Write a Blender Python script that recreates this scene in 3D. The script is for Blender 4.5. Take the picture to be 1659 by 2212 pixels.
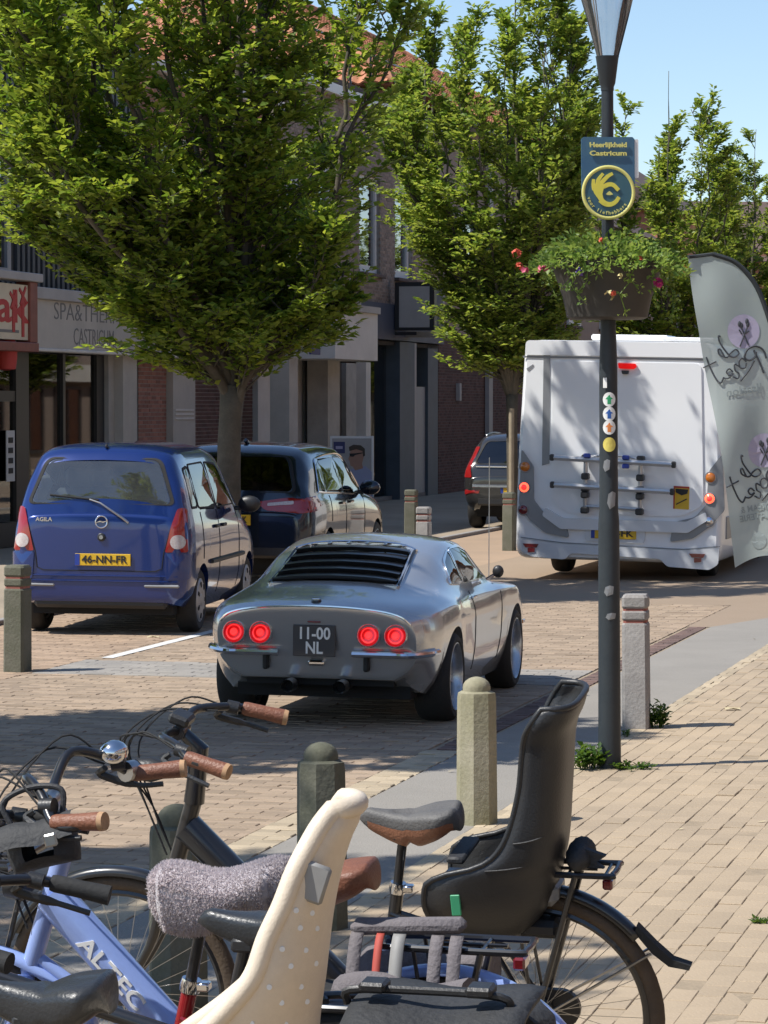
import bpy, bmesh, math, random
import numpy as np
from mathutils import Vector, Matrix, Euler
from mathutils.bvhtree import BVHTree
R = math.radians
for o in list(bpy.data.objects): bpy.data.objects.remove(o)
SC = bpy.context.scene
COL = SC.collection
# ------------------------------------------------------------------ camera
F = 6500.0; CX = 829.5; CY = 1106.0; HOR = 875.0; CAMH = 2.0     # picture units: photo scaled to 1659 x 2212
PITCH = math.atan((CY - HOR) / F)
cd = bpy.data.cameras.new('camera'); cam = bpy.data.objects.new('camera', cd); COL.objects.link(cam)
cam.location = (0, 0, CAMH); cam.rotation_euler = (R(90) - PITCH, 0, 0)
cd.sensor_fit = 'HORIZONTAL'; cd.sensor_width = 36; cd.lens = 36 * F / 1659
cd.clip_start = 0.5; cd.clip_end = 3000
SC.camera = cam
# ------------------------------------------------------------------ sky, sun, exposure
SUN_EL = R(54); SUNH = Vector((-0.945, -0.327, 0)).normalized()
TOSUN = Vector((SUNH.x * math.cos(SUN_EL), SUNH.y * math.cos(SUN_EL), math.sin(SUN_EL)))
W = bpy.data.worlds.new('World'); SC.world = W; W.use_nodes = True
wn = W.node_tree.nodes; wl = W.node_tree.links
bg = wn.get('Background') or wn.new('ShaderNodeBackground')
sky = wn.new('ShaderNodeTexSky'); sky.sky_type = 'NISHITA'; sky.sun_disc = False
sky.sun_elevation = SUN_EL; sky.sun_rotation = math.atan2(SUNH.x, SUNH.y)
sky.air_density = 0.9; sky.dust_density = 0.15; sky.ozone_density = 2.2
wl.new(sky.outputs[0], bg.inputs['Color']); bg.inputs['Strength'].default_value = 0.135
ld = bpy.data.lights.new('sun', 'SUN'); ld.energy = 5.0; ld.angle = R(0.55); ld.color = (1.0, 0.965, 0.905)
sun = bpy.data.objects.new('sun', ld); COL.objects.link(sun)
sun.rotation_euler = TOSUN.to_track_quat('Z', 'Y').to_euler(); sun.location = (-30, -10, 40)
vs = SC.view_settings; vs.view_transform = 'Standard'; vs.look = 'None'; vs.gamma = 1; vs.exposure = 0.25
try: vs.use_curve_mapping = False
except Exception: pass
SC.cycles.use_denoising = True
try: SC.cycles.denoiser = 'OPENIMAGEDENOISE'
except Exception: pass
SC.cycles.max_bounces = 7; SC.cycles.transparent_max_bounces = 12; SC.cycles.transmission_bounces = 6
SC.cycles.caustics_reflective = False; SC.cycles.caustics_refractive = False
# ------------------------------------------------------------------ picture -> place
TH = R(14.3); SN, CS = math.sin(TH), math.cos(TH)                 # heading of the street, right of the view axis
FWD = Vector((0, math.cos(PITCH), -math.sin(PITCH))); UPV = Vector((0, math.sin(PITCH), math.cos(PITCH)))
def ray(px, py): return FWD + Vector(((px - CX) / F, 0, 0)) + UPV * (-(py - CY) / F)
def G(px, py, z=0.0):                                             # pixel on the horizontal plane z
    d = ray(px, py); t = (z - CAMH) / d.z
    return Vector((d.x * t, d.y * t, z))
def AtY(px, py, Y):
    d = ray(px, py); t = Y / d.y
    return Vector((d.x * t, Y, CAMH + d.z * t))
def S(u, v, z=0.0): return Vector((SN * u + CS * v, CS * u - SN * v, z))   # along the street, right of it, up
def toS(p): return (p.x * SN + p.y * CS, p.x * CS - p.y * SN)
VF = -15.5                                                        # the left row of house fronts
def fp(px, py, v=VF):                                             # pixel on the plane v = const -> (u, z)
    d = ray(px, py); t = v / (d.x * CS - d.y * SN)
    return ((d.x * SN + d.y * CS) * t, CAMH + d.z * t)
def project(p):
    q = Vector(p) - Vector((0, 0, CAMH)); dep = q.dot(FWD)
    return (CX + F * q.x / dep, CY - F * q.dot(UPV) / dep)
# ------------------------------------------------------------------ objects
def thing(name, label, cat, loc=(0, 0, 0), rot=(0, 0, 0), group=None, scale=None):
    o = bpy.data.objects.new(name, None); COL.objects.link(o); o.empty_display_size = 0.2
    o.location = loc; o.rotation_euler = rot
    if scale: o.scale = scale
    o['label'] = label; o['category'] = cat
    if group: o['group'] = group
    return o
def tag(o, label, cat, group=None):
    o['label'] = label; o['category'] = cat
    if group: o['group'] = group
    return o
def link(name, me, parent=None, loc=None, rot=None):
    o = bpy.data.objects.new(name, me); COL.objects.link(o)
    if parent is not None: o.parent = parent
    if loc is not None: o.location = loc
    if rot is not None: o.rotation_euler = rot
    return o
def copy_tree(o, parent=None):
    c = o.copy(); COL.objects.link(c); c.parent = parent
    for ch in list(o.children): copy_tree(ch, c)
    return c
ID4 = Matrix.Identity(4)
class MB:
    """collects geometry of one part"""
    def __init__(s): s.v = []; s.f = []
    def add(s, vs_, fs_):
        n = len(s.v); s.v.extend([tuple(p) for p in vs_]); s.f.extend([tuple(i + n for i in f) for f in fs_]); return s
    def box(s, c, d, M=None, bev=0.0):
        x, y, z = d[0] / 2, d[1] / 2, d[2] / 2; M = M or ID4; c = Vector(c)
        if bev <= 0:
            P = [(sx * x, sy * y, sz * z) for sx in (-1, 1) for sy in (-1, 1) for sz in (-1, 1)]
            Fc = [(0, 1, 3, 2), (4, 6, 7, 5), (0, 4, 5, 1), (2, 3, 7, 6), (0, 2, 6, 4), (1, 5, 7, 3)]
            return s.add([c + (M @ Vector(p)) for p in P], Fc)
        b = min(bev, x * .98, y * .98, z * .98); P = []; idx = {}
        for sx in (-1, 1):
            for sy in (-1, 1):
                for sz in (-1, 1):
                    for k, p in enumerate(((sx * x, sy * (y - b), sz * (z - b)), (sx * (x - b), sy * y, sz * (z - b)), (sx * (x - b), sy * (y - b), sz * z))):
                        idx[(sx, sy, sz, k)] = len(P); P.append(p)
        Fc = []
        for a in (-1, 1):
            Fc.append([idx[(a, q, r, 0)] for q, r in ((-1, -1), (1, -1), (1, 1), (-1, 1))][::a])
            Fc.append([idx[(q, a, r, 1)] for q, r in ((-1, -1), (-1, 1), (1, 1), (1, -1))][::a])
            Fc.append([idx[(q, r, a, 2)] for q, r in ((-1, -1), (1, -1), (1, 1), (-1, 1))][::a])
        for a in (-1, 1):
            for q in (-1, 1):
                Fc.append([idx[(a, q, -1, 0)], idx[(a, q, 1, 0)], idx[(a, q, 1, 1)], idx[(a, q, -1, 1)]][::a * q])
                Fc.append([idx[(a, -1, q, 0)], idx[(a, -1, q, 2)], idx[(a, 1, q, 2)], idx[(a, 1, q, 0)]][::a * q])
                Fc.append([idx[(-1, a, q, 1)], idx[(1, a, q, 1)], idx[(1, a, q, 2)], idx[(-1, a, q, 2)]][::a * q])
        for sx in (-1, 1):
            for sy in (-1, 1):
                for sz in (-1, 1):
                    Fc.append([idx[(sx, sy, sz, 0)], idx[(sx, sy, sz, 1)], idx[(sx, sy, sz, 2)]][::sx * sy * sz])
        return s.add([c + (M @ Vector(p)) for p in P], Fc)
    def tube(s, pts, r, n=10, cap=True, flat=1.0):
        """tube through points; r one radius or one each"""
        pts = [Vector(p) for p in pts]; m = len(pts); rr = r if isinstance(r, (list, tuple)) else [r] * m
        P = []; Fc = []; t0 = (pts[1] - pts[0]).normalized()
        a = Vector((0, 0, 1)) if abs(t0.z) < .9 else Vector((1, 0, 0)); nrm = (a - t0 * a.dot(t0)).normalized()
        for i in range(m):
            t = (pts[min(i + 1, m - 1)] - pts[max(i - 1, 0)]).normalized()
            nrm = (nrm - t * nrm.dot(t)).normalized(); b = t.cross(nrm)
            for k in range(n):
                an = 2 * math.pi * k / n
                P.append(pts[i] + nrm * (math.cos(an) * rr[i]) + b * (math.sin(an) * rr[i] * flat))
        for i in range(m - 1):
            for k in range(n):
                Fc.append((i * n + k, i * n + (k + 1) % n, (i + 1) * n + (k + 1) % n, (i + 1) * n + k))
        if cap: Fc.append(tuple(range(n))[::-1]); Fc.append(tuple((m - 1) * n + k for k in range(n)))
        return s.add(P, Fc)
    def lathe(s, prof, n=24, M=None, cap=True):
        """profile [(r, z)] turned about local z"""
        M = M or ID4; P = []; Fc = []; m = len(prof)
        for r, z in prof:
            for k in range(n):
                an = 2 * math.pi * k / n; P.append(M @ Vector((r * math.cos(an), r * math.sin(an), z)))
        for i in range(m - 1):
            for k in range(n): Fc.append((i * n + k, i * n + (k + 1) % n, (i + 1) * n + (k + 1) % n, (i + 1) * n + k))
        if cap: Fc.append(tuple(range(n))[::-1]); Fc.append(tuple((m - 1) * n + k for k in range(n)))
        return s.add(P, Fc)
    def ell(s, c, r, nu=14, nv=8, M=None):
        M = M or ID4; P = []; Fc = []; c = Vector(c)
        for j in range(nv + 1):
            ph = math.pi * j / nv
            for k in range(nu):
                an = 2 * math.pi * k / nu
                P.append(c + (M @ Vector((r[0] * math.sin(ph) * math.cos(an), r[1] * math.sin(ph) * math.sin(an), r[2] * math.cos(ph)))))
        for j in range(nv):
            for k in range(nu): Fc.append((j * nu + k, (j + 1) * nu + k, (j + 1) * nu + (k + 1) % nu, j * nu + (k + 1) % nu))
        return s.add(P, Fc)
    def prism(s, poly, d, M=None):
        """2-D outline (local x, y) given thickness 0..d along local z"""
        M = M or ID4; n = len(poly)
        P = [M @ Vector((x, y, 0)) for x, y in poly] + [M @ Vector((x, y, d)) for x, y in poly]
        Fc = [tuple(range(n))[::-1], tuple(range(n, 2 * n))] + [(i, (i + 1) % n, n + (i + 1) % n, n + i) for i in range(n)]
        return s.add(P, Fc)
    def grid(s, fn, nu, nv, closed_u=False):
        P = [fn(i / (nu if closed_u else nu - 1), j / (nv - 1)) for i in range(nu) for j in range(nv)]; Fc = []
        for i in range(nu if closed_u else nu - 1):
            for j in range(nv - 1): Fc.append((i * nv + j, ((i + 1) % nu) * nv + j, ((i + 1) % nu) * nv + j + 1, i * nv + j + 1))
        return s.add(P, Fc)
    def torus(s, c, R0, r, M=None, n=40, m=10, rz=None):
        M = M or ID4; c = Vector(c); rz = rz or r
        def fn(a, b):
            A = 2 * math.pi * a; B = 2 * math.pi * b
            return c + (M @ Vector(((R0 + r * math.cos(B)) * math.cos(A), (R0 + r * math.cos(B)) * math.sin(A), rz * math.sin(B))))
        return s.grid(fn, n, m + 1, True)
    def mesh(s, name, mat, smooth=True, ang=38, recalc=True):
        me = bpy.data.meshes.new(name); me.from_pydata([tuple(p) for p in s.v], [], s.f)
        if recalc:
            b = bmesh.new(); b.from_mesh(me); bmesh.ops.remove_doubles(b, verts=b.verts, dist=1e-5)
            bmesh.ops.recalc_face_normals(b, faces=b.faces); b.to_mesh(me); b.free()
        if mat: me.materials.append(mat)
        if smooth:
            me.shade_smooth()
            if ang < 180: me.set_sharp_from_angle(angle=R(ang))
        me.update(); return me
    def build(s, name, mat, parent=None, smooth=True, ang=38, loc=None, rot=None, recalc=True):
        return link(name, s.mesh(name, mat, smooth, ang, recalc), parent, loc, rot)
def Rz(a): return Matrix.Rotation(a, 4, 'Z')
def Rx(a): return Matrix.Rotation(a, 4, 'X')
def Ry(a): return Matrix.Rotation(a, 4, 'Y')
def T(*p): return Matrix.Translation(Vector(p))
def rpoly(corners, r, n=4):
    """rounded polygon outline"""
    out = []; m = len(corners); rr = r if isinstance(r, (list, tuple)) else [r] * m
    for i in range(m):
        p = Vector(corners[i]); a = Vector(corners[i - 1]) - p; b = Vector(corners[(i + 1) % m]) - p
        q = min(rr[i], a.length * .48, b.length * .48); A = p + a.normalized() * q; B = p + b.normalized() * q
        for k in range(n + 1):
            t = k / n; out.append(tuple(A * (1 - t) ** 2 + p * 2 * t * (1 - t) + B * t * t))
    return out
def circ(cx, cy, r, n=20, ry=None):
    return [(cx + r * math.cos(2 * math.pi * k / n), cy + (ry or r) * math.sin(2 * math.pi * k / n)) for k in range(n)]
def spline(pts, n):
    """Catmull-Rom through points, n samples a segment"""
    pts = [Vector(p) for p in pts]; P = [pts[0] * 2 - pts[1]] + pts + [pts[-1] * 2 - pts[-2]]; out = []
    for i in range(1, len(P) - 2):
        for k in range(n):
            t = k / n
            out.append(.5 * (2 * P[i] + (P[i + 1] - P[i - 1]) * t + (2 * P[i - 1] - 5 * P[i] + 4 * P[i + 1] - P[i + 2]) * t * t + (3 * P[i] - P[i - 1] - 3 * P[i + 1] + P[i + 2]) * t ** 3))
    out.append(pts[-1]); return out
def pchip(x, y, q):
    x = np.asarray(x, float); y = np.asarray(y, float); h = np.diff(x); d = np.diff(y) / h; m = np.zeros(len(x))
    m[0], m[-1] = d[0], d[-1]
    for i in range(1, len(x) - 1):
        if d[i - 1] * d[i] > 0:
            w1 = 2 * h[i] + h[i - 1]; w2 = h[i] + 2 * h[i - 1]; m[i] = (w1 + w2) / (w1 / d[i - 1] + w2 / d[i])
    q = np.clip(q, x[0], x[-1]); k = np.clip(np.searchsorted(x, q) - 1, 0, len(x) - 2); t = (q - x[k]) / h[k]
    return ((1 + 2 * t) * (1 - t) ** 2 * y[k] + t * (1 - t) ** 2 * h[k] * m[k] + t * t * (3 - 2 * t) * y[k + 1] + t * t * (t - 1) * h[k] * m[k + 1])
def text_mesh(txt, size=1.0, bold=0.0, shear=0.0, extrude=0.002, align='CENTER', space=1.0):
    c = bpy.data.curves.new('lettering', 'FONT'); c.body = txt; c.size = size; c.align_x = align; c.align_y = 'CENTER'
    c.offset = bold; c.shear = shear; c.extrude = extrude; c.space_character = space; c.resolution_u = 3
    o = bpy.data.objects.new('lettering', c); COL.objects.link(o)
    dg = bpy.context.evaluated_depsgraph_get(); me = bpy.data.meshes.new_from_object(o.evaluated_get(dg))
    bpy.data.objects.remove(o); me.materials.clear(); return me
def put_text(txt, mat, parent, M, size, bold=0.0, shear=0.0, name='lettering', width=None, extrude=0.002, space=1.0):
    me = text_mesh(txt, size, bold, shear, extrude, 'CENTER', space)
    if width:
        xs = [v.co.x for v in me.vertices]; k = width / (max(xs) - min(xs)); me.transform(Matrix.Diagonal((k, 1, 1, 1)))
    me.transform(M); me.materials.append(mat); return link(name, me, parent)
# ------------------------------------------------------------------ materials
def newmat(name):
    m = bpy.data.materials.new(name); m.use_nodes = True; nt = m.node_tree
    return m, nt.nodes, nt.links, nt.nodes['Principled BSDF']
def setin(b, **k):
    for n, v in k.items():
        for nm in (n, n.replace('_', ' ')):
            if nm in b.inputs: b.inputs[nm].default_value = v; break
def mat(name, col, rough=0.5, metal=0.0, coat=0.0, noise=None, bump=None, spec=0.5, alt=None, island=0.0, emit=None, coat_rough=.04, sheen=0.0, fine=None):
    """noise=(scale, amount): blotches towards alt (or darker); bump=(scale, strength); island: random value per loose piece"""
    m, N, L, b = newmat(name); c4 = (*col, 1)
    setin(b, Roughness=rough, Metallic=metal); b.inputs['Base Color'].default_value = c4
    b.inputs['Specular IOR Level'].default_value = spec
    if coat: b.inputs['Coat Weight'].default_value = coat; b.inputs['Coat Roughness'].default_value = coat_rough
    if sheen: b.inputs['Sheen Weight'].default_value = sheen
    if emit: b.inputs['Emission Color'].default_value = (*emit[0], 1); b.inputs['Emission Strength'].default_value = emit[1]
    cur = None; tc = None
    if noise or bump or island or fine: tc = N.new('ShaderNodeTexCoord')
    if noise:
        t = N.new('ShaderNodeTexNoise'); t.inputs['Scale'].default_value = noise[0]; t.inputs['Detail'].default_value = 6; t.inputs['Roughness'].default_value = .62
        L.new(tc.outputs['Object'], t.inputs['Vector'])
        rp = N.new('ShaderNodeMapRange'); rp.inputs[1].default_value = .35; rp.inputs[2].default_value = .7; rp.inputs[4].default_value = noise[1]
        L.new(t.outputs['Fac'], rp.inputs[0])
        mx = N.new('ShaderNodeMix'); mx.data_type = 'RGBA'; mx.inputs[6].default_value = c4
        a = alt or tuple(x * .45 for x in col); mx.inputs[7].default_value = (*a, 1)
        L.new(rp.outputs[0], mx.inputs[0]); cur = mx.outputs[2]
    if island:
        g = N.new('ShaderNodeNewGeometry'); oi = N.new('ShaderNodeObjectInfo')
        ad = N.new('ShaderNodeMath'); ad.operation = 'ADD'; L.new(g.outputs['Random Per Island'], ad.inputs[0]); L.new(oi.outputs['Random'], ad.inputs[1])
        fr = N.new('ShaderNodeMath'); fr.operation = 'FRACT'; L.new(ad.outputs[0], fr.inputs[0])
        mr = N.new('ShaderNodeMapRange'); mr.inputs[3].default_value = 1 - island; mr.inputs[4].default_value = 1 + island; L.new(fr.outputs[0], mr.inputs[0])
        mu = N.new('ShaderNodeVectorMath'); mu.operation = 'SCALE'
        if cur: L.new(cur, mu.inputs[0])
        else: mu.inputs[0].default_value = col
        L.new(mr.outputs[0], mu.inputs['Scale']); cur = mu.outputs[0]
    if fine:
        t = N.new('ShaderNodeTexNoise'); t.inputs['Scale'].default_value = fine[0]; t.inputs['Detail'].default_value = 3
        L.new(tc.outputs['Object'], t.inputs['Vector'])
        mr = N.new('ShaderNodeMapRange'); mr.inputs[3].default_value = 1 - fine[1]; mr.inputs[4].default_value = 1 + fine[1]; L.new(t.outputs['Fac'], mr.inputs[0])
        mu = N.new('ShaderNodeVectorMath'); mu.operation = 'SCALE'
        if cur: L.new(cur, mu.inputs[0])
        else: mu.inputs[0].default_value = col
        L.new(mr.outputs[0], mu.inputs['Scale']); cur = mu.outputs[0]
    if cur: L.new(cur, b.inputs['Base Color'])
    if bump:
        t = N.new('ShaderNodeTexNoise'); t.inputs['Scale'].default_value = bump[0]; t.inputs['Detail'].default_value = 5
        L.new(tc.outputs['Object'], t.inputs['Vector'])
        bp = N.new('ShaderNodeBump'); bp.inputs['Strength'].default_value = bump[1]; bp.inputs['Distance'].default_value = 0.01
        L.new(t.outputs['Fac'], bp.inputs['Height']); L.new(bp.outputs[0], b.inputs['Normal'])
    return m
def leafmat(name, c1, c2, trans=0.45):
    m, N, L, b = newmat(name); setin(b, Roughness=.45); b.inputs['Specular IOR Level'].default_value = .35
    g = N.new('ShaderNodeNewGeometry'); cr = N.new('ShaderNodeMix'); cr.data_type = 'RGBA'
    cr.inputs[6].default_value = (*c1, 1); cr.inputs[7].default_value = (*c2, 1); L.new(g.outputs['Random Per Island'], cr.inputs[0])
    tc = N.new('ShaderNodeTexCoord'); t = N.new('ShaderNodeTexNoise'); t.inputs['Scale'].default_value = 1.3; t.inputs['Detail'].default_value = 2; L.new(tc.outputs['Object'], t.inputs['Vector'])
    mr = N.new('ShaderNodeMapRange'); mr.inputs[1].default_value = .3; mr.inputs[2].default_value = .7; mr.inputs[3].default_value = .72; mr.inputs[4].default_value = 1.2; L.new(t.outputs['Fac'], mr.inputs[0])
    mu = N.new('ShaderNodeVectorMath'); mu.operation = 'SCALE'; L.new(cr.outputs[2], mu.inputs[0]); L.new(mr.outputs[0], mu.inputs['Scale'])
    L.new(mu.outputs[0], b.inputs['Base Color'])
    tr = N.new('ShaderNodeBsdfTranslucent'); hs = N.new('ShaderNodeHueSaturation'); hs.inputs['Hue'].default_value = .485; hs.inputs['Value'].default_value = 1.5; hs.inputs['Saturation'].default_value = 1.1
    L.new(mu.outputs[0], hs.inputs['Color']); L.new(hs.outputs[0], tr.inputs['Color'])
    mx = N.new('ShaderNodeMixShader'); mx.inputs[0].default_value = trans; L.new(b.outputs[0], mx.inputs[1]); L.new(tr.outputs[0], mx.inputs[2])
    L.new(mx.outputs[0], N['Material Output'].inputs['Surface']); return m
def glassmat(name, tint, refl=0.12, rough=0.02, ior=1.5):
    """thin pane: tinted see-through plus mirror reflection"""
    m, N, L, b = newmat(name); N.remove(b)
    tr = N.new('ShaderNodeBsdfTransparent'); tr.inputs[0].default_value = (*tint, 1)
    gl = N.new('ShaderNodeBsdfGlossy'); gl.inputs['Roughness'].default_value = rough; gl.inputs['Color'].default_value = (1, 1, 1, 1)
    fr = N.new('ShaderNodeFresnel'); fr.inputs[0].default_value = ior
    mr = N.new('ShaderNodeMath'); mr.operation = 'ADD'; mr.use_clamp = True; mr.inputs[1].default_value = refl; L.new(fr.outputs[0], mr.inputs[0])
    mx = N.new('ShaderNodeMixShader'); L.new(mr.outputs[0], mx.inputs[0]); L.new(tr.outputs[0], mx.inputs[1]); L.new(gl.outputs[0], mx.inputs[2])
    L.new(mx.outputs[0], N['Material Output'].inputs['Surface']); return m
def milky(name, tint, refl, veil):  # thin pane with a patchy pale diffuse veil mixed in
    m = glassmat(name, tint, refl); N = m.node_tree.nodes; L = m.node_tree.links; o = N['Material Output']; src = o.inputs['Surface'].links[0].from_socket
    d = N.new('ShaderNodeBsdfDiffuse'); d.inputs[0].default_value = (.5, .52, .52, 1); mx = N.new('ShaderNodeMixShader'); tc = N.new('ShaderNodeTexCoord'); t = N.new('ShaderNodeTexNoise'); t.inputs['Scale'].default_value = 5; L.new(tc.outputs['Object'], t.inputs['Vector'])
    mr = N.new('ShaderNodeMapRange'); mr.inputs[3].default_value = veil * .5; mr.inputs[4].default_value = veil * 1.5; L.new(t.outputs['Fac'], mr.inputs[0]); L.new(mr.outputs[0], mx.inputs[0]); L.new(src, mx.inputs[1]); L.new(d.outputs[0], mx.inputs[2]); L.new(mx.outputs[0], o.inputs['Surface']); return m
M = {}
def mk(k, *a, **kw): M[k] = mat(k, *a, **kw); return M[k]
# ground
mk('paver', (.425, .33, .222), .85, noise=(.8, .7), alt=(.31, .245, .175), island=.08, fine=(90, .16), bump=(60, .25))
mk('road_brick', (.335, .25, .175), .85, noise=(.9, .55), alt=(.29, .22, .15), island=.2, fine=(80, .18), bump=(60, .25))
mk('lane_brick', (.36, .255, .17), .85, noise=(.8, .5), alt=(.25, .185, .135), island=.2, fine=(80, .18), bump=(60, .25))
mk('grey_paver', (.30, .272, .235), .85, noise=(2, .5), alt=(.22, .21, .2), island=.13, fine=(90, .15), bump=(70, .25))
mk('edge_brick', (.47, .38, .26), .85, noise=(3, .4), island=.15, fine=(90, .15), bump=(70, .25))
mk('red_brick_paver', (.15, .095, .078), .85, noise=(3, .6), alt=(.10, .07, .06), island=.35, fine=(60, .2), bump=(60, .35))
mk('joint', (.34, .265, .18), .95, noise=(14, .8), alt=(.25, .2, .14), fine=(120, .3))
mk('asphalt_strip', (.285, .262, .23), .9, noise=(1.2, .55), alt=(.215, .2, .175), fine=(160, .35), bump=(120, .4))
mk('white_paint', (.72, .71, .68), .7, noise=(9, .55), alt=(.45, .42, .37), fine=(80, .1))
mk('far_ground', (.36, .29, .21), .9, noise=(.5, .5), fine=(30, .15))
# masonry
mk('brick_red', (.33, .15, .105), .85, noise=(3, .5), alt=(.22, .1, .08), island=.28, fine=(70, .15), bump=(60, .3))
mk('brick_dark', (.125, .062, .052), .85, noise=(3, .5), island=.3, fine=(70, .15), bump=(60, .3))
mk('brick_tan', (.30, .225, .175), .85, noise=(3, .5), alt=(.21, .155, .125), island=.24, fine=(70, .15), bump=(60, .3))
mk('brick_orange', (.42, .19, .11), .85, noise=(3, .5), island=.24, fine=(70, .15), bump=(60, .3))
mk('mortar', (.33, .30, .27), .95, noise=(8, .5))
mk('mortar_dark', (.16, .14, .13), .95, noise=(8, .5))
mk('concrete', (.34, .315, .27), .9, noise=(6, .6), alt=(.2, .19, .15), fine=(70, .2), bump=(50, .4))
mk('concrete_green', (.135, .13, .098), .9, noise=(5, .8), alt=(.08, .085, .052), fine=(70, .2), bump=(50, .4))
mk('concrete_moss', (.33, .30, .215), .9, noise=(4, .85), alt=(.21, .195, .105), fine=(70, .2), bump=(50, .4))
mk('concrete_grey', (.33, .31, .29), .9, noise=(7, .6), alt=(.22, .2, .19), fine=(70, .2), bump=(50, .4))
mk('band_red', (.3, .1, .075), .7, noise=(20, .5))
mk('plaster_white', (.68, .65, .6), .75, noise=(2, .25), fine=(40, .05))
mk('plaster_cream', (.50, .46, .40), .75, noise=(2, .3), fine=(40, .05))
mk('panel_grey', (.40, .38, .36), .6, noise=(2, .3))
mk('stone_beige', (.44, .41, .365), .75, noise=(3, .4))
mk('cladding_dark', (.055, .058, .062), .55, noise=(3, .4))
mk('navy', (.045, .06, .095), .5, noise=(2, .3))
mk('slate_navy', (.075, .10, .125), .55, noise=(3, .4))
mk('dark_wood', (.05, .035, .03), .5, noise=(6, .5))
mk('frame_black', (.018, .018, .02), .35)
mk('frame_white', (.74, .73, .70), .5, noise=(4, .15))
mk('frame_grey', (.30, .30, .30), .5, noise=(4, .15))
mk('roof_tile', (.43, .18, .09), .75, noise=(2.5, .6), alt=(.28, .12, .07), island=.25, fine=(40, .12), bump=(30, .3))
mk('roof_dark', (.12, .08, .065), .8, noise=(3, .5), island=.2)
mk('interior_dark', (.035, .033, .032), .8)
mk('interior_mid', (.22, .205, .185), .8, noise=(2, .4))
mk('shelf_white', (.55, .54, .52), .6)
mk('sign_cream', (.62, .545, .40), .5, noise=(3, .25))
mk('sign_wood', (.24, .075, .05), .55, noise=(8, .5))
mk('red_print', (.42, .035, .03), .6)
mk('grey_print', (.16, .155, .15), .6)
mk('blue_print', (.05, .22, .32), .6)
mk('black_print', (.015, .015, .016), .6)
mk('navy_print', (.03, .035, .13), .5)
mk('white_print', (.78, .77, .75), .55)
mk('skin_print', (.36, .2, .14), .6); mk('hair_print', (.05, .035, .025), .6); mk('shirt_print', (.30, .32, .46), .6)
M['shop_glass'] = glassmat('shop_glass', (.55, .57, .56), .06)
M['win_glass'] = glassmat('win_glass', (.35, .38, .38), .22)
# metal, plastic, paint
mk('lamp_metal', (.02, .027, .033), .5, .0, noise=(7, .5), alt=(.035, .04, .043), fine=(60, .15), bump=(40, .1))
mk('black_plastic', (.022, .022, .023), .42, fine=(40, .15), bump=(140, .12))
mk('black_soft', (.028, .028, .03), .62, fine=(60, .15), bump=(160, .2))
mk('black_rubber', (.018, .018, .018), .8, fine=(50, .2), bump=(90, .2))
mk('tyre', (.022, .021, .02), .82, noise=(20, .5), alt=(.035, .03, .026), bump=(110, .3))
mk('tyre_brown', (.095, .066, .042), .8, noise=(14, .6), alt=(.05, .036, .026), bump=(110, .3))
mk('black_paint', (.014, .014, .016), .3, .0, coat=.6, fine=(50, .1))
mk('chrome', (.72, .72, .73), .12, 1.0, fine=(30, .06))
mk('steel', (.52, .52, .52), .3, 1.0, noise=(14, .4), fine=(60, .1))
mk('alu', (.60, .59, .58), .4, .6, fine=(40, .1))
mk('silver_rim', (.55, .57, .6), .25, .8, fine=(40, .06))
mk('hubcap', (.42, .42, .43), .4, .5, noise=(8, .4))
mk('underbody', (.012, .012, .012), .9)
mk('paint_silver', (.56, .57, .58), .25, .7, coat=1.0, fine=(260, .05))
mk('paint_blue', (.010, .033, .17), .22, .35, coat=1.0, fine=(260, .06), noise=(1.2, .2))
mk('paint_navy', (.012, .02, .036), .2, .4, coat=1.0, fine=(260, .06))
mk('paint_grey', (.05, .048, .046), .22, .5, coat=1.0, fine=(260, .06))
mk('paint_white', (.84, .845, .85), .28, 0, coat=.5, noise=(1.4, .10), alt=(.72, .72, .7))
mk('gel_white', (.66, .675, .69), .3, 0, coat=.4, noise=(1.4, .12), alt=(.55, .56, .56))
mk('trim_grey', (.26, .265, .275), .35, .2, noise=(2, .2))
mk('lens_red', (.30, .012, .012), .12, coat=1.0, fine=(220, .35))
mk('lens_dark_red', (.16, .012, .016), .15, coat=1.0, fine=(220, .35))
mk('lens_amber', (.55, .16, .015), .12, coat=1.0, fine=(220, .3))
mk('lens_clear', (.55, .53, .52), .12, coat=1.0, noise=(60, .6), alt=(.38, .2, .2))
mk('lamp_red_on', (.5, .01, .01), .15, coat=1.0, emit=((1.0, .0, .004), .42), fine=(300, .5))
mk('lamp_red_core', (.9, .1, .08), .2, emit=((1.0, .02, .02), 1.15))
mk('lamp_orange_on', (.9, .2, .1), .2, coat=1.0, emit=((1.0, .10, .04), 2.0))
mk('plate_yellow', (.72, .44, .02), .45, noise=(9, .15))
mk('plate_blue', (.02, .05, .30), .4)
mk('plate_black', (.012, .014, .026), .35, coat=.4)
M['car_glass'] = glassmat('car_glass', (.30, .34, .345), .05)
M['sky_veil_glass'] = milky('sky_veil_glass', (.50, .54, .56), .10, .07)  # pale diffuse veil painted in for sky reflected in the van's rear window
M['dark_glass'] = glassmat('dark_glass', (.10, .11, .115), .05)
mk('louvre', (.012, .012, .014), .35, coat=.3)
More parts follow.
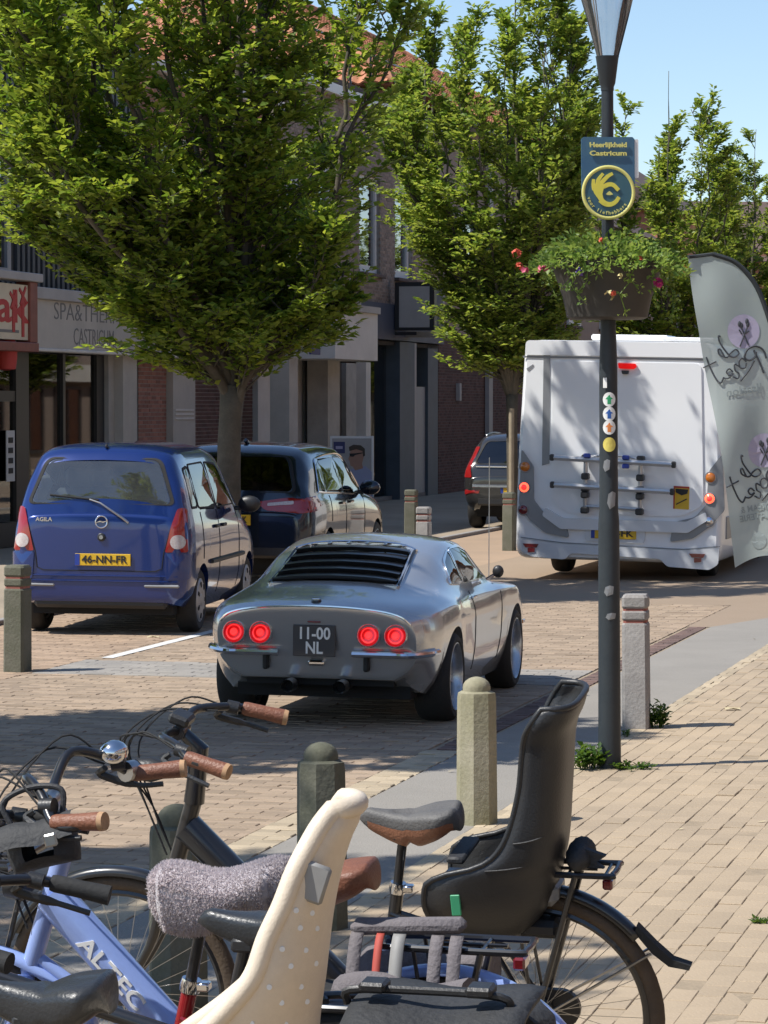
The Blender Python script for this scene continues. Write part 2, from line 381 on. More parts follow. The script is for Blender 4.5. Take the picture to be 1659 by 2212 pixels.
# bikes and small things
mk('bike_blue', (.31, .42, .78), .32, .1, coat=.7, fine=(80, .05))
mk('bike_red', (.34, .008, .014), .25, .3, coat=1.0)
mk('bike_cream', (.62, .57, .48), .45)
mk('leather_brown', (.22, .085, .045), .5, noise=(16, .6), alt=(.13, .05, .03), bump=(120, .35))
mk('cork_end', (.5, .3, .16), .7, noise=(50, .6))
mk('saddle_grey', (.11, .105, .10), .6, fine=(80, .12), bump=(140, .25))
mk('saddle_tan', (.30, .13, .07), .45, noise=(8, .5), alt=(.2, .085, .05), bump=(120, .25))
mk('saddle_black', (.025, .027, .03), .38, coat=.15, fine=(80, .15), bump=(140, .2))
mk('fur', (.50, .455, .465), .95, noise=(22, .7), alt=(.26, .225, .25), sheen=.7, bump=(55, .9))
M['fur_pile'] = leafmat('fur_pile', (.48, .44, .445), (.60, .55, .555), .5)
mk('bag_grey', (.17, .152, .158), .9, noise=(9, .5), alt=(.11, .1, .105), fine=(220, .2), bump=(90, .5))
mk('bag_black', (.035, .036, .038), .7, noise=(7, .5), fine=(160, .2), bump=(60, .5))
mk('strap_red', (.42, .07, .05), .7)
mk('seat_cream', (.74, .63, .49), .45, noise=(9, .35), alt=(.60, .50, .38), fine=(60, .06), bump=(200, .12))
mk('seat_grey', (.26, .255, .245), .6, fine=(60, .08))
mk('seat_cushion', (.034, .034, .036), .8, noise=(10, .5), bump=(90, .4))
mk('green_label', (.05, .33, .16), .5)
mk('planter', (.036, .033, .03), .55, noise=(9, .5), alt=(.07, .06, .05))
mk('sign_blue', (.045, .125, .225), .4, noise=(4, .6), alt=(.10, .20, .24))
mk('sign_teal', (.055, .14, .16), .4, noise=(5, .5), alt=(.04, .11, .2))
mk('sign_yellow', (.78, .72, .22), .45); mk('sign_lemon', (.82, .72, .10), .45)
mk('sign_white', (.82, .82, .80), .4)
mk('st_green', (.03, .34, .14), .45); mk('st_blue', (.03, .12, .42), .45); mk('st_orange', (.75, .25, .07), .45); mk('st_yellow', (.74, .62, .14), .45)
mk('flower_red', (.62, .10, .05), .6); mk('flower_orange', (.75, .17, .04), .6); mk('flower_pink', (.62, .11, .20), .6); mk('flower_purple', (.12, .06, .32), .6); mk('flower_cream', (.7, .6, .3), .6); mk('flower_magenta', (.48, .03, .2), .6)
mk('bark', (.115, .098, .072), .95, noise=(5, .8), alt=(.05, .045, .033), fine=(50, .2), bump=(16, .9))
mk('bark_twig', (.10, .088, .066), .95, noise=(8, .6))
mk('stake', (.35, .29, .2), .9, noise=(6, .5))
M['leaf_a'] = leafmat('leaf_a', (.10, .185, .03), (.32, .39, .07), .5)
M['leaf_b'] = leafmat('leaf_b', (.12, .21, .038), (.34, .40, .085), .5)
M['leaf_basket'] = leafmat('leaf_basket', (.10, .19, .04), (.26, .34, .09))
M['leaf_weed'] = leafmat('leaf_weed', (.05, .11, .02), (.11, .18, .035))
M['dry'] = mat('dry', (.5, .42, .26), .8)
def flagmat():
    m, N, L, b = newmat('flag_cloth'); b.inputs['Base Color'].default_value = (.44, .50, .48, 1); setin(b, Roughness=.75)
    tr = N.new('ShaderNodeBsdfTranslucent'); tr.inputs[0].default_value = (.46, .52, .5, 1)
    mx = N.new('ShaderNodeMixShader'); mx.inputs[0].default_value = .38; L.new(b.outputs[0], mx.inputs[1]); L.new(tr.outputs[0], mx.inputs[2])
    t2 = N.new('ShaderNodeBsdfTransparent'); m2 = N.new('ShaderNodeMixShader'); m2.inputs[0].default_value = .1
    L.new(mx.outputs[0], m2.inputs[1]); L.new(t2.outputs[0], m2.inputs[2]); L.new(m2.outputs[0], N['Material Output'].inputs['Surface']); return m
M['flag'] = flagmat()
mk('flag_lilac', (.42, .39, .52), .75); mk('flag_ink', (.05, .055, .065), .75); mk('flag_ink2', (.27, .31, .31), .8); mk('flag_hem', (.025, .03, .033), .7)
def lampglass():
    m = milky('lamp_glass', (.88, .9, .92), .06, .10); return m
M['lamp_glass'] = lampglass()
# ------------------------------------------------------------------ ground, road, pavement
def sheet(name, poly, z, m, parent=None):
    b = MB(); b.add([(*S(u, v).xy, z) for u, v in poly], [tuple(range(len(poly)))]); o = b.build(name, m, parent, smooth=False, recalc=False)
    for p in o.data.polygons:
        if p.normal.z < 0: o.data.flip_normals()
        break
    if parent is None: o['kind'] = 'structure'
    return o
g = MB(); g.add([(-900, -300, -.05), (900, -300, -.05), (900, 1800, -.05), (-900, 1800, -.05)], [(0, 1, 2, 3)])
ground = g.build('ground', M['far_ground'], smooth=False, recalc=False); ground['kind'] = 'structure'
rng = random.Random(5)
def inview(p, mg=0.9):
    if p.y < 4.5: return False
    lim = p.y * .1276
    return -lim - mg < p.x < lim + mg and project((p.x, p.y, 0))[1] < 2212 + 120
def brick_shape(lu, lv, h=.03, ins=.004):
    a, b = lu / 2, lv / 2; c, d = a - ins, b - ins
    P = [(-a, -b, -h), (a, -b, -h), (a, b, -h), (-a, b, -h), (-a, -b, -ins), (a, -b, -ins), (a, b, -ins), (-a, b, -ins), (-c, -d, 0), (c, -d, 0), (c, d, 0), (-c, d, 0)]
    Fc = [(8, 9, 10, 11)] + [(i, (i + 1) % 4, 4 + (i + 1) % 4, 4 + i) for i in range(4)] + [(4 + i, 4 + (i + 1) % 4, 8 + (i + 1) % 4, 8 + i) for i in range(4)]
    return P, Fc
def brick_field(parent, name, u0, u1, v0, v1, lu, lv, m, n_ind=300, gap=.0045, jit=.0016, bond=.5, keep=None, along=False):
    """paving bricks in courses across the street; the ones that show largest are objects of their own"""
    P0, F0 = brick_shape(lu - (gap if not along else .003), lv - (.0025 if not along else .0022), ins=.0022 if along else .003); sh = MB().add(P0, F0).mesh(name, m, smooth=False)
    items = []; i = 0; u = u0 + lu / 2
    while u < u1 - lu * .4:
        off = 0 if along else (i % 2) * lv * bond; v = v0 + lv / 2 + off - (lv if off else 0)
        while v < v1 + lv * .5:
            vc, hv = v, lv
            a = max(v - lv / 2, v0); b_ = min(v + lv / 2, v1)
            if b_ - a > .03 and (keep is None or keep(u, v)):
                p = S(u + (lu / 2 if along and int(round((v - v0) / lv - .5)) % 2 else 0), (a + b_) / 2)
                if inview(p): items.append((p, (b_ - a) / lv))
            v += lv
        u += lu; i += 1
    items.sort(key=lambda t: t[0].y)
    vis = [k for k, (p, w) in enumerate(items) if w > .95 and -20 < project((p.x, p.y, 0))[0] < 1680 and project((p.x, p.y, 0))[1] < 2215]
    ind = set(vis[:n_ind]); V = []; Fs = []
    for k, (p, w) in enumerate(items):
        rot = Euler((rng.gauss(0, .006), rng.gauss(0, .006), R(90) - TH + rng.gauss(0, .01)))
        z = rng.gauss(0, jit)
        if k in ind: link(name, sh, parent, (p.x, p.y, z), rot)
        else:
            Mx = Matrix.Translation((p.x, p.y, z)) @ rot.to_matrix().to_4x4() @ Matrix.Diagonal((1, w, 1, 1)) if False else Matrix.Translation((p.x, p.y, z)) @ rot.to_matrix().to_4x4()
            n = len(V); V.extend([tuple(Mx @ Vector((q[0], q[1] * w, q[2]))) for q in P0]); Fs.extend([tuple(n + j for j in f) for f in F0])
    if V:
        b = MB(); b.v = V; b.f = Fs; o = b.build(name + '_bed', m, parent, smooth=False); o['kind'] = 'stuff'
# local x of a brick = along the street, local y = across:  rotate so that x -> u
_old = Euler
UE = 30.0
pav = sheet('pavement', [(-6, -3.0), (27.2, -3.0), (28.6, -2.2), (29.2, -.8), (29.2, 9), (-6, 9)], -.0035, M['joint'])
edge = sheet('kerb', [(-6, -3.1), (27.2, -3.1), (27.2, -3.0), (-6, -3.0)], -.0075, M['joint'])
strip = sheet('kerb_strip', [(-6, -3.84), (27, -3.84), (28.6, -3.4), (29.8, -2.4), (30.2, -.8), (30.2, 9), (29.2, 9), (29.2, -.8), (28.6, -2.2), (27.2, -3.1), (-6, -3.1)], -.002, M['asphalt_strip'])
gut = sheet('gutter', [(-6, -4.06), (27, -4.06), (27, -3.84), (-6, -3.84)], -.0085, M['joint'])
road = sheet('road', [(-6, -8.1), (UE, -8.1), (UE, -4.06), (-6, -4.06)], -.008, M['joint'])
lane = sheet('parking_lane', [(-6, -10.1), (UE + 6, -10.1), (UE + 6, -8.1), (-6, -8.1)], -.0078, M['joint'])
sheet('road', [(UE, -8.1), (190, -8.1), (190, -3.9), (33, -3.9), (33, 30), (30.2, 30), (30.2, -.8), (29.8, -2.4), (28.6, -3.4), (27, -3.84), (27, -4.06), (UE, -4.06)], -.004, M['road_brick'])
sheet('parking_lane', [(UE + 6, -10.1), (190, -10.1), (190, -8.1), (UE + 6, -8.1)], -.003, M['lane_brick'])
sheet('sidewalk', [(-6, VF), (190, VF), (190, -10.2), (-6, -10.2)], .0, M['far_ground'])
sheet('sidewalk', [(33, -3.9), (190, -3.9), (190, 3), (33, 3)], .0, M['far_ground'])
kb = MB()
for k in range(60): kb.box(S(5 + k * 1.0, -10.15, .02), (.995, .1, .06), Rz(R(90) - TH), .008)
o = kb.build('kerb', M['concrete_grey'], smooth=False); o['kind'] = 'structure'
brick_field(pav, 'paver', 4.0, 27.0, -3.0, 3.6, .19, .095, M['paver'], along=True)
brick_field(edge, 'edging_brick', 4.0, 27.0, -3.1, -3.0, .21, .1, M['edge_brick'], 150)
brick_field(gut, 'gutter_brick', 6.0, 17.0, -4.06, -3.84, .105, .21, M['edge_brick'], 120)
brick_field(gut, 'gutter_brick', 17.0, 27.0, -4.02, -3.87, .07, .15, M['red_brick_paver'], 140)
brick_field(road, 'road_brick', 6.0, 21.1, -8.1, -4.06, .085, .21, M['road_brick'])
brick_field(road, 'road_band_brick', 21.1, 22.3, -8.1, -4.06, .10, .21, M['grey_paver'], 60)
brick_field(road, 'road_brick', 22.3, UE, -8.1, -4.06, .085, .21, M['road_brick'], 0)
brick_field(lane, 'lane_brick', 12.0, UE + 6, -10.1, -8.1, .085, .21, M['lane_brick'], 120)
# parking bay line
pl = MB(); a = S(22.5, -8.02); b_ = S(30.5, -8.1)
def stripe(u0, v0, u1, v1, w):
    p0, p1 = S(u0, v0), S(u1, v1); d = (p1 - p0).normalized(); n = Vector((-d.y, d.x, 0)) * w / 2
    return [(*(p0 - n).xy, .004), (*(p1 - n).xy, .004), (*(p1 + n).xy, .004), (*(p0 + n).xy, .004)]
pl.add(stripe(22.45, -7.98, 29.0, -8.08, .1), [(0, 1, 2, 3)]); o = pl.build('parking_line', M['white_paint'], smooth=False); o['kind'] = 'structure'
# ------------------------------------------------------------------ bollards
def square_bollard(p, h, label, m='concrete_grey', w=.165):
    t = thing('bollard', label, 'bollard', p, (rng.gauss(0, .008), rng.gauss(0, .008), R(90) - TH + rng.gauss(0, .05)), 'square concrete bollards with red bands')
    a = w / 2
    def ring(k, z, c=.018):
        q = a * k; return [(q, -q + c, z), (q, q - c, z), (q - c, q, z), (-q + c, q, z), (-q, q - c, z), (-q, -q + c, z), (-q + c, -q, z), (q - c, -q, z)]
    def stack(levels):
        b = MB(); V = []; Fc = []
        for k, z in levels: V += ring(k, z)
        n = len(levels)
        for i in range(n - 1):
            for j in range(8): Fc.append((i * 8 + j, i * 8 + (j + 1) % 8, (i + 1) * 8 + (j + 1) % 8, (i + 1) * 8 + j))
        Fc.append(tuple(range(8))[::-1]); Fc.append(tuple((n - 1) * 8 + j for j in range(8))); b.add(V, Fc); return b
    z1, z2 = h - .175, h - .10
    stack([(1.03, -.1), (1.0, z1 - .012), (.93, z1)]).build('post', M[m], t, ang=25)
    stack([(.9, z1 - .004), (.9, z1 + .022)]).build('band', M['band_red'], t, ang=25)
    stack([(.93, z1 + .018), (.99, z1 + .028), (.99, z2 - .01), (.93, z2)]).build('collar', M[m], t, ang=25)
    stack([(.9, z2 - .004), (.9, z2 + .02)]).build('band', M['band_red'], t, ang=25)
    stack([(.93, z2 + .016), (1.0, z2 + .028), (1.0, h - .018), (.86, h)]).build('cap', M[m], t, ang=25)
    return t
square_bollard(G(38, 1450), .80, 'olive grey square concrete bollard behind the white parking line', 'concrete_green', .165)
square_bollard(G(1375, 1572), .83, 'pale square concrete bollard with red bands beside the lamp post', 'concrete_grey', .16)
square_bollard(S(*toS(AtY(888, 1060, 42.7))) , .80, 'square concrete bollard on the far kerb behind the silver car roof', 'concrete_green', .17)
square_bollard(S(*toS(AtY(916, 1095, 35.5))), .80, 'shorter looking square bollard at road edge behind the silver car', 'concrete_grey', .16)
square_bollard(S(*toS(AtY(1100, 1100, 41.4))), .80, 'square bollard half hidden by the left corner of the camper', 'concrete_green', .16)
def dome_bollard(p, h, label, m, m2):
    t = thing('bollard', label, 'bollard', p, (rng.gauss(0, .01), rng.gauss(0, .01), R(12)), 'eight sided bollards with domed tops')
    b = MB(); n = 8; rr = [(.101, -.1), (.099, .1), (.094, h - .10), (.09, h - .075), (.074, h - .066)]
    for r, z in rr: b.v += [(r * math.cos(R(22.5 + 45 * k)), r * math.sin(R(22.5 + 45 * k)), z) for k in range(8)]
    for i in range(len(rr) - 1):
        for k in range(8): b.f.append((i * 8 + k, i * 8 + (k + 1) % 8, i * 8 + 8 + (k + 1) % 8, i * 8 + 8 + k))
    b.f.append(tuple(32 + k for k in range(8)))
    b.build('post', M[m], t, ang=25)
    d = MB(); d.lathe([(.066, h - .075), (.067, h - .05)] + [(.067 * math.cos(R(a)), h - .05 + .052 * math.sin(R(a))) for a in (18, 36, 54, 70, 84)], 20)
    d.build('dome', M[m2], t, ang=50); return t
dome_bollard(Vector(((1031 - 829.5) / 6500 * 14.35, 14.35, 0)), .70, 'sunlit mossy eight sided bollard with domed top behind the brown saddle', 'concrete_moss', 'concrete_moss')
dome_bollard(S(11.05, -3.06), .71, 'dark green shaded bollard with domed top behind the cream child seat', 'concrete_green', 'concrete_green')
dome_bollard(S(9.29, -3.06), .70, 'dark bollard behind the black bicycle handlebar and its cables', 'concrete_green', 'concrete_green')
# ------------------------------------------------------------------ lamp post with sign, planter, stickers
LP = G(1317, 1658); LPs = 6500 / LP.y
def lz(py): return AtY(1317, py, LP.y).z
lean = math.atan2(-.012, 1)
lt = thing('street_lamp', 'dark grey street lamp post with clear glass lantern at the kerb', 'street lamp', LP, (0, R(-.35), 0))
zt = lz(188)
b = MB(); b.lathe([(.064, -.1), (.062, .25), (.058, 1.35), (.056, 1.38), (.052, 1.42), (.05, 2.2), (.042, 2.45), (.034, 2.9), (.033, zt)], 24); b.build('post', M['lamp_metal'], lt)
b = MB(); b.lathe([(.036, zt - .02), (.036, zt), (.044, zt + .02), (.062, lz(122) - .01), (.065, lz(122))], 24); b.build('lantern_socket', M['lamp_metal'], lt)
z0 = lz(122)
b = MB(); b.lathe([(.056, z0 - .005), (.07, z0 + .05), (.11, z0 + .2), (.148, z0 + .33), (.165, z0 + .43), (.163, z0 + .5), (.155, z0 + .56)], 32, cap=False); b.build('lantern_glass', M['lamp_glass'], lt, ang=180)
b = MB(); b.lathe([(.155, z0 + .555), (.178, z0 + .565), (.18, z0 + .60), (.14, z0 + .66), (.06, z0 + .70), (.0, z0 + .71)], 32, cap=False); b.build('lantern_cap', M['lamp_metal'], lt)
b = MB(); b.lathe([(.05, z0 + .33), (.052, z0 + .55)], 16); b.build('reflector', M['steel'], lt)
for k in (0, 1, 2):
    an = R(-8 + 120 * k); b = MB(); b.tube([(.06 * math.cos(an), .06 * math.sin(an), z0), (.112 * math.cos(an), .112 * math.sin(an), z0 + .2), (.168 * math.cos(an), .168 * math.sin(an), z0 + .43), (.157 * math.cos(an), .157 * math.sin(an), z0 + .56)], .0035, 6); b.build('lantern_rib', M['lamp_metal' if k == 0 else 'steel'], lt)
# stickers wrapped round the post
def wrap(zc, half_z, half_a, r, m, name, a0=-90, ell=True, parent=lt, shape=None):
    b = MB(); n = 9
    outl = shape or [(math.cos(2 * math.pi * k / 18), math.sin(2 * math.pi * k / 18)) for k in range(18)]
    V = [(r * math.cos(R(a0)), r * math.sin(R(a0)), zc)]
    for s_ in (.5, 1):
        V += [(r * math.cos(R(a0) + x * s_ * half_a / r), r * math.sin(R(a0) + x * s_ * half_a / r), zc + y * s_ * half_z) for x, y in outl]
    k = len(outl); Fc = [(0, 1 + i, 1 + (i + 1) % k) for i in range(k)] + [(1 + i, 1 + k + i, 1 + k + (i + 1) % k, 1 + (i + 1) % k) for i in range(k)]
    b.add(V, Fc); return b.build(name, m, parent, smooth=False)
ARW = [(0, 1), (.9, .1), (.42, .1), (.42, -1), (-.42, -1), (-.42, .1), (-.9, .1)]
for py, c in ((863, 'st_green'), (894, 'st_blue'), (923, 'st_orange')):
    wrap(lz(py), .04, .037, .0605, M['sign_white'], 'route_sticker'); wrap(lz(py), .026, .024, .0612, M[c], 'arrow_print', shape=ARW)
wrap(lz(960), .04, .037, .0605, M['st_yellow'], 'route_sticker')
wrap(lz(827), .028, .011, .0605, M['sign_white'], 'label_sticker', a0=-112, shape=[(1, 1), (-1, 1), (-1, -1), (1, -1)])
for py, a0, hz, hx in ((1005, -105, .035, .02), (1080, -80, .05, .025), (1275, -95, .03, .028), (1330, -85, .02, .03)):
    wrap(lz(py), hz, hx, .0632, M['trim_grey'], 'sticker_remains', a0=a0, shape=[(1, .8), (.2, 1), (-.7, .7), (-1, -.3), (-.4, -1), (.8, -.6)])
# the town sign
sg = thing('town_sign', 'blue town sign with yellow hand emblem on the lamp post', 'sign', (LP.x - .022, LP.y - .075, lz(390)), (0, R(-.5), R(6)))
w2, ht = .147, (lz(298) - lz(481)) / 2
def SGY(py): return lz(py) - lz(390)
def flat(poly, y0, d): # outline in x, z of the sign face
    return MB().prism(poly, d, Matrix(((1, 0, 0, 0), (0, 0, 1, y0), (0, 1, 0, 0), (0, 0, 0, 1))))
cy = SGY(418); cr = .147
board = [(w2, cy + .02)] + rpoly([(w2, ht), (-w2, ht)], .012, 4)[0:0]
outl = [(-w2, cy), ] + [(-w2, ht - .012), (-w2 + .012, ht), (w2 - .012, ht), (w2, ht - .012), (w2, cy)] + [(cr * math.cos(R(-a)), cy + cr * math.sin(R(-a))) for a in range(9, 180, 9)]
flat(outl, 0, .012).build('board', M['sign_blue'], sg, smooth=False)
flat(rpoly([(w2, ht - .012), (w2, cy + .08), (w2 + .022, cy + .08), (w2 + .022, ht - .012)], .008), .004, .03).build('light_edge', M['sign_white'], sg, smooth=False)
b = MB(); b.torus((0, -.004, cy), cr - .008, .0095, Rx(R(90)), 48, 8, .004); b.build('ring', M['sign_yellow'], sg)
flat(circ(0, cy, cr - .012, 40), -.003, .003).build('disc', M['sign_teal'], sg, smooth=False)
# the emblem: open hand whose thumb and finger close to a C
def band(pts, wd, y0=-.008, d=.004):
    p = spline([Vector((x, z, 0)) for x, z in pts], 6); n = len(p); L_, R_ = [], []
    ww = [wd[0] + (wd[1] - wd[0]) * i / (n - 1) for i in range(n)] if isinstance(wd, tuple) else [wd] * n
    for i in range(n):
        t = (p[min(i + 1, n - 1)] - p[max(i - 1, 0)]).normalized(); q = Vector((-t.y, t.x, 0)) * ww[i] / 2
        L_.append(p[i] + q); R_.append(p[i] - q)
    b = MB()
    for i in range(n - 1):
        quad = [L_[i], L_[i + 1], R_[i + 1], R_[i]]
        b.add([(v.x, y0, v.y) for v in quad] + [(v.x, y0 + d, v.y) for v in quad], [(0, 1, 2, 3), (0, 4, 5, 1), (3, 2, 6, 7)])
    return b
E = .147 / 555.0                                                   # emblem drawn in units of the close-up view of the sign
def e(x, y): return ((x - 795) * E, cy - (y - 1335) * E)
hb = MB()
for pts, wd in (([(690, 1215), (800, 1170), (900, 1185), (1005, 1290)], (95, 78)), ([(620, 1480), (720, 1560), (830, 1580), (940, 1530), (1015, 1430)], (120, 70)),
                ([(590, 1200), (720, 1060), (800, 990), (885, 945)], (95, 62)), ([(560, 1200), (580, 1090), (630, 1010), (685, 945)], (90, 58)), ([(500, 1280), (480, 1180), (485, 1060)], (90, 60))):
    q = band([e(*p) for p in pts], (wd[0] * E, wd[1] * E)); hb.add(q.v, q.f)
palm = [e(*p) for p in ((455, 1200), (560, 1150), (640, 1170), (740, 1190), (690, 1270), (665, 1370), (690, 1470), (740, 1540), (700, 1590), (600, 1500), (500, 1360), (455, 1260))]
q = flat(palm, -.0085, .004); hb.add(q.v, q.f)
hb.build('hand_emblem', M['sign_lemon'], sg, smooth=False, recalc=False)
flat([e(*p) for p in ((740, 1370), (780, 1330), (815, 1305), (850, 1330), (890, 1375), (830, 1390), (780, 1388))], -.007, .003).build('crown_print', M['sign_yellow'], sg, smooth=False)
XZ = Matrix(((1, 0, 0, 0), (0, 0, 1, 0), (0, 1, 0, 0), (0, 0, 0, 1)))
XZ = Rx(R(90))
put_text('Heerlijkheid', M['sign_yellow'], sg, T(0, -.006, SGY(316)) @ XZ, .036, .0012, width=.205, extrude=.002)
put_text('Castricum', M['sign_yellow'], sg, T(0, -.006, SGY(334)) @ XZ, .036, .0012, width=.205, extrude=.002)
arc = 'voor liefhebbers'
for k, ch in enumerate(arc):
    if ch == ' ': continue
    an = R(196 + (k / (len(arc) - 1)) * 128)
    rr = cr - .035
    put_text(ch, M['sign_yellow'], sg, T(rr * math.cos(an), -.006, cy + rr * math.sin(an)) @ XZ @ Rz(an + R(90)), .026, .0006, extrude=.002)
bb = MB(); bb.box((.02, .04, ht - .06), (.16, .02, .03)); bb.box((.02, .04, -.05), (.16, .02, .03)); bb.build('bracket', M['steel'], sg, smooth=False)
# planter
pt = thing('flower_basket', 'dark hanging planter of trailing flowers clasped round the lamp post', 'planter', (LP.x - .02, LP.y, lz(625)))
zt_, zb_ = lz(560) - lz(625), lz(690) - lz(625)
b = MB(); b.lathe([(.05, zb_ - .004), (.20, zb_), (.222, zb_ + .01), (.245, zb_ + .12), (.30, zt_ - .05), (.318, zt_ - .045), (.325, zt_), (.31, zt_), (.29, zt_ - .05), (.05, zt_ - .05)], 40); b.build('bowl', M['planter'], pt, ang=30)
b = MB()
for sx in (0, 1):
    an = R(90 * sx + 45); b.tube([(-.31 * math.cos(an), -.31 * math.sin(an), zt_ - .05), (.31 * math.cos(an), .31 * math.sin(an), zt_ - .05)], .012, 6)
b.build('strap', M['lamp_metal'], pt)
rs = np.random.RandomState(11)
def leaf_mesh(name, m, P, D, N_, ln, wd, fold=.25):
    """many folded leaves: base points, directions, normals, lengths, widths"""
    P = np.asarray(P); D = np.asarray(D); N_ = np.asarray(N_); n = len(P)
    D = D / np.linalg.norm(D, axis=1, keepdims=True); Sd = np.cross(D, N_); Sd /= np.maximum(np.linalg.norm(Sd, axis=1, keepdims=True), 1e-6); Nn = np.cross(Sd, D)
    ln = np.asarray(ln).reshape(-1, 1); wd = np.asarray(wd).reshape(-1, 1)
    mid = P + D * ln * .5
    V = np.empty((n, 4, 3)); V[:, 0] = P; V[:, 1] = mid + Sd * wd * .5 + Nn * wd * fold; V[:, 2] = P + D * ln; V[:, 3] = mid - Sd * wd * .5 + Nn * wd * fold
    me = bpy.data.meshes.new(name); me.vertices.add(n * 4); me.vertices.foreach_set('co', V.ravel().astype(np.float32))
    me.loops.add(n * 6); me.polygons.add(n * 2)
    base = (np.arange(n) * 4)[:, None]; idx = np.concatenate([base + 0, base + 1, base + 2, base + 0, base + 2, base + 3], axis=1).ravel()
    me.loops.foreach_set('vertex_index', idx.astype(np.int32)); me.polygons.foreach_set('loop_start', np.arange(0, n * 6, 3, dtype=np.int32))
    me.update(calc_edges=True); me.validate(); me.materials.append(m); return me
def rv(n, s=1.0): return rs.normal(0, s, (n, 3))
# bushy top
n = 1900; an = rs.uniform(0, 2 * np.pi, n); rad = .45 * np.sqrt(rs.uniform(0, 1, n)); top = zt_ + .02 + (.09 + .06 * np.sin(an * 4 + 2) * np.sin(an * 7)) * np.cos(rad / .46 * 1.4) * rs.uniform(0, 1.15, n) + .02 * np.sin(an * 5 + 1) - np.maximum(rad - .31, 0) * .8
P = np.stack([rad * np.cos(an), rad * np.sin(an), top], 1); D = np.stack([np.cos(an), np.sin(an), rs.uniform(-.3, 1.2, n)], 1) + rv(n, .5); Nn = np.array([0, 0, 1]) + rv(n, .5)
fol = link('foliage', leaf_mesh('foliage', M['leaf_basket'], P, D, Nn, rs.uniform(.025, .05, n), rs.uniform(.015, .034, n)), pt); fol['kind'] = 'stuff'
# trailing stems
b = MB(); LP_, LD_, LN_ = [], [], []
tips = []
for k, (a_, dl) in enumerate(((205, .22), (190, .14), (228, .16), (245, .2), (262, .1), (282, .3), (290, .18), (312, .26), (325, .2), (345, .30), (352, .34), (180, .1), (238, .24))):
    an_ = R(a_); r0 = .30; p0 = Vector((r0 * math.cos(an_), r0 * math.sin(an_), zt_ + .01)); pts = [p0]
    for j in range(1, 8):
        f = j / 7; q = Vector(((r0 + .06 * math.sin(f * 2.2) + .02 * math.sin(j * 1.7 + k)) * math.cos(an_ + .1 * math.sin(j * 2 + k)), (r0 + .06 * math.sin(f * 2.2)) * math.sin(an_ + .1 * math.sin(j * 2 + k)), zt_ + .03 * math.sin(f * 3) - dl * f * f)); pts.append(q)
        for _ in range(9): LP_.append(tuple(q + Vector(rs.normal(0, .012, 3)))); LD_.append(tuple(rs.normal(0, 1, 3))); LN_.append(tuple(np.array([0, -.5, 1]) + rs.normal(0, .4, 3)))
    b.tube(pts, .003, 5); tips.append(pts[-1])
st = b.build('trailing_stems', M['leaf_basket'], pt); st['kind'] = 'stuff'
tl = link('trailing_leaves', leaf_mesh('trailing_leaves', M['leaf_basket'], LP_, LD_, LN_, rs.uniform(.018, .036, len(LP_)), rs.uniform(.012, .022, len(LP_))), pt); tl['kind'] = 'stuff'
def blossom(p, m, r=.026):
    P_, D_, N2 = [], [], []
    for k in range(7):                                            # florets of five petals
        d = Vector((rng.gauss(0, 1), rng.gauss(-.6, .8), rng.gauss(.2, .8))).normalized(); c = Vector(p) + d * r * .55; q = d.to_track_quat('Z', 'Y').to_matrix()
        for j in range(5):
            a_ = 2 * math.pi * j / 5 + k; P_.append(tuple(c)); D_.append(tuple(q @ Vector((math.cos(a_), math.sin(a_), .35)))); N2.append(tuple(d))
    n_ = len(P_); return link('blossom', leaf_mesh('blossom', m, P_, D_, N2, rs.uniform(.8, 1.15, n_) * r * .72, rs.uniform(.8, 1.1, n_) * r * .62, .1), pt)
def basketp(px, py, yoff=-.25):
    q = AtY(px, py, LP.y + yoff); return q - Vector((LP.x - .02, LP.y, lz(625)))
for px, py, c, r, yo in ((1116, 548, 'flower_red', .030, -.1), (1122, 575, 'flower_red', .024, -.1), (1133, 585, 'flower_pink', .026, -.15), (1172, 583, 'flower_pink', .03, -.2), (1253, 587, 'flower_purple', .026, -.33),
                         (1316, 638, 'flower_cream', .03, -.36), (1324, 634, 'flower_red', .018, -.37), (1380, 562, 'flower_red', .026, -.3), (1422, 611, 'flower_magenta', .03, -.2), (1472, 582, 'flower_orange', .034, -.05), (1300, 520, 'flower_red', .018, -.2), (1340, 596, 'flower_cream', .016, -.36)):
    blossom(basketp(px, py, yo), M[c], r)
for px in (1116, 1133):
    pass
# weeds at the foot of the post and the bollard
def weed(name, label, p, n, h, spread, lsz):
    t = thing(name, label, 'plant', p); b = MB(); LP2, LD2, LN2 = [], [], []
    for k in range(n):
        a_ = rng.uniform(0, 6.28); rr = spread * math.sqrt(rng.random()); q0 = Vector((rr * .5 * math.cos(a_), rr * .5 * math.sin(a_), -.01)); q1 = Vector((rr * math.cos(a_), rr * math.sin(a_), h * rng.uniform(.4, 1)))
        b.tube([q0, (q0 + q1) / 2 + Vector((0, 0, .02)), q1], .0025, 4)
        for j in range(7):
            f = .3 + .7 * j / 6; q = q0.lerp(q1, f); LP2.append(tuple(q)); LD2.append((math.cos(a_ + j * 2.4), math.sin(a_ + j * 2.4), rng.uniform(.1, .9))); LN2.append((rng.gauss(0, .3), rng.gauss(0, .3), 1))
    b.build('stems', M['leaf_weed'], t); k = len(LP2)
    o = link('leaves', leaf_mesh('leaves', M['leaf_weed'], LP2, LD2, LN2, rs.uniform(.5, 1, k) * lsz, rs.uniform(.3, .5, k) * lsz), t); o['kind'] = 'stuff'; return t
weed('weed', 'tuft of green weeds growing at the foot of the lamp post', (LP.x - .13, LP.y - .05, 0), 26, .13, .13, .07)
weed('weed', 'low weeds spreading over the bricks beside the lamp post base', (LP.x + .12, LP.y - .06, 0), 20, .035, .13, .04)
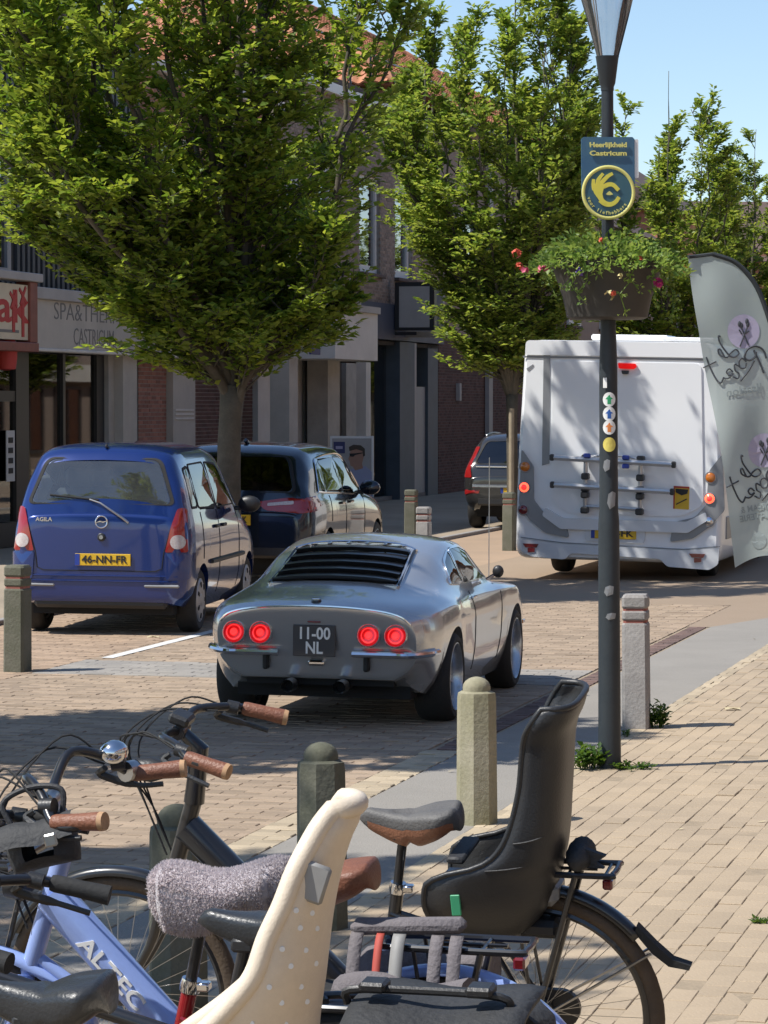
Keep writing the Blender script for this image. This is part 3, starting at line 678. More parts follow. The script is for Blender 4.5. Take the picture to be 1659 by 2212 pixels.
weed('weed', 'leafy weed growing at the base of the pale bollard', G(1375, 1572) + Vector((.13, .02, 0)), 22, .15, .07, .06)
weed('weed', 'small sprig of weed in front of the pale bollard', G(1352, 1590), 6, .04, .03, .03)
weed('weed', 'flattened tuft of grass between the pavement bricks', G(1645, 1992), 6, .012, .05, .035)
# leaves and scraps on the road
for px, py, lb in ((331, 1378, 'pale scrap of paper lying behind the blue car'), (612, 1430, 'small pale scrap lying beside the silver car'), (1582, 1534, 'tiny pale petal lying on the pavement bricks')):
    p = G(px, py); b = MB(); b.grid(lambda a, c: Vector(((a - .5) * .1, (c - .5) * .07, .006 + .012 * math.sin(a * 3 + c * 4) ** 2)), 5, 5)
    tag(b.build('paper_scrap', M['dry'], loc=p), lb, 'litter')
for k in range(46):
    u = rng.uniform(8, 26); v = rng.uniform(-7.8, 1.5); p = S(u, v)
    if not inview(p, 0): continue
    b = MB(); sz = rng.uniform(.012, .03); b.add([(0, -sz * .4, .006), (sz, 0, .012), (0, sz * .4, .007), (-sz, 0, .004)], [(0, 1, 2, 3)])
    o = b.build('fallen_leaf', M['dry'], smooth=False, loc=p, rot=(0, 0, rng.uniform(0, 6))); tag(o, 'small dry leaf fallen on the bricks', 'leaf', 'dry leaves on the ground')
# ------------------------------------------------------------------ beach flag
FY = 20.0
def fl(px, py): return AtY(px, py, FY)
fo = fl(1690, 1290); fo.z = 0
ft = thing('feather_flag', 'pale grey feather flag of an ice cream shop seen from behind', 'flag', fo)
# outline: left hem and the curved pole hem
left = [(1487, 555), (1492, 600), (1500, 660), (1512, 730), (1524, 800), (1540, 880), (1553, 960), (1566, 1050), (1577, 1140), (1587, 1226)]
right = [(1540, 549), (1590, 568), (1630, 612), (1655, 670), (1675, 740), (1688, 820), (1696, 910), (1700, 1000), (1702, 1110), (1703, 1205)]
Lp = spline([Vector((x, y, 0)) for x, y in left], 5); Rp = spline([Vector((x, y, 0)) for x, y in right], 5); nn = len(Lp)
def flagp(i, t, off=0.0):
    a, c = Lp[i], Rp[i]; x = a.x + (c.x - a.x) * t; y = a.y + (c.y - a.y) * t
    if i == nn - 1: y -= 14 * math.sin(t * 3.1)
    p = fl(x, y) - fo
    dep = .035 * math.sin(t * 5 + i * .13) * (1 - t) * (.4 + i / nn) + .02 * math.sin(i * .35 + t * 3) * (1 - t)
    return Vector((p.x, dep - off, p.z))
b = MB(); b.grid(lambda a, c: flagp(int(round(a * (nn - 1))), c), nn, 15); fc = b.build('cloth', M['flag'], ft, ang=180)
b = MB(); b.tube([flagp(i, 1.0) for i in range(nn)] + [fl(1703, 1300) - fo, Vector((fl(1703, 1300).x - fo.x, 0, 0))], .016, 8); hp = [flagp(0, t / 5) for t in range(6)]
b.tube(hp + [flagp(0, 1.0)], .012, 6); b.build('pole_sleeve', M['flag_hem'], ft)
b = MB(); b.box((fl(1703, 1300).x - fo.x, 0, .03), (.16, .05, .04)); b.box((fl(1703, 1300).x - fo.x, 0, .03), (.05, .4, .045)); b.build('cross_base', M['steel'], ft, smooth=False)
def flag_surface(px, py, off):
    i = min(range(nn), key=lambda k: abs((Lp[k].y + Rp[k].y) / 2 - py)); a, c = Lp[i], Rp[i]; t = (px - a.x) / max(c.x - a.x, 1)
    p = fl(px, py) - fo; q = flagp(i, min(max(t, 0), 1)); return Vector((p.x, q.y - off, p.z))
def on_flag(pts, off=.004): return [flag_surface(x, y, off) for x, y in pts]
def disc_on_flag(cx, cy_, rx, ry, m, name):
    b = MB(); ring = [on_flag(circ(cx, cy_, rx * s_, 24, ry * s_)) for s_ in (.02, .5, 1)]; V = sum(ring, []); Fc = []
    for j in range(2):
        for k in range(24): Fc.append((j * 24 + k, j * 24 + (k + 1) % 24, j * 24 + 24 + (k + 1) % 24, j * 24 + 24 + k))
    Fc.append(tuple(range(24))); b.add(V, Fc); b.build(name, m, ft, smooth=False)
def stroke(pts, w, m=None, name='script_lettering'):
    p = spline([Vector((x, y, 0)) for x, y in pts], 7); b = MB(); b.tube(on_flag([(q.x, q.y) for q in p], .007), w, 5); return b
def script(dx, dy, m):
    """the shop's handwriting, seen mirrored through the cloth"""
    for pts, w in (([(318, 555), (305, 550), (312, 590), (345, 640), (385, 685), (415, 690), (440, 665), (420, 640), (385, 665), (370, 690)], .0058), ([(370, 690), (345, 690), (318, 642), (303, 642), (310, 672), (340, 690)], .0058),
                   ([(625, 700), (600, 640), (550, 618), (500, 640), (478, 690), (510, 712), (548, 690), (556, 655)], .007), ([(540, 645), (580, 730), (607, 800)], .007), ([(545, 715), (500, 790), (450, 852)], .0055),
                   ([(490, 722), (462, 700), (440, 722), (450, 762), (480, 762), (491, 730)], .0055), ([(440, 752), (412, 740), (415, 780), (440, 800), (432, 835), (400, 822)], .0055),
                   ([(400, 790), (375, 770), (358, 790), (375, 812), (400, 800), (370, 832), (340, 832)], .0055), ([(225, 690), (250, 760), (290, 840), (320, 862), (340, 825)], .0062), ([(205, 762), (290, 720)], .005)):
        stroke([(1453.6 + x * .3226 + dx, 548.5 + y * .3226 + dy) for x, y in pts], w).build('script_lettering', m, ft)
def wheat(dx, dy):
    b = MB()
    for pts in ([(1600, 705), (1606, 720), (1616, 745)], [(1614, 706), (1608, 722), (1598, 748)], [(1596, 712), (1602, 722)], [(1618, 715), (1608, 722)]):
        q = stroke([(x + dx, y + dy) for x, y in pts], .005); b.add(q.v, q.f)
    for x, y in ((1597, 700), (1601, 703), (1613, 694), (1615, 701)):
        b.ell(flag_surface(x + dx, y + dy, .006), (.012, .004, .02), 8, 5)
    b.build('wheat_emblem', M['flag_ink'], ft)
disc_on_flag(1606, 716, 35, 37, M['flag_lilac'], 'emblem_disc'); wheat(0, 0); script(0, 0, M['flag_ink'])
disc_on_flag(1651, 973, 35, 37, M['flag_lilac'], 'emblem_disc'); wheat(46, 257); script(48, 258, M['flag_ink'])
def flag_text(txt, px, py, wpx, size, m, tilt):
    me = text_mesh(txt, size, .0008, 0, .001); xs = [v.co.x for v in me.vertices]; wd = max(xs) - min(xs); sc = wpx / 325.0 / wd
    for v in me.vertices:
        x = -v.co.x * sc; z = v.co.y; q = flag_surface(px + (x * math.cos(tilt) - z * math.sin(tilt)) * 325, py - (x * math.sin(tilt) + z * math.cos(tilt)) * 325, .005)
        v.co = (q.x, q.y + v.co.z, q.z)
    me.flip_normals(); me.materials.append(m); link('printed_lettering', me, ft)
flag_text('IJssalon', 1607, 843, 78, .075, M['flag_ink2'], R(10)); flag_text('ICE CREAM &', 1648, 1095, 96, .06, M['flag_ink2'], R(10)); flag_text('GELATERIE', 1642, 1115, 88, .06, M['flag_ink2'], R(10))
disc_on_flag(1640, 1168, 16, 18, M['flag_ink2'], 'seal_print')
# ------------------------------------------------------------------ trees
def make_tree(seed, H, fork, table, trunk_r, n_limbs, n_br, leafs, leaf, skew=(0, 0), spike=.5, bare=3, bmat='bark', lmat='leaf_a', tw=6, per=9, extra=()):
    r = np.random.RandomState(seed); zs = [a for a, b in table]; rs_ = [b for a, b in table]
    def env(z, az): return float(pchip(zs, rs_, np.array([z]))[0]) * (1 + skew[0] * math.cos(az - skew[1])) * (1.03 + .2 * math.sin(3 * az + 1.7 * z + seed) * math.sin(1.9 * z + 2 * az))
    wood = MB(); tw_m = MB(); LPs, LDs, LNs = [], [], []
    lean = r.normal(0, .02, 2)
    tr = [Vector((lean[0] * z + .015 * math.sin(z * 3), lean[1] * z + .015 * math.cos(z * 2.3), z)) for z in np.linspace(-.15, fork + .25, 9)]
    rad = [trunk_r * (1.35 if i == 0 else 1.1 if i == 1 else 1.0 + (.12 if i == 8 else 0) - .012 * i) for i in range(9)]
    wood.tube(tr, rad, 12)
    def leaves_on(p0, p1, k, scale=1.0):
        d = (p1 - p0); L_ = d.length; d.normalize(); side = d.cross(Vector((0, 0, 1)))
        if side.length < .1: side = Vector((1, 0, 0))
        side.normalize()
        for j in range(k):
            f = (j + r.rand()) / k; s_ = 1 if j % 2 else -1
            q = p0 + d * (L_ * f) + Vector(r.normal(0, .018, 3))
            LPs.append(q); LDs.append(d * (.55 + .5 * r.rand()) + side * s_ * (.55 + .5 * r.rand()) + Vector(r.normal(0, .28, 3)) + Vector((0, 0, -.05))); LNs.append(Vector((r.normal(0, .42), r.normal(0, .42), 1.0)))
    for i in range(n_limbs + len(extra)):
        ex = extra[i - n_limbs] if i >= n_limbs else None
        az = i * 2.39996 + r.normal(0, .25); ring = i / max(n_limbs - 1, 1); cen = i == 0
        rm_f = .06 if cen else (.28 + .62 * ((i * .618) % 1)); top = H * (1.0 if cen else (1.0 - .26 * rm_f * r.uniform(.5, 1.3)) * r.uniform(.9, 1.02))
        if ex: az, rm_f, top = ex
        z0 = fork + r.uniform(-.12, .3); pts = []; rr = []; m = 12
        for k in range(m + 1):
            t = k / m; z = z0 + (top - z0) * t; e = max(env(min(z, zs[-1]), az), .1)
            rad_t = rm_f * min(e, env(min(max(z, zs[0]), zs[0] + .62 * (zs[-1] - zs[0])), az)) * (1 - (1 - t) ** (2.4 if ex else 1.7)) * (1.02 if t < .7 else 1.02 - .3 * (t - .7))
            wob = r.normal(0, .018, 2) * (0 if k == 0 else 1)
            pts.append(Vector((lean[0] * z0 + rad_t * math.cos(az) + wob[0], lean[1] * z0 + rad_t * math.sin(az) + wob[1], z))); rr.append(max(trunk_r * (.62 if cen else .42) * (1 - t) ** .9, .006))
        wood.tube(spline(pts, 2), [rr[min(int(j / 2), m)] * (1 if j % 2 == 0 else 1) for j in range(2 * m + 1)], 7)
        sp = spline(pts, 6); n_sp = len(sp); isb = n_limbs - bare <= i < n_limbs
        nb_ = int(n_br * 1.45) if ex else n_br
        for k in range(nb_):
            t = .06 + .94 * (k + r.rand()) / nb_
            if isb and t > .84: continue
            p0 = sp[min(int(t * (n_sp - 1)), n_sp - 1)]; out_az = az + r.normal(0, 1.0) if not cen else r.uniform(0, 6.283)
            if t < .25: out_az = az + r.normal(0, .7)
            el = R(r.uniform(18, 58)) if t < .6 else R(r.uniform(40, 75)); ln = r.uniform(.55, 1.15) * (1.0 - (1 - spike) * 0 - .68 * t ** 1.5) * leafs
            d = Vector((math.cos(out_az) * math.cos(el), math.sin(out_az) * math.cos(el), math.sin(el)))
            for _ in range(6):
                q = p0 + d * ln; e = env(min(max(q.z, zs[0]), zs[-1]), math.atan2(q.y, q.x))
                if math.hypot(q.x, q.y) > e + .12 or q.z > H * 1.03: ln *= .75
                else: break
            q = p0 + d * ln + Vector((0, 0, r.uniform(-.05, .08))); mid = (p0 + q) / 2 + Vector((0, 0, .06 * ln))
            if not isb and math.sin(q.x * 2.3 + seed) * math.sin(q.y * 2.1 + 1) * math.sin(q.z * 2.0 + .5) < -.34: continue
            tw_m.tube([p0, mid, q], [.012, .008, .003], 4, False); leaves_on(mid, q, int(per * 1.2)); leaves_on(p0.lerp(mid, .35), mid, int(per * .7))
            for j in range(tw):
                f = .25 + .75 * (j + r.rand()) / tw; b0 = p0.lerp(q, f); sd = 1 if j % 2 else -1
                sv = d.cross(Vector((0, 0, 1))); sv = sv.normalized() if sv.length > .05 else Vector((1, 0, 0))
                td = (d * .75 + sv * sd * r.uniform(.5, 1.0) + Vector((0, 0, r.uniform(-.25, .3)))).normalized(); b1 = b0 + td * r.uniform(.16, .36) * (1 - .35 * t)
                tw_m.tube([b0, b1], [.005, .002], 3, False); leaves_on(b0, b1, per)
    n = len(LPs); A = np.array([tuple(v) for v in LPs]); D = np.array([tuple(v) for v in LDs]); Nn = np.array([tuple(v) for v in LNs])
    sz = r.uniform(.5, 1.3, n) * leaf
    print('tree leaves', n)
    return (wood.mesh('trunk', M[bmat], ang=180), tw_m.mesh('branches', M['bark_twig'], ang=180, recalc=False), leaf_mesh('crown', M[lmat], A, D, Nn, sz, sz * r.uniform(.5, .66, n)))
def plant_tree(meshes, u, v, label, rz=0, sc=1.0, name='hornbeam_tree', stake=False):
    p = S(u, v); t = thing(name, label, 'tree', (p.x, p.y, 0), (0, 0, rz), 'street trees along the left kerb', (sc, sc, sc))
    link('trunk', meshes[0], t); b = link('branches', meshes[1], t); b['kind'] = 'stuff'; c = link('crown', meshes[2], t); c['kind'] = 'stuff'
    if stake:
        a_ = Rz(-rz) @ Vector((-.02, -.3, 0)); q = MB(); q.tube([(a_.x, a_.y, -.1), (a_.x, a_.y, 1.95)], .04, 8); q.build('stake', M['stake'], t)
    return t
TV = -9.1
p1 = AtY(487, 900, 31.1); U1, V1 = toS(p1)
tabA = [(2.0, .4), (2.3, .95), (2.7, 1.45), (3.3, 1.8), (4.4, 2.15), (6.1, 2.45), (7.2, 2.3), (8.8, 1.2)]
treeA = make_tree(7, 8.8, 1.95, tabA, .13, 21, 27, 1.3, .105, (.34, 2.75), bare=0, tw=7, per=10, extra=((3.0, .95, 6.4), (3.4, .9, 7.2), (2.7, .85, 7.6), (3.75, .9, 6.6), (2.3, .8, 6.8), (3.2, .75, 8.2), (3.15, .92, 5.2), (4.2, .85, 6.2), (3.6, .8, 5.6), (2.9, .7, 8.4), (3.9, .95, 5.6), (5.6, .8, 3.6), (.1, .9, 3.5), (2.0, .8, 4.0)))
plant_tree(treeA, U1, V1, 'broad leafy hornbeam standing between the blue car and the dark car')
tabB = [(1.9, .3), (2.2, .9), (2.7, 1.5), (3.7, 2.1), (5.3, 2.6), (6.6, 2.4), (7.6, 1.8), (8.8, .9)]
treeB = make_tree(21, 8.7, 1.9, tabB, .09, 26, 32, 1.05, .105, (.08, math.pi), bare=4, lmat='leaf_b', tw=7, per=10)
treeC = make_tree(33, 8.4, 1.9, tabB, .09, 22, 28, 1.05, .12, (0, 0), bare=3, lmat='leaf_b', tw=6, per=8)
u2, v2 = toS(AtY(1106, 900, 44.2)); plant_tree(treeB, u2, v2, 'spiky topped hornbeam whose thin trunk stands at the left edge of the camper', R(40), stake=True)
plant_tree(treeC, 57.4, TV, 'hornbeam beyond the camper with bare twigs sticking out of its top', R(100))
plant_tree(treeB, 71.5, TV, 'hornbeam far down the street behind the feather flag', R(200), .98)
plant_tree(treeC, 66.0, -3.0, 'hornbeam on the far right kerb showing beside the feather flag', R(250), .86)
plant_tree(treeC, 86.0, TV, 'farthest hornbeam at the end of the street row', R(10), .98)
plant_tree(treeA, 15.6, TV + .1, 'hornbeam shading the road just left of the view', R(150), .86)
plant_tree(treeA, 7.4, TV + .5, 'hornbeam left of the parked bicycles shading the bricks', R(260), 1.0)
# ------------------------------------------------------------------ houses on the left.  local x = along the street, local y = into the house, z up
def house(name, label, u0):
    p = S(u0, VF); return thing(name, label, 'building', (p.x, p.y, 0), (0, 0, R(90) - TH))
class Hs:
    def __init__(s, t, u0): s.t = t; s.u0 = u0
    def x(s, px, py=885): return fp(px, py)[0] - s.u0
    def z(s, px, py): return fp(px, py)[1]
    def xv(s, px, y): return fp(px, 885, VF - y)[0] - s.u0
    def box(s, name, m, x0, x1, y0, y1, z0, z1, bev=0, parent=None):
        return MB().box(((x0 + x1) / 2, (y0 + y1) / 2, (z0 + z1) / 2), (abs(x1 - x0), abs(y1 - y0), abs(z1 - z0)), None, bev).build(name, M[m], parent or s.t, smooth=False)
def bricks(h, name, m, mm, x0, x1, z0, z1, y=0.0, bx=.215, bz=.065, holes=(), n_ind=0, th=.1, back=.3):
    """brick wall facing the street: a mortar slab and a separate body for every brick"""
    sh = MB(); a, c = (bx - .012) / 2, (bz - .012) / 2
    P0 = [(-a, 0, -c), (a, 0, -c), (a, 0, c), (-a, 0, c), (-a, .03, -c), (a, .03, -c), (a, .03, c), (-a, .03, c)]; F0 = [(0, 1, 2, 3), (0, 4, 5, 1), (1, 5, 6, 2), (2, 6, 7, 3), (3, 7, 4, 0)]
    me = sh.add(P0, F0).mesh('brick', M[m], smooth=False); V = []; Fs = []; k = 0; cnt = 0; row = 0; z = z0 + bz / 2
    while z < z1 - bz * .3:
        x = x0 + bx / 2 - (bx / 2 if row % 2 else 0)
        while x < x1 + bx / 2:
            l, r_ = max(x - bx / 2, x0), min(x + bx / 2, x1)
            if r_ - l > .03 and not any(hx0 - .01 < (l + r_) / 2 < hx1 + .01 and hz0 < z < hz1 for hx0, hx1, hz0, hz1 in holes):
                w = (r_ - l) / bx; yy = y - .008 + rng.gauss(0, .0015); full = w > .97
                if full and cnt < n_ind: link('brick', me, h.t, ((l + r_) / 2, yy, z)); cnt += 1
                else:
                    n = len(V); V.extend([((l + r_) / 2 + q[0] * w, yy + q[1], z + q[2]) for q in P0]); Fs.extend([tuple(n + j for j in f) for f in F0])
            x += bx
        z += bz; row += 1
    b = MB(); b.v = V; b.f = Fs; o = b.build(name + '_bricks', M[m], h.t, smooth=False, recalc=False); o['kind'] = 'stuff'
    # mortar slab cut round the holes
    xs = sorted({x0, x1, *[q for hh in holes for q in hh[:2] if x0 < q < x1]}); zs_ = sorted({z0, z1, *[q for hh in holes for q in hh[2:] if z0 < q < z1]}); b = MB()
    for i in range(len(xs) - 1):
        for j in range(len(zs_) - 1):
            cx_, cz_ = (xs[i] + xs[i + 1]) / 2, (zs_[j] + zs_[j + 1]) / 2
            if any(q[0] < cx_ < q[1] and q[2] < cz_ < q[3] for q in holes): continue
            b.box((cx_, y + back / 2, cz_), (xs[i + 1] - xs[i], back, zs_[j + 1] - zs_[j]))
    b.build(name, M[mm], h.t, smooth=False)
def window(h, x0, x1, z0, z1, y=.1, fm='frame_white', fw=.07, mid=None, cross=None, sill=True, glass='win_glass', room=True):
    f = MB(); cx_, cz_ = (x0 + x1) / 2, (z0 + z1) / 2
    f.box((x0 + fw / 2, y, cz_), (fw, .08, z1 - z0)); f.box((x1 - fw / 2, y, cz_), (fw, .08, z1 - z0))
    f.box((cx_, y, z0 + fw / 2), (x1 - x0 - 2 * fw, .08, fw)); f.box((cx_, y, z1 - fw / 2), (x1 - x0 - 2 * fw, .08, fw))
    if mid: f.box((x0 + (x1 - x0) * mid, y, cz_), (fw * .8, .07, z1 - z0 - 2 * fw))
    if cross: f.box((cx_, y, z0 + (z1 - z0) * cross), (x1 - x0 - 2 * fw, .07, fw * .8))
    w = f.build('window', M[fm], h.t, smooth=False)
    MB().box((cx_, y + .01, cz_), (x1 - x0 - 2 * fw, .008, z1 - z0 - 2 * fw)).build('pane', M[glass], w, smooth=False)
    if sill: MB().box((cx_, -.03, z0 - .04), (x1 - x0 + .12, .16, .07), None, .01).build('sill', M['roof_dark'], w, smooth=False)
    if room: MB().box((cx_, y + .75, cz_), (x1 - x0 + .4, .02, z1 - z0 + .4)).build('blind', M['interior_mid'], w, smooth=False)
    return w
def lathe_bar(h, name, m, x, z0, z1, r): return MB().tube([(x, -.12, z0), (x, -.12, z1)], r, 8).build(name, M[m], h.t)
# ---- house 1: dark clad shop at the left edge with the bakery sign and the pale fascia
uA, uB = fp(-330, 885)[0], fp(300, 885)[0]
h = Hs(house('clad_shop_house', 'shop house with dark ribbed cladding above a pale fascia and glass front', uA), uA); LA = uB - uA
zf0, zf1 = h.z(60, 752), h.z(60, 648); zf0b = zf0
h.box('rear_volume', 'interior_dark', 0, LA, 3.2, 9, 0, 7.6)
h.box('roof', 'roof_dark', -.1, LA, -.05, 9, 7.6, 7.8)
# ribbed cladding boards
xw0, xw1 = h.x(-150), h.x(24); zw0, zw1 = h.z(10, 600), h.z(10, 305)
h.box('upper_wall', 'cladding_dark', 0, LA, .02, 3.2, zf1 + .02, zw0 - .02); h.box('upper_wall', 'cladding_dark', xw1 + .05, LA, .02, 3.2, zw0 - .02, 7.6); h.box('upper_wall', 'cladding_dark', 0, xw0, .02, 3.2, zw0 - .02, 7.6); h.box('upper_wall', 'cladding_dark', xw0, xw1 + .05, .02, 3.2, zw1, 7.6)
me = MB().box((0, 0, 0), (.10, .05, 1)).mesh('cladding_board', M['cladding_dark'], smooth=False); x = .1
while x < LA:
    z0_ = zf1 + .02; spans = [(z0_, 7.6)] if not (xw0 < x < xw1 + .05) else [(z0_, zw0 - .05), (zw1 + .05, 7.6)]
    for a, c in spans:
        o = link('cladding_board', me, h.t, (x, -.01, (a + c) / 2)); o.scale = (1, 1, c - a)
    x += .2
window(h, xw0, xw1, zw0, zw1, .03, 'frame_grey', .14, .5, sill=False)
# fascia
h.box('fascia', 'plaster_cream', h.x(-330), h.xv(604, -.28), -.28, .0, zf0, zf1); h.box('fascia_cap', 'panel_grey', h.x(-330), h.xv(604, -.34), -.34, .0, zf1 + .002, zf1 + .17, .01)
h.box('fascia_lip', 'plaster_white', h.x(-330), h.xv(604, -.31), -.31, -.0, zf0 - .05, zf0 - .002, .01)
h.box('soffit', 'interior_dark', h.x(-330), h.x(298), .0, 3.2, zf0 + .02, zf0 + .1)
xt = h.x(205); k = fp(290, 885)[0] - fp(120, 885)[0]
FX = Matrix(((1, 0, 0, 0), (0, 0, -1, 0), (0, 1, 0, 0), (0, 0, 0, 1)))
FX = Rx(R(90))
put_text('SPA&THERMEN', M['grey_print'], h.t, T((h.xv(118, -.28) + h.xv(292, -.28)) / 2, -.283, h.z(205, 684)) @ FX, .36, -.004, width=h.xv(292, -.28) - h.xv(118, -.28))
put_text('CASTRICUM', M['grey_print'], h.t, T((h.xv(160, -.28) + h.xv(246, -.28)) / 2, -.283, h.z(205, 734)) @ FX, .36, -.004, width=h.xv(246, -.28) - h.xv(160, -.28))
# glass front
zs0 = zf0 - .05
h.box('plinth', 'frame_black', 0, h.x(264), .05, .25, 0, .35); h.box('floor', 'interior_mid', 0, LA, .25, 3.2, 0, .06); h.box('back_wall', 'interior_mid', 0, LA, 3.0, 3.2, .06, zs0)
for p_, w_ in ((-200, .12), (-60, .12), (56, .5), (146, .1), (228, .5)): h.box('mullion', 'frame_black', h.x(p_) - w_ / 2, h.x(p_) + w_ / 2, .05, .2, .35, zs0)
h.box('transom', 'frame_black', 0, h.x(56), .06, .18, 2.05, 2.2)
for a, c in ((-330, -204), (-196, -64), (-56, 44), (68, 143), (149, 216)): h.box('shop_pane', 'shop_glass', h.x(a), h.x(c), .1, .108, .36, zs0 - .01)
h.box('awning_box', 'interior_mid', h.x(70), h.x(180), .3, .5, zs0 - .55, zs0 - .1); h.box('window_poster', 'shelf_white', h.x(92), h.x(152), .13, .14, .45, h.z(120, 862))
h.box('poster_print', 'blue_print', h.x(97), h.x(147), .12, .128, h.z(120, 900), h.z(120, 892)); h.box('poster_print', 'blue_print', h.x(106), h.x(136), .12, .128, h.z(120, 916), h.z(120, 908))
for j in range(4): h.box('poster_print', 'panel_grey', h.x(98), h.x(145), .12, .128, h.z(120, 942 + 20 * j), h.z(120, 939 + 20 * j))
h.box('camera_notice', 'shelf_white', h.x(150), h.x(180), .12, .13, h.z(165, 885), h.z(165, 865)); h.box('notice_print', 'black_print', h.x(157), h.x(175), .112, .118, h.z(165, 880), h.z(165, 870))
h.box('curtain', 'panel_grey', h.x(154), h.x(180), .5, .55, .4, zs0 - .2)
h.box('door_notice', 'shelf_white', h.x(18), h.x(36), .03, .04, h.z(25, 1040), h.z(25, 930))
for j in range(4): h.box('notice_print', 'black_print', h.x(22), h.x(31), .02, .03, h.z(25, 945 + 22 * j + 12), h.z(25, 945 + 22 * j))
h.box('return_wall', 'stone_beige', h.x(232), h.x(266), -.02, .3, .0, zs0); h.box('corner_column', 'plaster_cream', h.xv(266, -.16), h.xv(296, -.16), -.16, .3, .0, zs0)
# bakery sign box
sx0, sx1 = h.xv(-120, -.5), h.xv(58, -.5); sz0, sz1 = h.z(30, 738), h.z(30, 622)
bs = thing('bakery_sign', 'cream wall sign with red lettering in a dark red wooden frame', 'sign', S(uA + sx0, VF), (0, 0, R(90) - TH)); WS = sx1 - sx0
class Hb: pass
hb_ = Hs(bs, uA + sx0)
hb_.box('panel', 'sign_cream', 0, WS, -.52, -.36, sz0, sz1); hb_.box('frame', 'sign_wood', WS + .002, WS + .28, -.56, -.345, sz0 - .03, sz1 + .05, .01); hb_.box('frame', 'panel_grey', -.05, WS + .4, -.60, -.345, sz1 + .052, sz1 + .17, .01); hb_.box('frame', 'sign_wood', -.05, WS + .3, -.57, -.345, sz0 - .16, sz0 - .032, .01)
put_text('Bak', M['red_print'], bs, T(WS - .95, -.525, (sz0 + sz1) / 2 + .05) @ FX, .62, .012, width=1.9); hb_.box('subtitle_print', 'grey_print', WS - 1.9, WS - .35, -.526, -.521, sz0 + .09, sz0 + .13)
for dx, hh in ((-.55, .5), (-.2, .62)):
    q = MB(); q.box((WS + dx, -.527, sz0 + .35), (.09, .01, hh)); q.box((WS + dx, -.5275, sz0 + .35 + hh / 2 - .06), (.32, .01, .05), Ry(R(35))); q.box((WS + dx, -.5285, sz0 + .35 + hh / 2 - .06), (.32, .01, .05), Ry(R(-50))); q.build('mill_print', M['red_print'], bs, smooth=False)
ln = thing('red_lantern', 'small red lantern hanging under the bakery sign', 'lantern', S(uA + h.xv(14, -.35), VF + .35, h.z(14, 768)), (0, 0, R(90) - TH))
MB().lathe([(.03, -.22), (.13, -.2), (.15, -.05), (.15, .1), (.12, .2), (.03, .22)], 16).build('shade', M['red_print'], ln); MB().tube([(0, 0, .2), (0, 0, .42)], .01, 6).build('hanger', M['frame_black'], ln)
# ---- house 2: red brick piers with white pilasters, orange brick above
uC = fp(301, 885)[0]; uD = fp(598, 885)[0]; h = Hs(house('red_brick_house', 'house with red brick piers and white pilasters behind the large tree', uC), uC); L2 = uD - uC
zs1 = zf0 - .06
bricks(h, 'pier', 'brick_red', 'mortar', 0, h.x(361), 0, zs1, .02, n_ind=150); h.box('pilaster', 'plaster_cream', h.x(361.5), h.x(409.5), -.1, .3, 0, zs1)
for zz in (.55, .75, .95): h.box('pilaster_band', 'plaster_white', h.x(366), h.x(405), -.115, -.098, h.z(385, 905) + zz * .35 - .2, h.z(385, 905) + zz * .35 - .17)
bricks(h, 'pier', 'brick_dark', 'mortar', h.x(410), h.x(547), 0, zs1, .02, n_ind=150)
h.box('white_wall', 'plaster_white', h.x(548), L2, -.08, .3, .0, zs1); h.box('lintel', 'dark_wood', 0, L2, .0, .3, zf0 - .05, zf1 + .3)
bricks(h, 'upper_wall', 'brick_orange', 'mortar', 0, L2, zf1 + .31, 7.3, .0, holes=((1.0, 2.6, 4.6, 6.4), (4.2, 5.8, 4.6, 6.4), (7.4, 9.0, 4.6, 6.4)), n_ind=0)
for a, c in ((1.0, 2.6), (4.2, 5.8), (7.4, 9.0)): window(h, a, c, 4.6, 6.4, .1, 'frame_white', .08, .5)
h.box('cornice', 'plaster_white', -.0, L2, -.18, .3, 7.31, 7.5, .02)
h.box('rear_volume', 'interior_dark', 0, L2, 2.2, 9, 0, 7.3); h.box('roof', 'roof_dark', 0, L2, .3, 9, 7.31, 7.6)
# ---- house 3: white bowed canopy shop with tan brick above
uE = fp(600, 885)[0]; uF_ = fp(946, 885)[0]; h = Hs(house('canopy_shop_house', 'tan brick house with a white bowed canopy and navy shop front', uE), uE); L3 = uF_ - uE
cz0, cz1 = h.z(810, 787), h.z(810, 694); xc = h.xv(812, -1.15) + .4
prof = [(-.6, .0), (-.6, -1.25)] + [(xc - .75 + .75 * math.sin(R(a)), -.5 - .75 * math.cos(R(a))) for a in range(0, 91, 15)] + [(xc, .0)]
MB().prism(prof, cz1 - cz0, T(0, 0, cz0)).build('canopy', M['plaster_white'], h.t, ang=35)
MB().prism([(x * 1.0, y - (.06 if y < -.4 else 0)) for x, y in prof], .12, T(0, 0, cz1 + .002)).build('canopy_cap', M['panel_grey'], h.t, ang=35)
q = thing('brand_plaque', 'small purple plaque on the white bowed canopy', 'sign', S(uE + h.xv(680, -1.29), VF + 1.29, h.z(680, 740)), (0, 0, R(90) - TH))
MB().box((0, 0, 0), (.62, .04, .62), None, .01).build('board', M['navy_print'], q, smooth=False); MB().box((-.05, -.024, .06), (.36, .008, .1)).build('print', M['flag_lilac'], q, smooth=False); MB().box((0, -.0245, -.14), (.42, .008, .07)).build('print', M['flag_lilac'], q, smooth=False)
zt3 = h.z(700, 640)
h.box('upper_band', 'panel_grey', 0, h.x(766), -.14, .3, cz1 + .13, zt3); h.box('upper_band', 'navy', h.x(766.5), L3, -.14, .3, cz0 + .52, zt3)
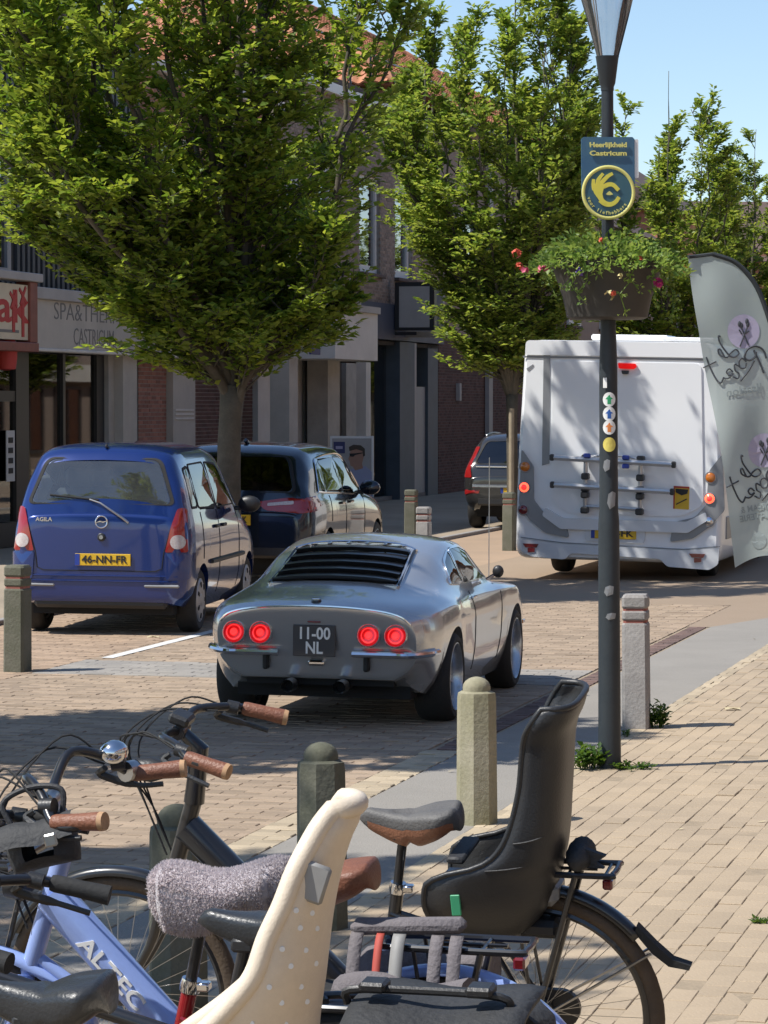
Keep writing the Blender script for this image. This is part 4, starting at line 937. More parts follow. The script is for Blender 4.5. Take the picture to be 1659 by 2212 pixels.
h.box('column', 'plaster_cream', h.xv(601, -.7), h.xv(620, -.7), -.9, -.55, 0, cz0); h.box('column', 'plaster_white', h.xv(780, -.5), h.xv(790, -.5), -.6, -.4, 0, cz0); h.box('column', 'stone_beige', h.xv(686, -.3), h.xv(712, -.3), -.5, -.1, 0, cz0)
h.box('wall_panel', 'stone_beige', h.x(622), h.x(655), .02, .3, .0, cz0); h.box('wall_panel', 'stone_beige', h.x(660), h.x(684), .02, .3, .0, cz0); h.box('door', 'dark_wood', h.x(734), h.x(748), .1, .3, 0, cz0); h.box('door_panel', 'plaster_cream', h.x(713), h.x(733), .05, .3, 0, cz0); h.box('wall_panel', 'stone_beige', h.x(750), h.x(780), .02, .3, 0, cz0); h.box('dark_reveal', 'interior_dark', h.x(655.5), h.x(659.5), .1, .3, 0, cz0)
# navy shop window with shoes on white shelves
h.box('shop_back', 'shelf_white', h.x(786), h.x(850), 1.6, 1.7, 0.1, 2.6); h.box('shop_ceiling', 'interior_dark', h.x(786), L3, .0, 2.2, cz0 + .42, cz0 + .5); h.box('shop_floor', 'interior_mid', h.x(786), L3, .05, 2.2, 0, .08)
for zz in (.55, 1.15, 1.75):
    h.box('shelf', 'shelf_white', h.x(788), h.x(846), .5, .8, zz - .02, zz)
h.box('shop_pane', 'shop_glass', h.x(788), h.x(850), .16, .168, .1, cz0 + .4); h.box('navy_column', 'slate_navy', h.x(852), h.x(884), -.12, .3, 0, cz0 + .5); h.box('drain_pipe', 'panel_grey', h.x(884.5), h.x(890), -.1, .02, 0, cz0 + .5)
h.box('doorway_frame', 'frame_grey', h.x(895), h.x(924), .06, .12, .0, 2.4); h.box('door', 'frame_grey', h.x(898), h.x(921), .121, .16, 0, 2.3); h.box('side_wall', 'slate_navy', h.x(924.5), L3, .0, .3, 0, cz0 + .5); h.box('shop_pane', 'shop_glass', h.x(891), h.x(894.5), .16, .168, .1, cz0 + .4)
# shoes
def shoe(x, y, z):
    o = thing('shoe', 'dark shoe displayed on a white shelf in the navy shop', 'shoe', S(uE + x, VF - y, z), (0, 0, R(90) - TH + R(10)), 'shoes in the shop window')
    def fn(a, c):
        an = 2 * math.pi * c; xx = (a - .5) * .62; hgt = .05 + .12 * max(0, 1 - abs(a - .22) * 3.2) ** .7 + .03 * (1 - a); wd = .085 * math.sin(math.pi * min(max(a, .03), .97)) ** .4
        return Vector((xx, wd * math.cos(an), max(0, hgt * (.5 + .5 * math.sin(an)))))
    MB().grid(fn, 14, 13).build('upper', M['black_soft'], o, ang=180); MB().box((0, 0, .012), (.6, .15, .03), None, .01).build('sole', M['black_rubber'], o, smooth=False)
for x_, z_ in ((798, .55), (822, .55), (842, .55), (805, 1.15), (832, 1.15), (798, 1.75), (826, 1.75)): shoe(h.x(x_), .62, z_)
h.box('display_box', 'dark_wood', h.x(836), h.x(848), .9, 1.2, 1.2, 1.9)
# upper floor
hz0, hz1 = h.z(800, 590), h.z(800, 380); gz0 = h.z(870, 603)
holes = [(h.x(776), h.x(822), hz0, hz1), (h.x(853), h.x(890), hz0, hz1), (h.x(680), h.x(722), hz0, hz1), (h.x(620), h.x(652), hz0, hz1)]
bricks(h, 'upper_wall', 'brick_tan', 'mortar', 0, L3, zt3 + .002, 8.0, .0, holes=holes)
for q in holes: window(h, q[0], q[1], q[2], q[3], .12, 'frame_white', .16, None, sill=True, glass='win_glass')
h.box('eaves', 'frame_white', 0, L3, -.2, .3, 8.001, 8.2, .01); h.box('roof', 'roof_dark', 0, L3, -.1, 9, 8.201, 8.35); h.box('rear_volume', 'interior_dark', 0, L3, 2.25, 9, 0, 8.0)
rl = MB(); 
for k in range(9): rl.tube([(L3 * k / 8, -.1, 8.35), (L3 * k / 8, -.1, 9.1)], .025, 6)
rl.tube([(0, -.1, 9.1), (L3, -.1, 9.1)], .03, 6); rl.build('railing', M['frame_black'], h.t)
# projecting sign boxes
q = thing('projecting_sign', 'dark projecting shop sign box with printed face on the navy front', 'sign', S(uE + h.x(838), VF, 0), (0, 0, R(90) - TH)); hq = Hs(q, uE + h.x(838))
pz0, pz1 = h.z(850, 715), h.z(850, 617)
hq.box('sign_box', 'frame_black', -.02, .24, -1.0, -.15, pz0, pz1 + .05, .01); hq.box('face', 'panel_grey', -.035, -.021, -.9, -.25, pz0 + .06, pz1 - .04); hq.box('bracket', 'frame_black', .06, .14, -.6, .0, pz0 - .1, pz0 - .03)
q = thing('projecting_sign', 'second projecting sign with dark figure print on a pale board', 'sign', S(uE + h.x(864), VF, 0), (0, 0, R(90) - TH)); hq = Hs(q, uE + h.x(864))
hq.box('sign_box', 'panel_grey', -.02, .1, -.95, -.2, pz0 + .02, pz1, .01)
for zz, ww in ((.2, .35), (.75, .3)): hq.box('figure_print', 'black_print', -.03, -.021, -.6 - ww / 2, -.6 + ww / 2, pz0 + zz, pz0 + zz + .16)
hq.box('ledge', 'stone_beige', -.1, .3, -1.05, -.145, pz0 - .12, pz0)
# ---- house 4: dark brick with orange tiled hipped roof
uG = uF_ + .02; h = Hs(house('dark_brick_house', 'dark brick house under an orange pantile hipped roof', uG), uG); L4 = 17.0
bricks(h, 'front_wall', 'brick_dark', 'mortar_dark', 0, h.x(1120), 0, 3.6, .0, holes=(), n_ind=120); h.box('front_wall', 'brick_dark', h.x(1120), L4, .0, .3, 0, 8.5); h.box('front_wall', 'brick_tan', 0, h.x(1120) - .01, .0, .3, 3.61, 8.5)
h.box('end_wall', 'brick_tan', 0, .3, .31, 9, 0, 8.5); h.box('attic_wall', 'brick_tan', -4.8, -.01, .2, 9, 8.36, 8.6); h.box('rear_volume', 'interior_dark', .3, L4, .32, 9, 0, 8.4)
h.box('wall_lamp', 'panel_grey', h.x(984), h.x(988), -.1, -.01, 2.1, 2.5); h.box('drain_pipe', 'panel_grey', h.x(1046), h.x(1054), -.12, -.02, 0, 8.4)
window(h, h.x(985), h.x(1020), 4.6, 6.4, -.02, 'frame_white', .1, None, sill=True, room=False)
# hipped roof: eaves z 8.5, ridge z 12.2, pantiles in courses
ze, zr = 8.62, 11.6; ov = .35; x0, x1, y0, y1 = -5.2, L4 + ov, -ov, 9 + ov; ym = (y0 + y1) / 2; hd = ym - y0
rf = MB(); V = [(x0, y0, ze), (x1, y0, ze), (x1, y1, ze), (x0, y1, ze), (x0 + hd * .75, ym, zr), (x1 - hd * .75, ym, zr)]
rf.add(V, [(0, 1, 5, 4), (1, 2, 5), (2, 3, 4, 5), (3, 0, 4), (3, 2, 1, 0)]); roof = rf.build('roof', M['roof_tile'], h.t, smooth=False)
def tile_mesh(w, l):
    b = MB(); n = 7
    def fn(a, c): return Vector(((a - .5) * w, c * l, .03 * math.cos(a * 2 * math.pi) + .045 + (1 - c) * .03))
    b.grid(fn, n, 2); b.add([fn(i / (n - 1), 0) for i in range(n)] + [fn(i / (n - 1), 0) - Vector((0, 0, .045)) for i in range(n)], [(i, i + 1, n + i + 1, n + i) for i in range(n - 1)])
    return b.mesh('roof_tile', M['roof_tile'], ang=60, recalc=False)
tm = tile_mesh(.26, .36)
def tile_slope(o_, ax, up, width, rise, inside, maxn, zone=None):
    nx = int(width / .25); ny = int(rise / .32); nrm = ax.cross(up).normalized(); cnt = 0; rest = MB(); vv = [v.co.copy() for v in tm.vertices]; ff = [tuple(p.vertices) for p in tm.polygons]
    for j in range(ny):
        for i in range(nx):
            a = (i + .5) * .25; c = j * .32
            if not inside(a, c + .16): continue
            p = o_ + ax * a + up * c; Mx = Matrix((ax, up, nrm)).transposed().to_4x4(); Mx.translation = p
            w = roof.parent.matrix_basis @ p; px_, py_ = project(w)
            if cnt < maxn and zone and zone[0] < px_ < zone[1] and zone[2] < py_ < zone[3]:
                q = link('roof_tile', tm, roof); q.matrix_local = Mx; cnt += 1
            else: rest.add([Mx @ v for v in vv], ff)
    r_ = rest.build('roof_tiling', M['roof_tile'], roof, ang=60, recalc=False); r_['kind'] = 'stuff'
sl = math.hypot(hd, zr - ze); upf = Vector((0, hd, zr - ze)).normalized()
tile_slope(Vector((x0, y0, ze)), Vector((1, 0, 0)), upf, x1 - x0, sl, lambda a, c: c / sl * hd * .75 < a < (x1 - x0) - c / sl * hd * .75, 140, (860, 1100, 40, 300))
sl2 = math.hypot(hd * .75, zr - ze); upl = Vector((hd * .75, 0, zr - ze)).normalized()
tile_slope(Vector((x0, y1, ze)), Vector((0, -1, 0)), upl, y1 - y0, sl2, lambda a, c: c / sl2 * hd < a < (y1 - y0) - c / sl2 * hd, 140, (860, 1100, 40, 300))
hipb = MB().lathe([(.11, 0), (.13, .02), (.12, .4)], 10, cap=False).mesh('ridge_tile', M['roof_tile'], ang=60)
for A, B in ((V[0], V[4]), (V[4], V[5]), (V[5], V[1])):
    A, B = Vector(A), Vector(B); d = (B - A); n = int(d.length / .37)
    for k in range(n):
        o = link('ridge_tile', hipb, roof); o.matrix_local = Matrix.Translation(A + d * (k / n) + Vector((0, 0, .06))) @ d.to_track_quat('Z', 'Y').to_matrix().to_4x4()
h.box('gutter', 'frame_black', -.4, L4 + .4, -.45, -.3, 8.38, 8.5); h.box('gutter', 'frame_black', -.45, -.3, -.3, 9.3, 8.38, 8.5)
# ---- far houses closing the street
for u_, l_, hh, mm, lb in ((80, 16, 7.2, 'brick_tan', 'tan brick house far along the street behind the trees'), (98, 20, 8.4, 'brick_orange', 'orange brick house at the far end of the street'),):
    hx = Hs(house('far_house', lb, u_), u_); hx.box('wall', mm, 0, l_, 0, 9, 0, hh)
    r_ = MB(); r_.add([(-.3, -.3, hh), (l_ + .3, -.3, hh), (l_ + .3, 9.3, hh), (-.3, 9.3, hh), (-.3, 4.5, hh + 3), (l_ + .3, 4.5, hh + 3)], [(0, 1, 5, 4), (2, 3, 4, 5), (0, 4, 3), (1, 2, 5), (3, 2, 1, 0)]); r_.build('roof', M['roof_dark'], hx.t, smooth=False)
    for k in range(3): window(hx, 1 + k * 5, 2.8 + k * 5, 4.2, 6, -.03, 'frame_white', .12, .5, room=False)
p = AtY(1440, 420, 118); q = thing('far_house', 'brown roofed house showing between the far tree tops', 'building', (p.x + 3, 118, 0), (0, 0, R(8)))
MB().box((0, 4, 4.0), (26, 8, 8.0)).build('wall', M['brick_orange'], q, smooth=False); r_ = MB(); zt = p.z
r_.add([(-13.4, -.4, 7.6), (13.4, -.4, 7.6), (13.4, 8.4, 7.6), (-13.4, 8.4, 7.6), (-13.4, 4, zt), (13.4, 4, zt)], [(0, 1, 5, 4), (2, 3, 4, 5), (0, 4, 3), (1, 2, 5), (3, 2, 1, 0)]); r_.build('roof', M['roof_dark'], q, smooth=False)
for k in range(5): w_ = MB(); w_.box((-10 + 5 * k, -.03, 5.5), (1.6, .08, 1.6)); w_.build('window', M['frame_white'], q, smooth=False)
# poster board on the pavement
pb = AtY(760, 1060, 52.5); q = thing('poster_board', 'white framed poster of a man in sunglasses standing by the canopy shop', 'poster', (pb.x, pb.y, 0), (0, 0, R(-6)))
pw, z0, z1 = (806 - 712) / 6500 * 52.5, AtY(760, 1105, 52.5).z, AtY(760, 942, 52.5).z
z0 = .0
def pbx(name, m, cx_, cz_, w, hgt, y, d=.02, parent=None): return MB().box((cx_, y, cz_), (w, d, hgt)).build(name, M[m], parent or q, smooth=False)
pbx('frame', 'frame_white', 0, (z0 + z1) / 2, pw, z1 - z0, .03, .05); pbx('sheet', 'panel_grey', 0, (z0 + z1) / 2 + .02, pw - .07, z1 - z0 - .12, -.002, .006); pbx('brand_print', 'navy_print', -.22, z1 - .2, .2, .2, -.008, .006); pbx('brand_print', 'flag_lilac', -.22, z1 - .2, .12, .05, -.013, .004)
def pflat(name, m, poly, y): MB().prism(poly, .004, Matrix(((1, 0, 0, 0), (0, 0, 1, y), (0, 1, 0, 0), (0, 0, 0, 1)))).build(name, M[m], q, smooth=False)
hcx, hcz = .08, z1 - .36
pflat('shirt_print', 'shirt_print', [(hcx + x, hcz + z) for x, z in ((-.12, -.22), (.02, -.19), (.16, -.16), (.27, -.26), (.285, -.75), (-.1, -.75), (-.14, -.4))], -.010)
pflat('face_print', 'skin_print', [(hcx + x, hcz + z) for x, z in ((-.10, .12), (.0, .16), (.11, .13), (.13, .0), (.1, -.12), (.12, -.2), (-.02, -.24), (-.06, -.17), (-.1, -.16), (-.115, -.08), (-.14, -.04), (-.115, .03))], -.014)
pflat('hair_print', 'hair_print', [(hcx + x, hcz + z) for x, z in ((-.12, .10), (-.13, .17), (-.05, .21), (.08, .2), (.15, .14), (.155, .02), (.12, -.0), (.11, .1), (.0, .13))], -.018)
pflat('sunglasses_print', 'black_print', [(hcx + x, hcz + z) for x, z in ((-.12, .055), (-.03, .06), (.11, .075), (.11, .06), (-.02, .03), (-.05, .0), (-.11, .005))], -.022)

# ---- houses on the opposite side of the street
def opposite(u0, u1, v, hh, mm, label):
    p = S(u1, v); t = thing('brick_house', label, 'building', (p.x, p.y, 0), (0, 0, R(-90) - TH)); hx = Hs(t, 0); L_ = u1 - u0
    hx.box('wall', mm, 0, L_, 0, 8, 0, hh); k = 0
    r_ = MB(); r_.add([(-.3, -.4, hh), (L_ + .3, -.4, hh), (L_ + .3, 8.4, hh), (-.3, 8.4, hh), (-.3, 4, hh + 3), (L_ + .3, 4, hh + 3)], [(0, 1, 5, 4), (2, 3, 4, 5), (0, 4, 3), (1, 2, 5), (3, 2, 1, 0)]); r_.build('roof', M['roof_tile'], t, smooth=False)
    x = 1.0
    while x + 2.4 < L_:
        window(hx, x, x + 1.7, hh - 2.6, hh - .9, -.04, 'frame_white', .1, .5, room=False); window(hx, x - .2, x + 2.2, .5, 2.6, -.04, 'frame_black', .1, .5, room=False, sill=False); x += 3.4
    hx.box('fascia', 'plaster_cream', 0, L_, -.3, -.001, 2.75, 3.3)
opposite(-12, 12, 6.5, 6.0, 'brick_tan', 'tan brick shop house on the right hand pavement outside the view')
opposite(12.2, 27.5, 6.0, 6.4, 'brick_orange', 'orange brick shop house on the corner right of the view')
opposite(35, 110, 2.5, 6.2, 'brick_tan', 'tan brick shop house beyond the side street right of the view')
# ------------------------------------------------------------------ cars.  local x forward, y left, z up, rear axle at x = 0
class Body:
    def __init__(s, st, wheels, Ra, zw, nj=40, dx=.035, bulge=.03, cap_front=True, arch_flat=1.0, tuck=None):
        xs = [a for a, b in st]; P = np.array([b for a, b in st], float)             # station, point, (y, z)
        gx = set(np.round(np.arange(xs[0], xs[-1] + 1e-6, dx), 4)); gx |= {xs[0], xs[-1]}
        for w in wheels:
            gx = {q for q in gx if abs(q - w) > Ra * 1.02}; gx |= {round(w + Ra * math.cos(t), 4) for t in np.linspace(0, math.pi, 25)}
        gx = np.array(sorted(q for q in gx if xs[0] <= q <= xs[-1])); npt = P.shape[1]
        A = np.zeros((len(gx), npt, 2))
        for j in range(npt):
            for c in range(2): A[:, j, c] = pchip(xs, P[:, j, c], gx)
        jj = np.linspace(0, npt - 1, nj); D = np.zeros((len(gx), nj, 2))
        for i in range(len(gx)):
            for c in range(2): D[i, :, c] = pchip(np.arange(npt), A[i, :, c], jj)
        js = int(nj * 4.0 / (npt - 1))
        for i, x in enumerate(gx):
            zb = D[i, 0, 1]; za = zb
            for w in wheels:
                if abs(x - w) < Ra: za = max(za, zw + math.sqrt(max(Ra * Ra - (x - w) ** 2, 0)) * arch_flat)
            if za > zb:
                col = D[i, :js + 1].copy(); zt = col[-1, 1]; za = min(za, zt - .01); nz = za + (col[:, 1] - zb) / (zt - zb) * (zt - za)
                D[i, :js + 1, 0] = np.interp(nz, col[:, 1], col[:, 0]); D[i, :js + 1, 1] = nz
        V = []; Fc = []; n = len(gx); W = 2 * nj - 1 + 2
        for i in range(n):
            L_ = [(D[i, 0, 0] - .09, D[i, 0, 1])] + [tuple(D[i, j]) for j in range(nj)]
            row = [(y, z) for y, z in L_] + [(-y, z) for y, z in L_[-2::-1]]
            V += [(gx[i], y, z) for y, z in row]
        W = len(row)
        for i in range(n - 1):
            for k in range(W - 1): Fc.append((i * W + k, i * W + k + 1, (i + 1) * W + k + 1, (i + 1) * W + k))
        for end, sg in ((0, -1), (n - 1, 1)):
            if end and not cap_front: continue
            ring = list(range(end * W + 1, end * W + W - 1)); zc = float(np.mean([V[q][2] for q in ring])); prev = ring
            for sc_, bl in ((.985, .3), (.95, .6), (.88, .82), (.7, .95), (.45, 1.0), (.15, 1.0)):
                cur = []
                for q in ring:
                    x, y, z = V[q]; cur.append(len(V)); V.append((x + sg * bulge * bl, y * sc_, zc + (z - zc) * sc_))
                for k in range(len(ring)):
                    Fc.append((prev[k], prev[(k + 1) % len(ring)], cur[(k + 1) % len(ring)], cur[k]))
                prev = cur
            Fc.append(tuple(prev))
        if tuck: V = [(x + tuck[0] * max(0, tuck[1] - z) * min(1, max(0, (tuck[2] - x) / .3)), y, z) for x, y, z in V]
        s.V, s.F = V, Fc; s.bvh = BVHTree.FromPolygons([Vector(v) for v in V], Fc); s.dead = set()
    def hit(s, a, b, ax):
        if ax == 'rear': o, d = Vector((-3, a, b)), Vector((1, 0, 0))
        elif ax == 'right': o, d = Vector((a, -3, b)), Vector((0, 1, 0))
        elif ax == 'left': o, d = Vector((a, 3, b)), Vector((0, -1, 0))
        elif ax == 'front': o, d = Vector((8, a, b)), Vector((-1, 0, 0))
        else: o, d = Vector((a, b, 5)), Vector((0, 0, -1))
        p, nrm, i, _ = s.bvh.ray_cast(o, d)
        if p is None: return None, None
        if nrm.dot(d) > 0: nrm = -nrm
        return p, nrm
    def patch(s, poly, ax, off=.004, rings=(1, .96, .75, .5, .25, .06), rim=True):
        cx_ = sum(p[0] for p in poly) / len(poly); cy_ = sum(p[1] for p in poly) / len(poly); b = MB(); V = []; n = len(poly); last = None
        lv = ([(1.0, -.004)] if rim else []) + [(r_, off) for r_ in rings]
        for r_, of in lv:
            for x, y in poly:
                p, nr = s.hit(cx_ + (x - cx_) * r_, cy_ + (y - cy_) * r_, ax)
                if p is None: p, nr = s.hit(cx_ + (x - cx_) * r_ * .9, cy_ + (y - cy_) * r_ * .9, ax)
                if p is None: p, nr = last
                last = (p, nr); V.append(p + nr * of)
        Fc = []
        for j in range(len(lv) - 1):
            for k in range(n): Fc.append((j * n + k, j * n + (k + 1) % n, (j + 1) * n + (k + 1) % n, (j + 1) * n + k))
        Fc.append(tuple((len(lv) - 1) * n + k for k in range(n))); b.add(V, Fc); return b
    def ring(s, poly, ax, w, off=.006):
        """frame strip just outside an outline"""
        cx_ = sum(p[0] for p in poly) / len(poly); cy_ = sum(p[1] for p in poly) / len(poly); b = MB(); n = len(poly); V = []; last = (Vector((0, 0, 0)), Vector((0, 0, 1)))
        for k_, of in ((-.4, off), (1, off), (1, -.004)):
            for x, y in poly:
                d = Vector((x - cx_, y - cy_)); d.normalize(); p, nr = s.hit(x + d.x * w * k_, y + d.y * w * k_, ax)
                if p is None: p, nr = last
                last = (p, nr); V.append(p + nr * of)
        Fc = [(j * n + k, j * n + (k + 1) % n, (j + 1) * n + (k + 1) % n, (j + 1) * n + k) for j in range(2) for k in range(n)]; b.add(V, Fc); return b
    def cut(s, poly, ax, k=.97):
        cx_ = sum(p[0] for p in poly) / len(poly); cy_ = sum(p[1] for p in poly) / len(poly); q = [(cx_ + (x - cx_) * k, cy_ + (y - cy_) * k) for x, y in poly]
        def inside(x, y):
            c = False; j = len(q) - 1
            for i in range(len(q)):
                if (q[i][1] > y) != (q[j][1] > y) and x < (q[j][0] - q[i][0]) * (y - q[i][1]) / (q[j][1] - q[i][1]) + q[i][0]: c = not c
                j = i
            return c
        for fi, f in enumerate(s.F):
            c = sum((Vector(s.V[i]) for i in f), Vector()) / len(f)
            if ax == 'rear': ok = inside(c.y, c.z) and c.x < .6
            elif ax == 'right': ok = c.y < -.1 and inside(c.x, c.z)
            elif ax == 'left': ok = c.y > .1 and inside(c.x, c.z)
            else: ok = c.z > .7 and inside(c.x, c.y)
            if ok: s.dead.add(fi)
    def build(s, m, t, ang=30):
        b = MB(); b.v = list(s.V); b.f = [f for i, f in enumerate(s.F) if i not in s.dead]; return b.build('body', m, t, ang=ang)
def wheel(t, x, y, r, w, rim_r, style, rim_m, side, dish=.03, steer=0):
    """wheel with tyre and rim; side -1 right, 1 left"""
    o = bpy.data.objects.new('wheel', None); COL.objects.link(o); o.parent = t; o.location = (x, y, r); o.rotation_euler = (R(-90) * side, 0, steer); o.empty_display_size = .1
    h = w / 2
    MB().lathe([(rim_r, -h * .85), (rim_r + .02, -h), (r - .035, -h), (r - .012, -h * .82), (r, -h * .5), (r, h * .5), (r - .012, h * .82), (r - .035, h), (rim_r + .02, h), (rim_r, h * .85)], 36, cap=False).build('tyre', M['tyre'], o, ang=35)
    b = MB(); b.lathe([(rim_r + .004, -h * .8), (rim_r - .01, -h * .7), (rim_r - .018, 0), (rim_r - .012, h * .8), (rim_r, h * .98), (rim_r + .006, h * .96)], 36, cap=False)
    rb = b.build('rim', M[rim_m], o, ang=35); z1 = h * .98 - dish
    if style == 'spoke':
        MB().lathe([(.055, z1 - .03), (.055, z1), (.03, z1 + .012), (.0, z1 + .012)], 16, cap=False).build('hub', M['steel'], rb)
        sp = MB()
        for k in range(4):
            for dd in (-.16, .16):
                a_ = math.pi / 2 * k + dd; sp.box((math.cos(a_) * (rim_r * .52), math.sin(a_) * rim_r * .52, z1 - .012), (rim_r * .9, .045, .03), Rz(a_))
        sp.build('spokes', M[rim_m], rb, smooth=False)
        MB().lathe([(.0, z1 - .09), (rim_r - .02, z1 - .09)], 30, cap=False).build('brake_disc', M['underbody'], rb)
    elif style == 'cap':
        b = MB(); b.lathe([(.0, h + .012), (.04, h + .014), (.06, h + .004), (rim_r * .55, h + .012), (rim_r * .93, h + .004), (rim_r + .004, h - .012)], 36, cap=False); b.build('hubcap', M['hubcap'], rb, ang=35)
        for k in range(7):
            a_ = 2 * math.pi * k / 7; MB().box((math.cos(a_) * rim_r * .74, math.sin(a_) * rim_r * .74, h + .009), (.05, .035, .01), Rz(a_), .004).build('slot', M['underbody'], rb, smooth=False)
    else:
        MB().lathe([(.0, z1), (.05, z1 + .01), (.06, z1 - .01)], 16, cap=False).build('hub', M[rim_m], rb); sp = MB()
        for k in range(5):
            a_ = 2 * math.pi * k / 5; sp.box((math.cos(a_) * rim_r * .5, math.sin(a_) * rim_r * .5, z1 - .012), (rim_r * .95, .06, .025), Rz(a_), .006)
        sp.build('spokes', M[rim_m], rb, smooth=False); MB().lathe([(.0, z1 - .07), (rim_r - .015, z1 - .07)], 30, cap=False).build('brake_disc', M['underbody'], rb)
    return o
def place_car(name, label, rr_contact, yaw, half_track, scale=1.0, roll=0.0):
    """rr_contact: where the outer edge of the rear right tyre meets the road"""
    f = Vector((math.sin(yaw), math.cos(yaw), 0)); lft = Vector((-f.y, f.x, 0)); p = Vector(rr_contact) + lft * half_track * scale
    return thing(name, label, 'car', (p.x, p.y, 0), (roll, 0, R(90) - yaw), None, (scale,) * 3)
REAR = Matrix(((0, 0, -1, 0), (-1, 0, 0, 0), (0, 1, 0, 0), (0, 0, 0, 1)))      # text plane seen from behind: text x -> -y, text y -> z, out -> -x
def plate(t, y, z, x, w, hgt, txt, bgm, fgm, size, lines=None, blue=True, tilt=0):
    p = bpy.data.objects.new('number_plate', None); COL.objects.link(p); p.parent = t; p.location = (x, y, z); p.rotation_euler = (0, tilt, 0); p.empty_display_size = .1
    MB().box((0, 0, 0), (.012, w, hgt), None, .003).build('plate', M[bgm], p, smooth=False)
    if blue: MB().box((-.0075, w / 2 - .022, 0), (.004, .042, hgt - .004)).build('euro_band', M['plate_blue'], p, smooth=False)
    for tx, dz, wd, *dy in (lines if lines is not None else [(txt, 0, w * .82)]): put_text(tx, M[fgm], p, T(-.009, -(.016 if blue else 0) - (dy[0] if dy else 0), dz) @ REAR, size, size * .022, width=wd, extrude=.0015, name='plate_lettering')
    return p
def rowpts(*a): return [tuple(q) for q in a]
# =========================================================== silver sports coupe
GS = .94
gt_st = [
 (-.80, [(.51, .325), (.59, .375), (.665, .48), (.672, .60), (.65, .70), (.585, .755), (.47, .790), (.33, .810), (.16, .819), (0, .822)]),
 (-.70, [(.55, .30), (.635, .36), (.715, .49), (.725, .61), (.70, .72), (.635, .78), (.51, .818), (.35, .838), (.17, .847), (0, .85)]),
 (-.35, [(.66, .22), (.735, .33), (.78, .5), (.79, .64), (.765, .765), (.69, .825), (.55, .868), (.39, .90), (.2, .916), (0, .92)]),
 (.05, [(.70, .2), (.765, .33), (.80, .5), (.805, .65), (.78, .785), (.69, .86), (.585, .93), (.46, .995), (.24, 1.03), (0, 1.04)]),
 (.45, [(.70, .18), (.755, .33), (.78, .5), (.78, .65), (.755, .78), (.69, .865), (.625, .99), (.51, 1.105), (.27, 1.15), (0, 1.16)]),
 (.95, [(.69, .17), (.745, .33), (.76, .5), (.76, .65), (.735, .77), (.69, .85), (.625, 1.02), (.52, 1.165), (.28, 1.21), (0, 1.222)]),
 (1.35, [(.69, .17), (.745, .33), (.76, .5), (.76, .65), (.735, .77), (.69, .845), (.625, 1.0), (.515, 1.145), (.28, 1.195), (0, 1.21)]),
 (1.7, [(.69, .17), (.745, .33), (.765, .5), (.765, .65), (.745, .775), (.69, .835), (.63, .92), (.54, 1.0), (.3, 1.05), (0, 1.065)]),
 (2.02, [(.69, .17), (.75, .33), (.775, .5), (.78, .65), (.765, .78), (.69, .825), (.6, .84), (.45, .855), (.25, .872), (0, .878)]),
 (2.43, [(.69, .17), (.755, .33), (.785, .5), (.785, .66), (.765, .775), (.66, .80), (.5, .785), (.36, .785), (.2, .805), (0, .812)]),
 (2.9, [(.66, .2), (.72, .33), (.75, .45), (.745, .57), (.71, .67), (.6, .70), (.46, .69), (.33, .69), (.18, .705), (0, .71)]),
 (3.24, [(.5, .3), (.58, .36), (.62, .43), (.61, .5), (.57, .55), (.48, .57), (.36, .58), (.25, .585), (.13, .59), (0, .59)])]
gt = place_car('sports_coupe', 'low silver vintage sports coupe with four round red tail lights', G(985, 1556), R(12.5), .80, GS, R(.6))
B = Body(gt_st, (0, 2.43), .345, .30, bulge=.02, tuck=(.30, .84, -.42))
rg = rpoly([(-.25, .44), (.46, .40), (.46, -.40), (-.25, -.44)], [.03, .09, .09, .03], 5)
B.cut(rg, 'top', .97)
sw = [rpoly([(.64, .90), (.42, .90), (.52, 1.04), (.78, 1.115), (.80, .90)], [.03, .05, .06, .03, .02], 4), rpoly([(.84, .89), (.83, 1.12), (1.2, 1.125), (1.42, 1.08), (1.80, .87)], [.02, .03, .04, .05, .04], 4)]
for sd in ('right', 'left'):
    for w_ in sw: B.cut(w_, sd, .96)
ws = rpoly([(1.52, .45), (1.90, .58), (1.90, -.58), (1.52, -.45)], .08, 5); B.cut(ws, 'top', .96)
body = B.build(M['paint_silver'], gt, 28)
for sd in ('right', 'left'):
    for w_ in sw: B.patch(w_, sd, .003).build('side_window', M['dark_glass'] if w_ is sw[0] else M['car_glass'], gt, ang=180); B.ring(w_, sd, .014, .007).build('window_trim', M['chrome'] if sd == 'right' else M['chrome'], gt)
B.patch(ws, 'top', .003).build('windscreen', M['car_glass'], gt, ang=180)
B.patch(rg, 'top', -.02, rim=False).build('rear_window', M['dark_glass'], gt, ang=180)
B.ring(rg, 'top', .022, .012).build('rear_window_trim', M['paint_silver'], gt)
# louvre slats over the rear window
def surf(x, y):
    p, n = B.hit(x, y, 'top'); return p
NS = 5
for k in range(NS):
    x0_ = -.225 + k * .132; hw = .428 - .045 * ((x0_ + .2) / .7); b = MB(); nn_ = 13; V = []
    for dz, dx_ in ((.004, 0), (.034, -.012), (.034, .0), (.010, .10)):
        for i in range(nn_):
            y = -hw + 2 * hw * i / (nn_ - 1); p = surf(x0_ + dx_ + (.0), y); V.append((x0_ + dx_, y, p.z + dz))
    Fc = [(j * nn_ + i, j * nn_ + i + 1, (j + 1) * nn_ + i + 1, (j + 1) * nn_ + i) for j in range(3) for i in range(nn_ - 1)]; b.add(V, Fc); b.build('louvre_slat', M['louvre'], gt, ang=30)
for i in range(6):
    y = -.33 + i * .132; p = surf(.465, y); MB().box((.465, y, p.z + .012), (.06, .02, .012), Ry(R(-8)), .003).build('louvre_clip', M['chrome'], gt, smooth=False)
